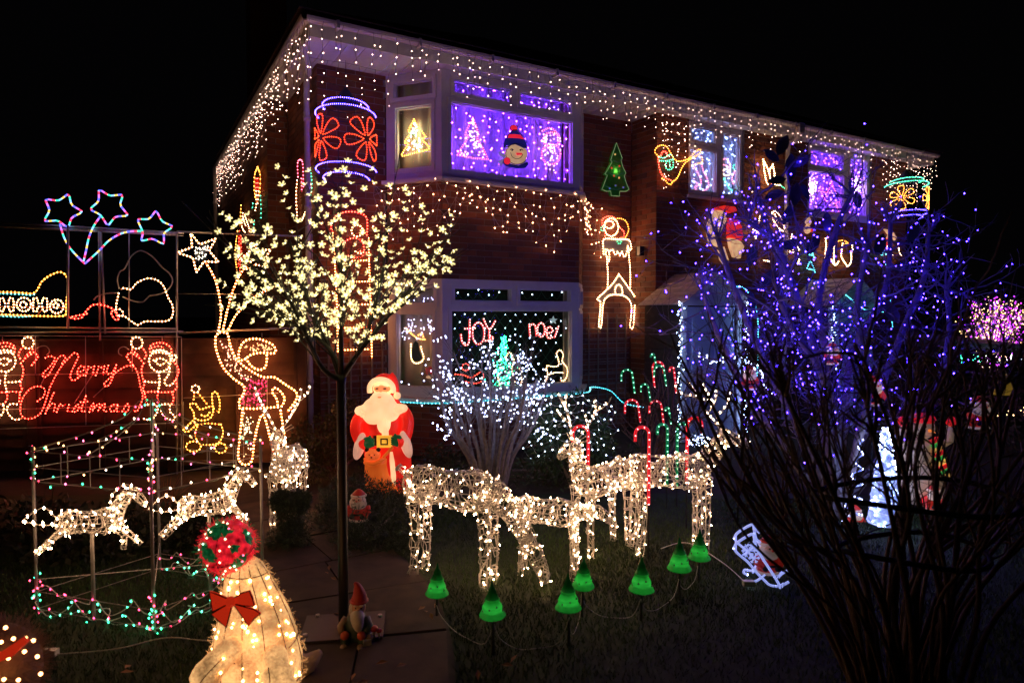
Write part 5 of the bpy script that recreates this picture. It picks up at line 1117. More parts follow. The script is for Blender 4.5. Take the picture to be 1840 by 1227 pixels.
# furry lit figure at the bottom left
ff = thing('fluffy_lit_figure', P(10, 1300, 2.1), 'blurred brown fluffy lit figure with a red ribbon in the bottom left corner', 'lit figure')
ctr = P(-5, 1205, 2.1); b = MB(); FB = mat('brown_fluff', (.42, .27, .18), .95, noise=.3, nscale=30); b.blob(ctr, (.125, .12, .15), FB, 3); b.build('body', ff, smooth=True); fz = MB()
for _ in range(2600):
    v = Vector((R.gauss(0, 1), R.gauss(0, 1), R.gauss(0, 1))).normalized(); p = ctr + Vector((v.x * .125, v.y * .12, v.z * .15)); q = p + v * R.uniform(.01, .035) + Vector((R.uniform(-.02, .02), R.uniform(-.01, .01), R.uniform(-.02, .02))); fz.tube([p, q], .0007, FB, 3, caps=False)
fz.build('fluff', ff, kind='stuff'); bl = MB()
for px, py in ((24, 1147), (44, 1170), (15, 1182), (67, 1179), (2, 1153), (73, 1210), (33, 1221), (7, 1220), (46, 1146), (10, 1127), (60, 1150)):
    bl.blob(P(px, py, 2.1 - .115), .005, glow((1., .42, .14), 16), 1)
bl.build('bulb', ff, kind='stuff'); w_ = MB(); w_.plate([P(*p, 2.1 - .135) for p in ((-20, 1178), (0, 1172), (40, 1145), (50, 1152), (20, 1180), (-20, 1196))], Vector((0, .01, 0)), BRED); w_.build('ribbon', ff)
# ------------------------------------------------------------------ big blow-moulded santa
sd = 6.5; cs = Z(620, 650, 4.907, lambda x, y: P(x, y, sd)); sm = sd / FP / 4.907      # metres per crop unit
san = thing('santa_light', P(697, 876, sd), 'big glowing plastic santa holding his belt, with a sack and teddy bear', 'santa figure')
RED = plastic('santa_red', (1., .02, .01), .42, 4, .5); WHT = plastic('santa_white', (1., .60, .30), .95, 5, .35); SKN = plastic('santa_face', (1., .26, .09), .85); ORG = plastic('santa_sack', (1., .17, .02), .40, 4, .5)
GRN = plastic('santa_glove', (.01, .10, .03), .35); BLT = mat('santa_belt', (.015, .02, .015), .3, noise=.1); GLD = plastic('santa_buckle', (1., .45, .04), .8); BRO = plastic('santa_bear', (1., .15, .03), .55); WDM = plastic('santa_trim', (1., .50, .34), .5, 5, .3)
def el(y, xl, xr, dp): a, b_ = cs(xl, y), cs(xr, y); return ((a + b_) / 2, (b_ - a).length / 2, dp)
b = MB(); b.loft([el(*s) for s in ((1110, 185, 600, .20), (1000, 188, 590, .19), (850, 178, 582, .18), (740, 160, 580, .185), (620, 150, 575, .19), (520, 148, 570, .19), (430, 175, 540, .18), (370, 200, 500, .15), (320, 240, 450, .11))], RED, 28); b.build('robe', san, smooth=True)
for sgn, pts in ((-1, [(205, 420), (138, 500), (132, 580), (180, 670), (235, 685)]), (1, [(500, 410), (560, 480), (568, 570), (548, 650), (495, 672)])):
    b = MB(); q = cr([cs(*p) + Vector((0, -.05 - .05 * i, 0)) for i, p in enumerate(pts)], 4); b.tube(q, [.066 - .014 * i / len(q) for i in range(len(q))], RED, 14); ar = b.build('sleeve', san, smooth=True)
    c = cs(*( (172, 705) if sgn < 0 else (568, 690) )) + Vector((0, -.215, 0)); b = MB(); b.blob(c, (.052, .05, .135), WDM, 3, Matrix.Rotation(.28 * -sgn, 3, 'Y')); b.build('cuff', san, smooth=True)
    c = cs(*((250, 670) if sgn < 0 else (500, 655))) + Vector((0, -.235, 0)); b = MB(); b.blob(c, (.062, .045, .058), GRN, 3)
    for k in range(4): b.blob(c + Vector((-.045 * sgn * .9, -.012, .03 - .02 * k)), (.024, .02, .011), GRN, 2)
    b.blob(c + Vector((-.02 * sgn, -.02, .05)), (.014, .014, .024), GRN, 2); b.build('mitten', san, smooth=True)
b = MB(); b.loft([el(*s) for s in ((700, 330, 460, .215), (620, 320, 450, .215), (540, 335, 440, .215), (470, 330, 440, .21))], WHT, 16); b.build('coat_front', san, smooth=True)
b = MB(); b.loft([((cs(330, y) + cs(440, y)) / 2, .20 * k, .215) for y, k in ((705, 1), (620, 1.02))], BLT, 24); b.build('belt', san, smooth=True)
bkc = cs(386, 663) + Vector((0, -.225, 0)); b = MB(); b.box(bkc, (.145, .02, .115), GLD); bo = b.build('buckle', san); b = MB()
for dx, dz, w_, h_ in ((0, .026, .07, .012), (0, -.026, .07, .012), (-.03, 0, .012, .06), (.03, 0, .012, .06)): b.box(bkc + Vector((dx, -.014, dz)), (w_, .01, h_), BLT)
b.build('buckle_bar', bo)
b = MB()                                      # beard and collar
b.blob(cs(335, 420) + Vector((0, -.13, 0)), (.185, .085, .155), WHT, 3); b.blob(cs(345, 352) + Vector((0, -.12, 0)), (.13, .08, .115), WHT, 3); b.blob(cs(370, 520) + Vector((0, -.13, 0)), (.085, .08, .14), WHT, 3)
for x, y, r in ((165, 415, .06), (200, 440, .055), (240, 455, .05), (490, 400, .065), (520, 395, .055), (455, 430, .06), (440, 470, .05), (205, 400, .06)): b.blob(cs(x, y) + Vector((0, -.12, 0)), (r, .07, r * .8), WHT, 2)
b.build('beard', san, smooth=True)
hc = cs(340, 225); b = MB(); b.blob(hc + Vector((0, -.01, 0)), (.102, .10, .10), WHT, 3); b.build('head', san, smooth=True)
b = MB(); b.blob(hc + Vector((0, -.065, -.004)), (.082, .068, .046), SKN, 3); fc = b.build('face', san, smooth=True)
b = MB(); b.blob(cs(338, 242) + Vector((0, -.128, 0)), (.018, .018, .016), SKN, 2); b.build('nose', fc, smooth=True)
for s in (-1, 1):
    b = MB(); b.blob(cs(338 + s * 34, 224) + Vector((0, -.13, 0)), (.017, .010, .008), BLT, 2); b.build('eye', fc, smooth=True); b = MB(); b.blob(cs(338 + s * 38, 200) + Vector((0, -.105, 0)), (.03, .014, .009), WHT, 2, Matrix.Rotation(.2 * s, 3, 'Y')); b.build('eyebrow', fc, smooth=True)
    b = MB(); b.blob(cs(338 + s * 32, 266) + Vector((0, -.125, 0)), (.045, .022, .014), WHT, 2, Matrix.Rotation(.15 * s, 3, 'Y')); b.build('moustache', fc, smooth=True)
b = MB(); b.blob(cs(340, 290) + Vector((0, -.205, 0)), (.02, .012, .008), SKN, 2); b.build('mouth', fc, smooth=True)
b = MB(); b.tube(cr([cs(232, 262) + Vector((0, -.07, 0)), cs(236, 205) + Vector((0, -.085, 0)), cs(275, 160) + Vector((0, -.10, 0)), cs(335, 146) + Vector((0, -.105, 0)), cs(395, 162) + Vector((0, -.10, 0)), cs(432, 205) + Vector((0, -.085, 0)), cs(438, 262) + Vector((0, -.07, 0))], 4), .026, WHT, 12); b.build('hat_trim', san, smooth=True)
b = MB(); b.blob(cs(344, 212) + Vector((0, .02, 0)), (.122, .115, .122), RED, 3); b.tube(cr([cs(390, 120), cs(428, 160), cs(450, 220), cs(458, 290)], 4), [.045, .045, .042, .04, .038, .036, .034, .032, .03, .028, .026, .024, .022], RED, 10); b.build('hat', san, smooth=True)
b = MB(); b.blob(cs(468, 293) + Vector((0, -.05, 0)), .036, WHT, 3); b.build('pompom', san, smooth=True)
b = MB(); b.loft([(cs(380, 1118) + Vector((0, -.10, 0)), .19, .15), (cs(340, 1050) + Vector((0, -.11, 0)), .165, .14), (cs(315, 950) + Vector((0, -.13, 0)), .13, .11), (cs(305, 870) + Vector((0, -.14, 0)), .115, .09), (cs(300, 820) + Vector((0, -.15, 0)), .12, .09)], ORG, 24); b.tube([cs(215, 845) + Vector((0, -.2, 0)), cs(300, 850) + Vector((0, -.26, 0)), cs(395, 800) + Vector((0, -.22, 0))], .022, ORG, 8); b.build('sack', san, smooth=True)
b = MB(); b.tube(cr([cs(380, 790) + Vector((0, -.25, 0)), cs(420, 750) + Vector((0, -.26, 0)), cs(462, 705) + Vector((0, -.25, 0))], 4), .014, ORG, 8); b.build('cord', san, smooth=True)
b = MB(); b.loft([(cs(440, 1115) + Vector((0, -.13, 0)), .09, .05), (cs(450, 960) + Vector((0, -.14, 0)), .035, .05), (cs(430, 760) + Vector((0, -.13, 0)), .035, .05)], WHT, 12); b.build('robe_trim', san, smooth=True)
tc_ = cs(290, 775) + Vector((0, -.24, 0)); b = MB(); b.blob(tc_, (.075, .05, .058), BRO, 3); b.blob(tc_ + Vector((0, -.045, -.018)), (.028, .02, .02), BRO, 2); b.build('teddy', san, smooth=True); b = MB()
for s in (-1, 1): b.blob(tc_ + Vector((s * .055, -.01, .052)), (.022, .014, .022), BLT, 2); b.blob(tc_ + Vector((s * .024, -.05, .012)), .007, BLT, 1)
b.blob(tc_ + Vector((0, -.066, -.01)), (.009, .006, .007), BLT, 1); b.build('teddy_face', san, smooth=True)
# small santa stake light on the juniper
def small_santa(name, base, h, label, es=.14, cat='santa figure'):
    t = thing(name, base, label, cat); k = h; rd = plastic('dim_red_%.2f' % es, (.55, .03, .02), es); wh = plastic('dim_white_%.2f' % es, (.75, .55, .45), es * .9); bkm = M_BLK
    B = Vector(base)
    b = MB(); b.loft([(B + Vector((0, 0, z * k)), r * k, r * k * .8) for z, r in ((0, .24), (.1, .28), (.3, .31), (.45, .27), (.55, .16))], rd, 18); b.build('body', t, smooth=True)
    b = MB(); b.blob(B + Vector((0, -.08 * k, .58 * k)), (.27 * k, .2 * k, .24 * k), wh, 3); b.build('beard', t, smooth=True)
    b = MB(); b.blob(B + Vector((0, -.22 * k, .72 * k)), (.16 * k, .1 * k, .08 * k), plastic('dim_skin_%.2f' % es, (.7, .35, .25), es * .8), 2); fo = b.build('face', t, smooth=True)
    for s in (-1, 1): b = MB(); b.blob(B + Vector((s * .07 * k, -.31 * k, .74 * k)), .022 * k, bkm, 1); b.build('eye', fo)
    b = MB(); b.blob(B + Vector((0, -.33 * k, .69 * k)), .03 * k, rd, 1); b.build('nose', fo)
    b = MB(); b.loft([(B + Vector((0, 0, z * k)), r * k, r * k) for z, r in ((.76, .22), (.85, .2), (.94, .12), (1., .03))], rd, 16); b.build('hat', t, smooth=True)
    b = MB(); b.tube([B + Vector((math.cos(a) * .21 * k, math.sin(a) * .2 * k, .79 * k)) for a in [q * .5236 for q in range(12)]], .045 * k, wh, 8, True); b.build('hat_trim', t, smooth=True)
    b = MB(); b.loft([(B + Vector((0, 0, z * k)), .315 * k, .255 * k) for z in (.22, .28)], bkm, 18); b.build('belt', t, smooth=True)
    b = MB(); b.tube([B + Vector((math.cos(a) * .27 * k, math.sin(a) * .22 * k, .04 * k)) for a in [q * .5236 for q in range(12)]], .04 * k, wh, 8, True); b.build('hem', t, smooth=True)
    for s in (-1, 1):
        b = MB(); b.tube([B + Vector((s * .27 * k, 0, .45 * k)), B + Vector((s * .33 * k, -.1 * k, .3 * k)), B + Vector((s * .2 * k, -.25 * k, .22 * k))], [.09 * k, .08 * k, .06 * k], rd, 8); b.build('arm', t, smooth=True)
        b = MB(); b.blob(B + Vector((s * .16 * k, -.27 * k, .2 * k)), .075 * k, bkm, 2); b.build('mitten', t, smooth=True)
    return t
ss = small_santa('santa_stake_light', P(645, 935, 5.0), .245, 'small dim plastic santa on a stake in the juniper by the lamp post', .05)
b = MB(); q = P(645, 935, 5.0); b.tube([q, Vector((q.x, q.y, 0))], .008, M_BLK, 6); b.build('stake', ss)
# gnome on the path
gb = G(648, 1158); gn = thing('garden_gnome', gb, 'painted gnome in a red cap sitting among mushrooms on the path', 'gnome')
GM = {k: mat('gnome_' + k, c, .45, noise=.15, nscale=30) for k, c in dict(red=(.45, .03, .02), skin=(.6, .32, .2), white=(.62, .56, .5), green=(.04, .07, .04), orange=(.6, .1, .04), brown=(.3, .2, .12), grey=(.35, .36, .34)).items()}
def gp(x, y, z): return gb + Vector((x, y, z))
b = MB(); b.loft([(gp(.01, 0, z), .115 * k, .085 * k) for z, k in ((.0, 1), (.015, 1.02), (.03, .95))], GM['white'], 28); b.build('base', gn, smooth=True)
b = MB(); b.loft([(gp(-.02, 0, z), r, r * .85) for z, r in ((.03, .07), (.07, .075), (.12, .06), (.16, .045))], GM['green'], 18); b.build('body', gn, smooth=True)
for s in (-1, 1):
    b = MB(); b.tube([gp(-.02 + s * .03, -.02, .06), gp(-.02 + s * .045, -.07, .075), gp(-.02 + s * .04, -.085, .035)], [.026, .024, .016], GM['green'], 10); b.build('leg', gn, smooth=True)
    b = MB(); b.blob(gp(-.02 + s * .042, -.075, .085), .022, GM['orange'], 2); b.build('knee', gn, smooth=True)
    b = MB(); b.blob(gp(-.02 + s * .042, -.10, .038), (.018, .03, .014), GM['brown'], 2); b.build('boot', gn, smooth=True)
    b = MB(); b.tube([gp(-.02 + s * .05, 0, .14), gp(-.02 + s * .075, -.03, .11), gp(-.02 + s * .06, -.07, .10)], [.022, .018, .014], GM['green'] if s > 0 else GM['brown'], 10); b.build('arm', gn, smooth=True)
b = MB(); b.blob(gp(-.005, -.02, .205), (.036, .036, .04), GM['skin'], 3); hd_ = b.build('head', gn, smooth=True)
b = MB(); b.blob(gp(.004, -.06, .205), .010, GM['skin'], 2); b.build('nose', hd_, smooth=True)
for s in (-1, 1):
    b = MB(); b.blob(gp(.003 + s * .014, -.053, .215), .0045, M_BLK, 1); b.build('eye', hd_); b = MB(); b.blob(gp(.003 + s * .015, -.052, .227), (.012, .006, .004), GM['white'], 1); b.build('eyebrow', hd_)
b = MB(); b.tube(cr([gp(-.005, -.045, .19), gp(0, -.065, .165), gp(.005, -.07, .13), gp(.01, -.068, .10)], 4), [.03, .034, .035, .035, .034, .032, .03, .028, .025, .022, .018, .012, .006], GM['white'], 10); b.blob(gp(-.035, -.02, .195), (.018, .025, .04), GM['white'], 2); b.build('beard', gn, smooth=True)
b = MB(); b.tube(cr([gp(-.003, -.01, .235), gp(-.003, -.005, .27), gp(-.015, 0, .31), gp(-.03, 0, .325)], 4), [.044, .042, .04, .037, .033, .03, .026, .022, .018, .014, .011, .008, .005], GM['red'], 14); b.build('cap', gn, smooth=True)
b = MB(); b.tube([gp(-.003 + math.cos(a) * .042, -.01 + math.sin(a) * .042, .236) for a in [q * .5236 for q in range(12)]], .007, GM['red'], 6, True); b.build('cap_rim', gn, smooth=True)
for (x, y, z, r, m) in ((.075, -.03, .10, .022, 'red'), (.10, -.02, .085, .016, 'red'), (.06, -.06, .07, .02, 'brown')): b = MB(); b.blob(gp(x, y, z), (r, r, r * .7), GM[m], 2); b.tube([gp(x, y, .02), gp(x, y, z)], .007, GM['white'], 6); b.build('mushroom', gn, smooth=True)
b = MB(); b.box(gp(.05, -.08, .055), (.04, .03, .03), GM['grey'], Matrix.Rotation(.5, 3, 'Z')); b.build('lantern', gn)
# sleigh with small santa, white-blue
c6s = Z(1300, 920, 6.815, lambda x, y: P(x, y, 4.05)); WB = (.42, .50, 1.)
sl = thing('lit_sleigh', G(1385, 1062), 'small blue white lit sleigh on the lawn beside the dark bush', 'sleigh')
M_ACR = mat('frosted_acrylic', (.62, .66, .85), .3, noise=.1, emis=(.35, .42, 1.), es=.8); bl = MB(); MBW = glow(WB, 26)
def sledge(pts, off, name='rail'):
    b = MB(); q = cr([c6s(*p) + Vector((off * .35, off, off * .05)) for p in pts], 4); b.tube(q, .008, M_ACR, 6); b.build(name, sl, smooth=True)
    for p in along(q, .06): bl.blob(p, .0075, MBW, 0)
for off in (0, .16):
    sledge([(130, 440), (160, 380), (260, 310), (360, 265), (390, 320), (450, 370)], off, 'side'); sledge([(130, 440), (170, 500), (300, 610), (400, 730), (500, 830), (570, 890), (680, 905), (740, 870)], off, 'side')
    sledge([(290, 900), (250, 880), (260, 840), (330, 850), (400, 840), (460, 800)], off, 'runner'); sledge([(370, 270), (400, 430), (450, 520), (620, 780), (690, 900)], off, 'side'); sledge([(560, 1000), (650, 980), (720, 900), (800, 850)], off, 'runner')
for p0, p1 in (((240, 520), (400, 530)), ((150, 470), (160, 400)), ((460, 800), (730, 740)), ((360, 740), (420, 750))):
    b = MB(); b.tube([c6s(*p0), c6s(*p1) + Vector((.05, .16, 0))], .006, M_ACR, 6); b.build('cross_rail', sl)
def snowflake(c, r, t_, nm='snowflake', m=M_ACR):
    b = MB()
    for k in range(6):
        a = k * math.pi / 3; d = Vector((math.cos(a), 0, math.sin(a))); b.tube([c, c + d * r], .004, m, 4)
        for s in (-1, 1): e = Vector((math.cos(a + s * .8), 0, math.sin(a + s * .8))); b.tube([c + d * r * .6, c + d * r * .6 + e * r * .35], .0035, m, 4)
    b.build(nm, t_)
snowflake(c6s(310, 470), .045, sl); snowflake(c6s(375, 560), .035, sl); snowflake(c6s(350, 400), .03, sl); bl.build('bulb', sl, kind='stuff')
t = small_santa('santa_light', c6s(600, 800) + Vector((0, .08, 0)), .24, 'small santa with a glowing white beard riding in the lit sleigh', .12)
# green tree stake lights
def tree_stakes():
    GT = shell_mat('green_shell', (.03, .62, .12)); GD = shell_mat('dark_green_shell', (.01, .22, .05)); PR_ = mat('printed_star', (.02, .03, .02), .5, noise=.1)
    T = MB(); N = 28
    pro = [(0, .002, 0), (.03, .010, 0), (.052, .021, 0), (.055, .0185, 0), (.086, .034, 1), (.092, .037, 1), (.095, .0325, 1), (.122, .046, 1), (.130, .0495, 1), (.133, .045, 1), (.150, .054, 1), (.166, .064, 1), (.170, .0655, 1), (.173, .062, 1)]
    T.loft([(Vector((0, 0, .50 - z)), r * (1 if i % 2 else 1), r) for i, (z, r, g_) in enumerate(pro[:5])], GD, N, caps=False); T.loft([(Vector((0, 0, .50 - z)), r, r) for z, r, g_ in pro[4:]], GT, N, caps=False)
    base = thing('tree_stake_light', (0, 0, 0), 'x', 'garden light', group='green tree stake lights on the lawn'); WM[base.name] = Matrix.Identity(4)
    o1 = T.build('shade', base, smooth=True, local=True)
    s = MB(); s.tube([Vector((0, 0, -.03)), Vector((0, 0, .33))], .0075, M_BLK, 8); s.tube([Vector((0, 0, .31)), Vector((0, 0, .345))], [.012, .010], M_BLK, 12); o2 = s.build('stake', base, smooth=True, local=True)
    s = MB()
    for k in range(9):
        a = k * .7; z = .365 + .012 * (k % 3); r = .0575 - .012 * ((z - .35) / .03) * .5; c = Vector((math.cos(a) * r, math.sin(a) * r, z))
        pts = [c + Vector((-math.sin(a), math.cos(a), 0)) * (.007 * (1 if q % 2 == 0 else .4) * math.sin(q * math.pi / 5)) + Vector((0, 0, .007 * (1 if q % 2 == 0 else .4) * math.cos(q * math.pi / 5))) for q in range(10)]
        s.plate(pts, Vector((math.cos(a), math.sin(a), 0)) * .003, PR_)
    o3 = s.build('star_print', base, local=True, kind='stuff'); s = MB(); s.blob((0, 0, .365), (.009, .009, .016), glow((1., .85, .45), 17), 1); o4 = s.build('bulb', base, smooth=True, local=True)
    spots = [(783, 1066, 3.58, 'green tree light furthest left, under the legs of the grazing deer', 1.), (887, 1103, 3.25, 'green tree light with a faint pale star on its tip, second from the left', 1.02), (1023, 1093, 3.32, 'green tree light at the front, half hiding another behind it', 1.05), (1045, 1051, 3.66, 'green tree light tucked behind the front one, below the fawn', 1.), (1152, 1061, 3.6, 'darker tipped green tree light standing alone on the lawn', 1.1), (1221, 1021, 3.92, 'green tree light by the front legs of the largest stag', 1.12), (1254, 1003, 4.16, 'green tree light furthest right, nearest the dark bush', 1.1)]
    for i, (px, py, d, lb, sc_) in enumerate(spots):
        p = P(px, py, d); o = base if i == 0 else base.copy()
        if i: COL.objects.link(o)
        o.location = (p.x, p.y, p.z - .33 * sc_ ); o.rotation_euler = (R.uniform(-.04, .04), R.uniform(-.04, .04), R.uniform(0, 6)); o.scale = (sc_, sc_, sc_); o['label'] = lb
        if i:
            for c in (o1, o2, o3, o4): k = c.copy(); COL.objects.link(k); k.parent = o
        st_ = MB(); st_.tube([Vector((0, 0, 0)), Vector((0, 0, -(p.z - .33 * sc_) / sc_ - .03))], .0075, M_BLK, 8); k = st_.build('spike', local=True); k.parent = o
    ln = [(P(px, py + 5, d) - Vector((0, 0, .03))) for px, py, d, *_ in spots]
    order = [0, 1, 2, 3, 4, 5, 6]; cab = thing('white_cable', (ln[0].x, ln[0].y, 0), 'thin white cable looping between the green tree lights', 'cable')
    for a, c in zip(order, order[1:]):
        A, C_ = ln[a], ln[c]; b = MB(); b.tube(cr([A, A.lerp(C_, .08) - Vector((0, 0, A.z * .5)), Vector((*A.lerp(C_, .3).xy, .02)), Vector((*(A.lerp(C_, .55).xy), .012)), Vector((*A.lerp(C_, .85).xy, .03)), C_], 5), .0022, M_CLEAR, 5); b.build('cable', cab, smooth=True)
tree_stakes()
# candy canes
RC, GC = plastic('lit_red_cane', (1., .02, .04), .45, 14, .3), plastic('lit_green_cane', (.0, .28, .10), .3, 14, .3)
def cane(px, ytop, pybase, d, w_px, col, label, lean=0, r=.013, bulb=True, ybot=None):
    s_ = d / FP; x = (px - CX) * s_; top = P(px, ytop, d); w_ = w_px * s_; bz = P(px, ybot, d).z if ybot else 0.; sgn = 1 if w_px > 0 else -1
    t = thing('candy_cane_light', (x, d, max(bz, 0)), label, 'candy cane'); R_ = abs(w_) / 2
    q = [Vector((x + lean * s_, d, bz)), Vector((x, d, top.z - R_))] + [Vector((x - sgn * R_ + sgn * R_ * math.cos(a), d, top.z - R_ + R_ * math.sin(a))) for a in [math.pi * k / 8 for k in range(1, 9)]] + [Vector((x - 2 * sgn * R_, d, top.z - R_ * 2.1))]
    b = MB(); m = RC if col == 'red' else GC; b.tube(q, r, m, 8); o = b.build('cane', t, smooth=True); bl = MB()
    for p in along(q, .05): bl.blob(p + Vector((0, -r * .8, 0)), .0065, glow((1., .3, .3) if col == 'red' else (.3, 1., .5), 7), -1)
    bl.build('bulb', o, kind='stuff')
    if bz > 0 and ybot > 800: b = MB(); b.tube([Vector((q[0].x, d, 0)), q[0]], .006, M_BLK, 6); b.build('stake', t)
cane(1058, 765, 0, 5.3, 28, 'red', 'red lit candy cane on its own, behind the antlers of the stag facing out', ybot=850); cane(1168, 767, 0, 4.55, 25, 'red', 'red lit candy cane standing in front of the largest stag', r=.011, ybot=905)
cane(1201, 762, 0, 5.7, 18, 'green', 'green lit candy cane, left one of the pair under the bare shrub', ybot=872); cane(1219, 760, 0, 5.75, -18, 'green', 'green lit candy cane, right one of the pair under the bare shrub', ybot=872); cane(1237, 750, 0, 5.2, -26, 'red', 'red lit candy cane in front of the porch door', ybot=868)
for (px, yt, yb, wv_, col, lb) in ((1137, 664, 705, 20, 'green', 'pale green cane hung at the left edge of the bare shrub'), (1148, 718, 758, 24, 'red', 'red cane hung low on the left of the bare shrub'), (1173, 650, 695, -20, 'red', 'red cane near the top of the bare shrub'), (1176, 636, 660, 6, 'green', 'topmost small green cane of the bare shrub'), (1194, 657, 692, 18, 'green', 'green cane at the right of the topmost red one in the bare shrub'), (1212, 660, 705, 8, 'red', 'red cane hung at the right edge of the bare shrub'), (1166, 690, 722, 14, 'green', 'green cane in the middle of the bare shrub'), (1190, 720, 762, 22, 'red', 'red cane hung low in the middle of the bare shrub'), (1203, 732, 760, 6, 'green', 'small green cane low at the right of the bare shrub')):
    cane(px, yt, 0, 6.55 + R.uniform(-.15, .1), wv_, col, lb, r=.0105, ybot=yb, lean=4)
# ------------------------------------------------------------------ plants
def rv(s=1.): return Vector((R.gauss(0, s), R.gauss(0, s), R.gauss(0, s)))
def grow(mb, p, d, L, r, depth, m, tips, spread=.5, up=.15, kids=3, seg=4, wob=.12, n=5, all_=None, taper=.6):
    pts = [p]; q = p; dd = d.normalized()
    for i in range(seg):
        dd = unit(dd + rv(wob) + Vector((0, 0, up / seg))); q = q + dd * (L / seg); pts.append(q)
    mb.tube(pts, [r * (1 - (1 - taper) * i / seg) for i in range(seg + 1)], m, n if depth else 4)
    if all_ is not None: all_ += pts[1:]
    if depth == 0: tips.append((q, dd)); return
    for k in range(kids):
        s = R.uniform(.45, 1.); i = min(seg - 1, int(s * seg)); b = pts[i].lerp(pts[i+1], s * seg - i) if i < seg else pts[-1]
        nd = unit(dd + rv(spread)); grow(mb, b, nd, L * R.uniform(.55, .8), r * taper * .75, depth - 1, m, tips, spread, up, kids, max(3, seg - 1), wob, n, all_, taper)
    tips.append((q, dd))
# --- blossom tree of lights
BT = mat('black_painted_pole', (.018, .014, .012), .45, noise=.3, spec=.6)
tb = G(604, 1142); tb.x = gx(612, tb.y); TD = tb.y
bt = thing('blossom_light_tree', tb, 'artificial cherry tree covered in glowing pale yellow blossoms on a black pole', 'light tree')
b = MB(); zf = P(612, 690, TD).z; b.tube([tb, Vector((tb.x, TD, .5)), Vector((tb.x, TD, zf)), Vector((tb.x, TD, zf + .05))], [.026, .026, .0235, .03], BT, 14); b.build('trunk', bt, smooth=True)
b = MB(); b.box(tb + Vector((0, 0, .05)), (.42, .30, .012), BT, Matrix.Rotation(.15, 3, 'Z'))
for a_, c_ in ((-.17, -.11), (.17, -.11), (-.17, .11), (.17, .11)): b.tube([tb + Vector((a_, c_, .05)), tb + Vector((a_, c_, .065))], .012, M_STEEL, 8)
b.build('base_plate', bt)
forks = [((575, 655), (520, 540), (440, 470)), ((590, 620), (560, 560), (520, 430)), ((613, 610), (614, 540), (612, 400)), ((650, 620), (680, 530), (700, 400)), ((640, 640), (720, 540), (775, 470)), ((600, 640), (560, 600), (470, 560))]
tips = []; pts_all = []
f0s = Vector((tb.x, TD, zf + .02))
for k, fk in enumerate(forks):
    dy = (-.25, .2, -.3, .28, -.1, .1)[k]
    q = cr([f0s] + [P(x, y, TD + dy * (i + 1) / 3) for i, (x, y) in enumerate(fk)], 6); n = len(q); b = MB(); b.tube(q, [.016 - .012 * i / n for i in range(n)], BT, 7); lo = b.build('limb', bt, smooth=True)
    tw = MB()
    for _ in range(19):
        i = int(R.uniform(.3, .98) * (n - 2)); a = q[i]; dd = unit(q[i+1] - q[i]); dd = unit(dd + Vector((R.gauss(0, .42), R.gauss(0, .5), R.uniform(-.05, .5)))); L = R.uniform(.18, .5)
        e = a + dd * L; mid = a + dd * L * .5 + rv(.02); tw.tube([a, mid, e], [.005, .0035, .002], BT, 4)
        for s in np.arange(.25, 1.05, .075 / L): pts_all.append((a.lerp(e, min(s, 1.)) + rv(.022), dd))
        for _k in range(2):
            a2 = a.lerp(e, R.uniform(.3, .9)); d2 = unit(dd + rv(.5)); e2 = a2 + d2 * R.uniform(.08, .2); tw.tube([a2, e2], [.003, .0015], BT, 3); pts_all.append((e2, d2)); pts_all.append((a2.lerp(e2, .5), d2))
    tw.build('twig', lo, kind='stuff')
# keep the flowers inside the vase-shaped crown
def incrown(p):
    px = CX + (p.x * FP) / p.y; py = 565 - (p.z - EYE) * FP / p.y
    if not (395 < px < 815 and 282 < py < 625): return False
    cxn = (px - 612) / 205; top = 290 + 95 * abs(cxn) ** 1.4; bot = 618 - 160 * max(0, abs(cxn) - .62)
    return top < py < bot
pts_all = [p for p in pts_all if incrown(p[0])]
top_ = [(P(x, y, TD + R.uniform(-.25, .25)), Vector((0, -.2, 1))) for x, y in ((625, 290), (618, 305), (627, 317), (617, 340), (630, 330), (655, 340), (672, 330), (670, 305), (500, 300), (513, 320), (507, 333), (515, 348), (510, 362), (520, 375), (728, 340), (735, 350), (725, 365), (728, 378), (757, 370), (810, 407), (795, 412), (786, 455), (790, 450), (775, 420), (400, 385), (412, 392), (430, 400), (420, 410), (765, 385), (755, 395))]
R.shuffle(pts_all); flowers = list(top_); seen = {}
def scr(p): return CX + p.x * FP / p.y, 565 - (p.z - EYE) * FP / p.y
for p, d in pts_all:                          # spread them out
    sx, sy = scr(p); cell = (int(sx / 9), int(sy / 9))
    if any((cell[0] + a, cell[1] + c) in seen and math.dist(seen[cell[0] + a, cell[1] + c], (sx, sy)) < 9.5 for a in (-1, 0, 1) for c in (-1, 0, 1)) and R.random() < .8: continue
    seen[cell] = (sx, sy); flowers.append((p, d))
    if len(flowers) > 500: break
print('flowers', len(flowers))
FLM = glow((1., .80, .33), 1.45, (.8, .7, .4)); FLC2 = glow((1., .9, .5), 7.)
pf = MB()
for k in range(5):
    a = 2 * math.pi * k / 5; c, s = math.cos(a), math.sin(a); w_ = .0075; e = lambda r, t, z: Vector((c*r - s*t, s*r + c*t, z))
    pf.add([e(.003, -.003, 0), e(.003, .003, 0), e(.018, w_, .008), e(.029, .006, .014), e(.029, -.006, .014), e(.018, -w_, .008)], [(0,1,2,3,4,5)], FLM)
pf.blob((0, 0, .003), .007, FLC2, -1)
fp = pf.build('blossom', bt, local=True); rest = MB(); invb = WM[bt.name].inverted()
def fmat(p, d):
    o_ = unit(d + rv(.55) + Vector((0, -.45, 0))); return Matrix.Translation(p) @ o_.to_track_quat('Z', 'Y').to_matrix().to_4x4() @ Matrix.Rotation(R.uniform(0, 6), 4, 'Z') @ Matrix.Scale(R.uniform(.55, .78), 4)
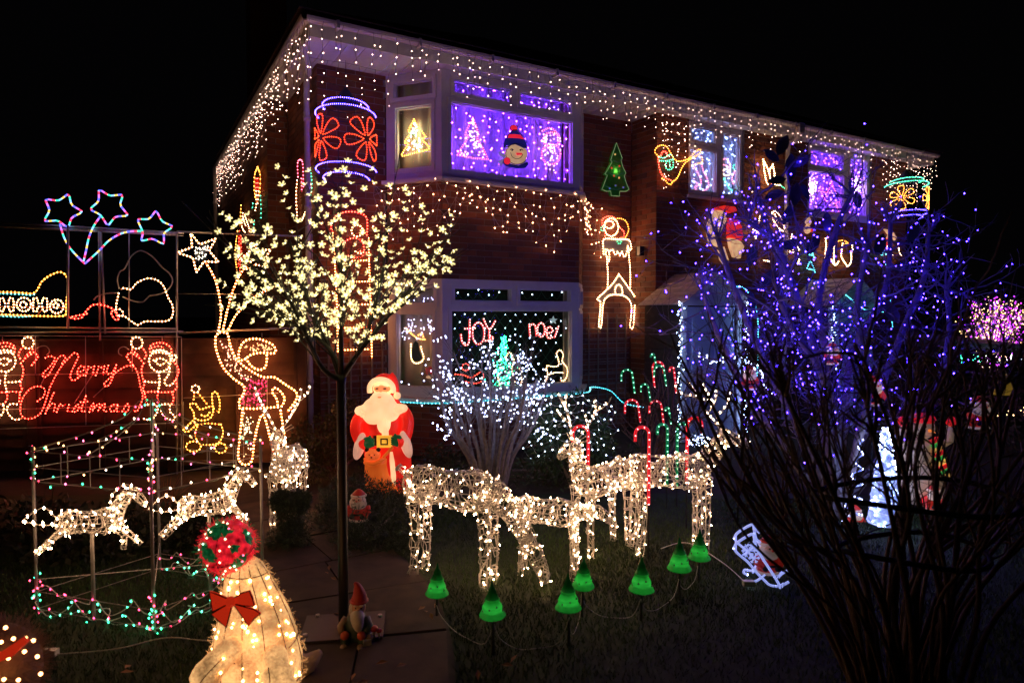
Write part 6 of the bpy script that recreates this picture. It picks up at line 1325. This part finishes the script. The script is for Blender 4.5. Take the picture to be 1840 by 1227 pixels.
for i, (p, d) in enumerate(flowers):
    Mf = fmat(p, d)
    if i < 295:
        o = fp if i == 0 else fp.copy()
        if i: COL.objects.link(o); o.parent = bt
        o.matrix_basis = invb @ Mf
    else: rest.add([Mf @ Vector(v) for v in pf.v[:30]], pf.f[:5], FLM); rest.add([Mf @ Vector(v) for v in pf.v[30:]], [tuple(a - 30 for a in f) for f in pf.f[5:]], FLC2)
rest.build('blossom', bt, kind='stuff')
# --- white lit twig bush
BK1 = mat('grey_bark', (.24, .21, .20), .85, noise=.35, nscale=30, bump=.4)
wb = thing('pollarded_bush', G(880, 898), 'bare pollarded bush with grey stems and cool white led lights on its twigs', 'bush')
b = MB(); base = G(880, 898); tips = []; al = []
heads = [(800, 650), (815, 690), (790, 680), (830, 640), (850, 655), (868, 645), (890, 700), (905, 660), (925, 640), (945, 650), (965, 645), (978, 680), (800, 720), (960, 710), (840, 700), (920, 700), (880, 640)]
for hx, hy in heads:
    e = P(hx, hy + 35, base.y + R.uniform(-.35, .35)); s_ = base + Vector(((hx - 880) * .0012, R.uniform(-.08, .08), 0)); m1 = s_.lerp(e, .35) + Vector((-(e.x - s_.x) * .12, 0, .05)); m2 = s_.lerp(e, .7) + rv(.02)
    q = cr([s_, m1, m2, e], 4); b.tube(q, [.021 - .011 * i / len(q) for i in range(len(q))], BK1, 7)
    for _ in range(5):
        j = R.randrange(5, len(q)); grow(b, q[j], Vector(((e.x - base.x) * .8, R.gauss(0, .4), 1.2)), R.uniform(.16, .3), .0065, 2, BK1, tips, .5, .1, 3, 3, .12, 5, al)
b.build('trunk', wb, smooth=True); bl = MB(); wr_ = MB(); last = None; MWH = glow((.48, .55, 1.), 26); cnt = 0
while cnt < 330:
    p = R.choice(al) + rv(.035)
    if p.y > base.y + .25 or p.z < .75 and R.random() < .6: continue
    bl.blob(p, .0062 * R.uniform(.65, 1.15), MWH, -1); cnt += 1
    if last is not None and (p - last).length < .35: wr_.tube([last, (last + p) / 2 + rv(.02), p], .0016, M_CLEAR, 3, caps=False)
    last = p
for _ in range(120):                         # hanging outer strands
    px = R.choice((R.gauss(800, 12), R.gauss(968, 12), R.uniform(790, 980))); bl.blob(P(px, R.uniform(640, 790) if px < 830 or px > 950 else R.uniform(640, 720), base.y - R.uniform(.0, .35)), .0066, MWH, -1)
wo = wr_.build('wire', wb); bl.build('bulb', wb, kind='stuff')
# --- leafy shrubs
def leafmass(name, loc, label, cat, blobs, n, size, cols, stem=True, narrow=.5, lights=None, needle=False):
    t = thing(name, loc, label, cat); mb = MB(); ms = [mat(name + '_leaf_%.3f_%.3f' % c[:2], c, .55, noise=.35, nscale=6) for c in cols]
    for _ in range(n):
        c, r = R.choice(blobs); v = unit(rv()); k = R.random() ** .4 * (1 + .12 * math.sin(v.x * 9 + v.z * 7)); p = Vector(c) + Vector((v.x * r[0], v.y * r[1], v.z * r[2])) * k
        if p.z < .01: continue
        d = unit(v * .7 + rv(.6)); s = size * R.uniform(.6, 1.3); sd = unit(d.cross(rv())) * s * narrow * .5
        if needle:
            for _k in range(4): d2 = unit(d + rv(.45)); sd2 = unit(d2.cross(rv())) * s * .05; mb.add([p - sd2, p + sd2, p + d2 * s], [(0, 1, 2)], R.choice(ms))
        else: mb.add([p, p + d * s * .5 + sd, p + d * s, p + d * s * .5 - sd], [(0, 1, 2, 3)], R.choice(ms))
    mb.build('foliage', t)
    if stem:
        b = MB()
        for c, r in blobs: b.tube([Vector((loc[0], loc[1], 0)) + rv(.02), Vector(c)], [.02, .006], BK1, 5)
        b.build('stem', t)
    return t
def G3(px, py, d): return tuple(P(px, py, d))
t = leafmass('evergreen_shrub', G3(1025, 850, 6.4), 'clipped evergreen shrub under a net of cool white lights below the bay window', 'shrub', [(G3(1025, 770, 6.4), (.40, .35, .38)), (G3(990, 790, 6.35), (.25, .3, .35)), (G3(1065, 800, 6.4), (.2, .3, .3))], 4200, .05, [(.03, .07, .02), (.045, .09, .03), (.02, .05, .015)])
a, b = MB(), MB(); M1 = glow((.6, .75, 1.), 20); grid = {}
for i in range(12):
    for j in range(8):
        px = 945 + i * 14 + R.uniform(-5, 5) + (7 if j % 2 else 0); py = 712 + j * 13 + (abs(i - 5.5) ** 2) * .6 + R.uniform(-4, 4); d = 6.05 + .012 * (abs(i - 5.5) ** 2) ; p = P(px, py, d); grid[i, j] = p
        b.blob(p, .007, M1, -1)
        for q in ((i - 1, j), (i, j - 1)):
            if q in grid: a.tube([grid[q], (grid[q] + p) / 2 - Vector((0, 0, .01)), p], .0016, M_WCAB, 3, caps=False)
nt = a.build('light_net', t); b.build('bulb', nt, kind='stuff')
leafmass('climbing_plant', G3(600, 870, 6.9), 'low leafy plants at the foot of the brick pier, left of the glowing santa', 'plant', [(G3(575, 790, 6.8), (.35, .25, .25)), (G3(620, 750, 7.0), (.2, .2, .22)), (G3(560, 830, 6.6), (.35, .3, .25)), (G3(660, 800, 7.1), (.3, .2, .3))], 3200, .05, [(.07, .08, .02), (.10, .09, .03), (.05, .06, .02)])
leafmass('dark_shrub', G3(830, 860, 7.2), 'dark shrubs against the wall under the lower bay window', 'shrub', [(G3(790, 840, 6.9), (.3, .2, .25)), (G3(1120, 850, 6.6), (.5, .3, .28)), (G3(980, 860, 6.6), (.5, .3, .25))], 3000, .05, [(.03, .05, .02), (.04, .06, .02)])
JU = [(.035, .055, .03), (.05, .07, .035), (.025, .04, .022)]
leafmass('juniper', G3(660, 1000, 4.9), 'spreading dark juniper beside the path around the lamp post', 'shrub', [(G3(690, 960, 4.9), (.36, .4, .28)), (G3(610, 950, 5.2), (.25, .3, .28)), (G3(650, 1000, 4.75), (.24, .25, .2)), (G3(640, 900, 5.6), (.3, .3, .22)), (G3(720, 910, 5.5), (.35, .3, .22)), (G3(720, 1000, 4.7), (.15, .2, .16))], 9000, .06, JU, needle=True)
leafmass('small_conifer', G3(520, 990, 4.75), 'small dark square topped conifer in front of the end on stag', 'shrub', [(G3(522, 930, 4.75), (.105, .1, .19)), (G3(520, 970, 4.7), (.15, .14, .12)), (G3(505, 900, 4.78), (.07, .08, .07)), (G3(540, 900, 4.78), (.07, .08, .07))], 3600, .045, JU, needle=True)
leafmass('dark_shrub', G3(100, 980, 4.9), 'low dark shrubs behind the carousel frame', 'shrub', [(G3(60, 960, 5.0), (.45, .35, .28)), (G3(230, 960, 4.9), (.5, .35, .22)), (G3(340, 960, 4.9), (.3, .3, .22)), (G3(140, 990, 4.6), (.4, .25, .14))], 5200, .06, [(.03, .035, .015), (.045, .045, .02), (.02, .028, .012)])
def tuft(name, loc, label, n, L, m, w_=.006, sp=.5):
    t = thing(name, loc, label, 'grass clump'); b = MB()
    for _ in range(n):
        a = R.uniform(0, 6.28); o_ = Vector((math.cos(a), math.sin(a), 0)); l = L * R.uniform(.6, 1.2); s = R.uniform(.1, sp); p0 = Vector(loc) + o_ * .03; sd = Vector((-o_.y, o_.x, 0)) * w_
        pts = [p0 + o_ * l * s * x ** 2 + Vector((0, 0, l * (x - .55 * s * x ** 3))) for x in (0, .35, .7, 1)]
        v = []; 
        for i, p in enumerate(pts): v += [p - sd * (1 - i / 3.2), p + sd * (1 - i / 3.2)]
        b.add(v, [(0,1,3,2), (2,3,5,4), (4,5,7,6)], m)
    b.build('blade', t, kind='stuff'); return t
tuft('ornamental_grass', P(300, 945, 5.6), 'dry orange brown grass clump between the carousel poles', 200, .42, mat('dry_grass', (.30, .12, .04), .8, noise=.3), .004, 1.3)
tuft('strap_leaf_plant', P(85, 985, 5.1), 'dark strap leaved plant behind the left carousel pole', 60, .5, mat('dark_strap_leaf', (.04, .05, .03), .6, noise=.3), .01, .8)
# --- bare shrub with canes
bs = thing('bare_shrub', G3(1170, 860, 6.7), 'bare brown shrub hung with red and green candy canes', 'shrub'); b = MB(); tp = []; BR2 = mat('brown_bark', (.16, .10, .075), .85, noise=.35, nscale=30)
base = Vector(G3(1172, 880, 6.6)); base.z = 0
for k in range(13): grow(b, base + Vector((R.uniform(-.06, .06), R.uniform(-.06, .06), 0)), Vector((R.gauss(0, .28), R.gauss(0, .25), 1)), R.uniform(.55, .75), .017, 2, BR2, tp, .42, .25, 3, 4, .07, 5)
b.build('stem', bs, smooth=True)
cl = thing('climber', G3(1200, 470, 8.0), 'bare stems of a climber on the wall by the near porch', 'climber'); b = MB(); tp = []; cb_ = FC(1200, 560, CR_ - .08)
for k in range(5): grow(b, Vector((cb_.x + .1 * k, cb_.y + .05 * k, 2.0)), Vector((R.uniform(-.4, .8), R.uniform(-.1, .3), 1)), R.uniform(.35, .6), .010, 2, BR2, tp, .5, .1, 3, 4, .15, 4)
b.build('stem', cl, smooth=True)
# --- tree wrapped in blue lights
BK2 = mat('pale_bark', (.26, .22, .22), .8, noise=.3, nscale=22, bump=.4); BLU = glow((.030, .012, 1.), 95); BD = 5.5
bt2 = thing('blue_lit_tree', (P(1500, 900, BD).x, BD, 0), 'pruned tree wound with deep blue lights in front of the right half of the house', 'tree')
LM = [((1500, 930), (1480, 760), (1455, 600), (1400, 470), (1360, 350)), ((1500, 930), (1500, 740), (1440, 560), (1395, 440), (1345, 400)), ((1510, 930), (1500, 700), (1470, 560), (1500, 420), (1530, 350)),
      ((1510, 930), (1515, 780), (1530, 640), (1590, 520), (1600, 400)), ((1515, 930), (1560, 760), (1620, 600), (1660, 500), (1668, 420)), ((1490, 930), (1440, 780), (1370, 640), (1320, 520), (1290, 430)),
      ((1490, 930), (1420, 820), (1340, 700), (1290, 600), (1260, 520)), ((1515, 930), (1600, 800), (1680, 700), (1705, 600), (1700, 520)), ((1505, 930), (1490, 800), (1480, 680), (1430, 600), (1400, 540)), ((1505, 930), (1540, 800), (1560, 700), (1540, 560), (1560, 440))]
allp = []; ends = []; lm = MB()
for k, L in enumerate(LM):
    dy = (0, -.3, .1, .3, .5, -.4, -.2, .2, -.6, -.5)[k]
    q = cr([Vector((P(1502 + (k - 5) * 2, 900, BD).x, BD + dy * .1, 0))] + [P(x, y, BD + dy * (i + 1) / 4) for i, (x, y) in enumerate(L[1:])], 6)
    n = len(q); b = MB(); b.tube(q, [(.040 - .024 * i / n) for i in range(n)], BK2, 9); lo = b.build('limb', bt2, smooth=True); tw = MB(); tips = []
    allp += q[8:]
    for _ in range(20):
        j = R.randrange(int(n * .3), n); grow(tw, q[j], unit(Vector((R.gauss(0, .9), R.gauss(0, .6), R.uniform(-.35, .8)))), R.uniform(.2, .5), R.uniform(.006, .012), 2, BK2, tips, .65, .1, 3, 4, .2, 4, allp)
    e = q[-1]
    for _ in range(6): grow(tw, e, unit(Vector((R.gauss(0, .6), R.gauss(0, .5), 1))), R.uniform(.10, .25), .010, 1, BK2, tips, .5, .2, 2, 3, .12, 5, allp)   # knuckle of cut shoots
    tw.build('twig', lo, smooth=True, kind='stuff')
bl = MB(); wr_ = MB(); last = None
for _ in range(760):
    p = R.choice(allp) + rv(.03) + Vector((0, -.02, 0)); bl.blob(p, .0066 * R.uniform(.7, 1.1), BLU, -1)
    if last is not None and (p - last).length < .8: wr_.tube([last, (p + last) / 2 + rv(.04), p], .0018, M_CABLE, 3, caps=False)
    last = p
for _ in range(70): p = P(R.gauss(1460, 110), R.gauss(560, 110), BD + R.uniform(-.5, .3)); bl.blob(p, .007, BLU, -1)
wr_.build('wire', bt2); bl.build('bulb', bt2, kind='stuff')
LF = [mat('magnolia_leaf_%d' % i, c, .4, noise=.25, nscale=8) for i, c in enumerate(((.10, .14, .07), (.14, .13, .12), (.07, .10, .05)))]
for (x, y, a, L) in ((1405, 262, 60, .2), (1420, 300, 95, .22), (1385, 280, 150, .17), (1440, 290, 35, .16), (1395, 325, 190, .16), (1428, 350, 260, .2), (1415, 385, 250, .18), (1390, 350, 200, .15), (1445, 345, 300, .16), (1460, 440, 240, .2), (1485, 400, 280, .18), (1350, 460, 260, .18), (1580, 440, 70, .2), (1540, 360, 100, .15), (1420, 440, 200, .2), (1620, 480, 20, .2), (1640, 420, 60, .18), (1350, 540, 280, .16), (1380, 500, 230, .2), (1600, 560, 300, .22)):
    c = P(x, y, BD - .1 + R.uniform(-.2, .2)); d = Vector((math.cos(math.radians(a)), R.uniform(-.3, .3), math.sin(math.radians(a)))).normalized(); sd = unit(d.cross(Vector((R.uniform(-.3, .3), 1, R.uniform(-.3, .3))))) * L * .24; nn = unit(d.cross(sd)) * .012; lf = MB(); v = []
    for s, w_ in ((0, .08), (.2, .7), (.5, 1), (.75, .8), (1, .05)):
        o_ = c + d * L * (s - .5); v += [o_ - sd * w_ + nn, o_ - nn * (s - .5) * 2, o_ + sd * w_ + nn]
    lf.add(v, [(3*i+j, 3*i+j+1, 3*i+j+4, 3*i+j+3) for i in range(4) for j in (0, 1)], R.choice(LF)); lf.build('leaf', bt2, smooth=True)
b = MB(); b.tube(cr([P(1455, 470, BD + .1), P(1430, 400, BD), P(1412, 300, BD - .1)], 4), .008, BK2, 5); b.tube(cr([P(1500, 450, BD), P(1560, 430, BD - .1), P(1640, 440, BD)], 4), .008, BK2, 5); b.build('twig', bt2)
# --- big dark bush in the foreground
FD = 2.75; DB = mat('dark_brown_bark', (.13, .08, .055), .85, noise=.4, nscale=40, bump=.5)
fb = thing('bare_bush', (P(1625, 1200, FD).x, FD, 0), 'large bare many stemmed bush, dark against the lights at the right', 'bush')
bx_, by_ = P(1625, 1200, FD).x, FD; allf = []
for k in range(58):
    a = R.uniform(-.92, 1); tx = 1625 + a * 385 + R.gauss(0, 22); ty = 660 + 75 * (abs(a) ** 2) + abs(R.gauss(0, 60)) - 20; dy = R.uniform(-.45, .55)
    s_ = Vector((bx_ + a * .14 + R.uniform(-.06, .06), by_ + dy * .25, 0)); e = P(tx, ty, FD + dy); m1 = s_.lerp(e, .33) + Vector((-(e.x - s_.x) * .10, 0, .04)) + rv(.035); m2 = s_.lerp(e, .68) + rv(.05)
    q = cr([s_, m1, m2, e], 5); n = len(q); r0 = R.uniform(.008, .0165); b = MB(); b.tube(q, [r0 * (1 - .62 * i / n) for i in range(n)], DB, 7); so = b.build('stem', fb, smooth=True); tw = MB(); tp = []
    dd = unit(q[-1] - q[-4])
    for _ in range(4):
        j = R.randrange(int(n * .45), n); grow(tw, q[j], unit(dd + rv(.42) + Vector((0, 0, .2))), R.uniform(.16, .38), r0 * .45, 1, DB, tp, .48, .2, 3, 5, .16, 5)
    for _ in range(3): grow(tw, q[-1], unit(dd + rv(.3)), R.uniform(.08, .16), r0 * .36, 0, DB, tp, .4, .2, 2, 3, .06, 5)
    tw.build('twig', so, smooth=True, kind='stuff')
for z, rr, nm in ((.72, .27, 0), (.95, .36, 1)):
    b = MB(); b.tube([Vector((bx_ + math.cos(t_) * rr * 1.1, by_ - .03 + math.sin(t_) * rr * .75, z + .02 * math.sin(t_ * 2))) for t_ in [k * .2618 for k in range(24)]], .011, M_BLK, 7, True); b.build('tie_band', fb, smooth=True)
# ------------------------------------------------------------------ lit figures behind the bush
cR = Z(1500, 700, 4.718, lambda x, y: P(x, y, 5.2))
t = thing('lit_spiral_tree', G3(1590, 945, 5.2), 'blue white glowing cone tree behind the dark bush', 'light tree'); CT = plastic('ice_mesh', (.32, .42, 1.), .75, 30, .8); b = MB(); top = cR(425, 320); bot = cR(425, 1130)
rg_ = [(top.lerp(bot, k / 14), .012 + .115 * (k / 14) ** .8) for k in range(15)]; b.loft([(c, r, r) for c, r in rg_], CT, 16); b.build('cone', t, smooth=True); bl = MB(); a = MB()
for k in range(130):
    s = R.random(); c, r = top.lerp(bot, s), .02 + .118 * s ** .8; an = R.uniform(math.pi, 2 * math.pi); bl.blob(c + Vector((math.cos(an) * r, math.sin(an) * r, 0)), .007, glow((.55, .68, 1.), 28), -1)
a.tube([top.lerp(bot, k / 80) + Vector((math.cos(k * .6), math.sin(k * .6), 0)) * (.014 + .118 * (k / 80) ** .8) for k in range(81)], .005, M_ACR, 5); a.build('spiral_wire', t); bl.build('bulb', t, kind='stuff')
t = thing('lit_spiral_tree', G3(1532, 940, 4.9), 'narrower blue white lit tree left of the glowing cone tree', 'light tree'); b = MB(); bl = MB(); q = [P(1548, 790, 5.3), P(1530, 940, 5.3)]
b.tube([q[0].lerp(q[1], k / 50) + Vector((math.cos(k * .7), math.sin(k * .7), 0)) * (.01 + .06 * k / 50) for k in range(51)], .006, CT, 5); b.build('spiral_wire', t)
for k in range(50): bl.blob(q[0].lerp(q[1], k / 50) + Vector((math.cos(k * .7), math.sin(k * .7), 0)) * (.012 + .06 * k / 50), .007, glow((.45, .5, 1.), 24), -1)
bl.build('bulb', t, kind='stuff')
sb = P(1655, 905, 5.3); t = thing('snowman_light', sb, 'glowing plastic snowman in a striped scarf behind the dark bush', 'snowman figure'); SC = plastic('snowman_cream', (.7, .48, .32), .11); SRD = plastic('snowman_red', (1., .02, .03), .32)
b = MB(); b.blob(sb + Vector((.0, 0, .18)), (.17, .15, .20), SC, 3); b.blob(sb + Vector((-.03, 0, .42)), (.12, .11, .13), SC, 3); b.build('body', t, smooth=True)
b = MB(); b.blob(sb + Vector((0, 0, .62)), (.085, .08, .09), SC, 3); hd2 = b.build('head', t, smooth=True)
for s in (-1, 1): b = MB(); b.blob(sb + Vector((s * .03, -.08, .64)), .01, M_BLK, 1); b.build('eye', hd2)
b = MB(); b.tube([sb + Vector((0, -.08, .61)), sb + Vector((.01, -.14, .605))], [.012, .003], plastic('carrot', (1., .25, .03), .6), 6); b.build('nose', hd2)
b = MB(); b.blob(sb + Vector((0, 0, .69)), (.09, .085, .05), SRD, 2); b.build('hat', t, smooth=True)
stp = [SRD, plastic('stripe_green', (.05, .5, .08), .5), plastic('stripe_gold', (1., .5, .1), .6)]
for k in range(9): b = MB(); q = sb + Vector((.02 + .012 * k, -.12, .54 - .035 * k)); b.box(q, (.07, .03, .03), stp[k % 3], Matrix.Rotation(-.5, 3, 'Y')); b.build('scarf_stripe', t)
for s in (-1, 1): b = MB(); b.tube([sb + Vector((s * .1, 0, .45)), sb + Vector((s * .2, -.03, .52)), sb + Vector((s * .19, -.05, .64))], [.03, .028, .03], SC, 8); b.blob(sb + Vector((s * .19, -.05, .68)), .04, SRD, 2); b.build('arm', t, smooth=True)
b = MB(); b.box(sb + Vector((-.02, -.15, .09)), (.16, .05, .045), SRD, Matrix.Rotation(-.5, 3, 'Y')); b.build('sign_board', t)
small_santa('gnome_light', P(1677, 905, 5.1) - Vector((0, 0, .05)), .2, 'little amber lit gnome at the feet of the glowing snowman', .5, 'gnome figure')
for (px, py, h, lb) in ((1346, 700, .2, 'little red and white lit santa high in the bush, left of the blue trunk'), (1495, 655, .18, 'tiny lit santa seen between branches at the centre of the blue tree'), (1568, 728, .24, 'red lit santa with green trim above the cone tree'), (1758, 770, .3, 'dim red lantern santa at the far right behind the twigs'), (1536, 950, .2, 'orange lit santa low behind the bush beside the narrow lit tree'), (1608, 925, .24, 'orange lit santa low behind the bush right of the cone tree')):
    d = 5.4 if px < 1600 else 6.0; q = P(px, py, d); t = small_santa('santa_light', q, h, lb, .5 if px != 1758 else .2); b = MB(); b.tube([q, Vector((q.x, q.y, 0))], .008, M_BLK, 6); b.build('stake', t)
t = thing('lit_arch', G3(1385, 700, 6.2), 'white led garland in an arc beside the porch door', 'light string'); a, bl = MB(), MB(); q = cr([P(x, y, 6.0) for x, y in ((1260, 640), (1285, 650), (1310, 640), (1340, 650), (1360, 665), (1385, 700))], 5); a.tube(q, .003, M_WCAB, 4)
for p in along(q, .018): bl.blob(p + rv(.025), .007, glow((.55, .62, 1.), 22), -1)
for k in range(60): bl.blob(P(R.uniform(1235, 1275), 790 + R.gauss(0, 7), 6.3), .007, glow((.5, .62, 1.), 20), -1)
o = a.build('wire', t); bl.build('bulb', o, kind='stuff')
# ------------------------------------------------------------------ far right neighbour
t = thing('cherry_light_tree', G3(1780, 640, 14), 'distant light tree with pale yellow and magenta blossoms', 'light tree'); b = MB(); bl = MB(); base = P(1780, 690, 14)
for k in range(62):
    e = P(1780 + R.gauss(0, 42), 535 + abs(R.gauss(0, 38)), 14 + R.uniform(-.6, .6)); q = cr([base, base.lerp(e, .5) + Vector((0, 0, .1)), e], 6); b.tube(q, [.02 - .0012 * i for i in range(len(q))], BK2, 5); yel = R.random() < .5
    for p in along(q[3:], .09, jit=.3):
        for _ in range(2): bl.blob(p + rv(.045),     .014, glow((1., .62, .22), 6) if (yel and R.random() < .8) else glow((.65, .04, 1.), 6), -1)
b.build('trunk', t); bl.build('bulb', t, kind='stuff')
nb = thing('neighbour_porch', G3(1760, 700, 11), 'dark flat roofed carport at the far right edge', 'carport'); b = MB(); q0, q1 = P(1680, 612, 11), P(1870, 622, 11)
b.add([q0, q1, q1 + Vector((0, 2.4, .12)), q0 + Vector((0, 2.4, .12)), *[v - Vector((0, 0, .14)) for v in (q0, q1, q1 + Vector((0, 2.4, .12)), q0 + Vector((0, 2.4, .12)))]], [(0,1,2,3), (7,6,5,4), (0,4,5,1), (1,5,6,2), (2,6,7,3), (3,7,4,0)], mat('flat_roof', (.12, .10, .14), .6, noise=.2)); b.build('roof', nb)
for q in (q0 + Vector((.1, .1, 0)), q1 - Vector((.1, -.1, 0)), q0 + Vector((.1, 2.2, 0))): b = MB(); b.tube([Vector((q.x, q.y, 0)), Vector((q.x, q.y, q.z - .14))], .05, BOARD, 8); b.build('post', nb)
t = thing('string_lights', P(1760, 645, 10.8), 'red then green then white hanging lights under the carport edge', 'string lights'); a, bl = MB(), MB(); a.tube([P(1690, 636, 10.9), P(1860, 640, 10.9)], .004, M_CABLE, 4)
for k in range(110):
    px = R.uniform(1695, 1850); c = (1., .04, .08) if px < 1718 else ((.05, 1., .45) if px < 1768 else (.8, .9, .8)); 
    if 1716 < px < 1724 or px > 1770 and R.random() < .4: continue
    bl.blob(P(px, R.uniform(638, 652), 10.9), .012, glow(c, 9), -1)
o = a.build('wire', t); bl.build('bulb', o, kind='stuff')
t = thing('lit_bell', P(1805, 705, 8), 'dim yellow lit plastic shape half hidden at the right edge', 'wall light'); b = MB(); c = P(1805, 690, 8); b.loft([(c + Vector((0, 0, z)), r, r * .5) for z, r in ((-.13, .13), (-.05, .11), (.05, .07), (.12, .03))], plastic('dim_yellow', (.6, .35, .04), .16), 14); b.build('shell', t, smooth=True)
b = MB(); b.tube([c - Vector((0, 0, .13)), Vector((c.x, c.y, 0))], .02, M_BLK, 6); b.build('stand', t)
t = thing('hedge', P(1790, 800, 9), 'dark hedge behind the bush at the right edge', 'hedge'); mb = MB(); HM = mat('hedge_leaf', (.02, .03, .012), .7, noise=.3)
for _ in range(5000):
    p = Vector((R.uniform(5.6, 9.4), R.uniform(8.6, 9.4), R.uniform(.02, 1.25))); d = unit(rv()); sd = unit(d.cross(rv())) * .025; mb.add([p, p + d * .04 + sd, p + d * .08, p + d * .04 - sd], [(0,1,2,3)], HM)
mb.build('foliage', t); a, bl = MB(), MB()
t = thing('string_lights', P(1820, 740, 8.4), 'sparse amber bulbs low in the hedge at the right edge', 'string lights'); last = None
for k in range(34):
    p = P(R.uniform(1785, 1845), R.choice((738, 742, 745, 832, 836)) + R.gauss(0, 3), 8.5); bl.blob(p, .008, glow((1., .55, .2), 8), -1)
a.tube([P(1780, 742, 8.5), P(1850, 738, 8.5)], .003, M_CABLE, 4); a.tube([P(1780, 834, 8.5), P(1850, 833, 8.5)], .003, M_CABLE, 4)
o = a.build('wire', t); bl.build('bulb', o, kind='stuff')
# loose leaves on lawn and slabs
t = thing('fallen_leaves', (0, 3.2, 0), 'a few dry brown leaves scattered on lawn and path', 'leaves'); lm = mat('dry_leaf', (.25, .12, .05), .8, noise=.3)
for k in range(22):
    px, py = R.choice(((225, 1205), (700, 1180), (650, 1215), (560, 1120), (1510, 1165), (760, 1090), (590, 1040), (900, 1190), (640, 1140))); p = G(px + R.gauss(0, 30), min(1225, py + R.gauss(0, 12)), .055); lf = MB(); a_ = R.uniform(0, 6); d = Vector((math.cos(a_), math.sin(a_), R.uniform(-.1, .4))) * .03; s = Vector((-math.sin(a_), math.cos(a_), .1)) * .012
    lf.add([p - d, p + s, p + d, p - s + Vector((0, 0, .01))], [(0, 1, 2, 3)], lm); lf.build('leaf', t)

# leads lying about the garden
for pts, lb in (([(430, 1130), (380, 1150), (300, 1145), (210, 1165), (90, 1175)], 'white extension lead on the lawn under the carousel frame'), ([(1190, 985), (1240, 975), (1290, 1010), (1345, 1050)], 'thin lead from the largest stag to the lit sleigh')):
    q = [G(x, y, .03) for x, y in pts]; t = thing('extension_lead', q[0], lb, 'cable'); b = MB(); b.tube(cr([v + Vector((R.uniform(-.03, .03), 0, 0)) for v in q], 8), .003, M_WCAB, 5); b.build('cable', t, smooth=True); b = MB(); b.box(q[-1] + Vector((0, 0, .01)), (.07, .035, .03), M_WCAB); b.build('plug', t)
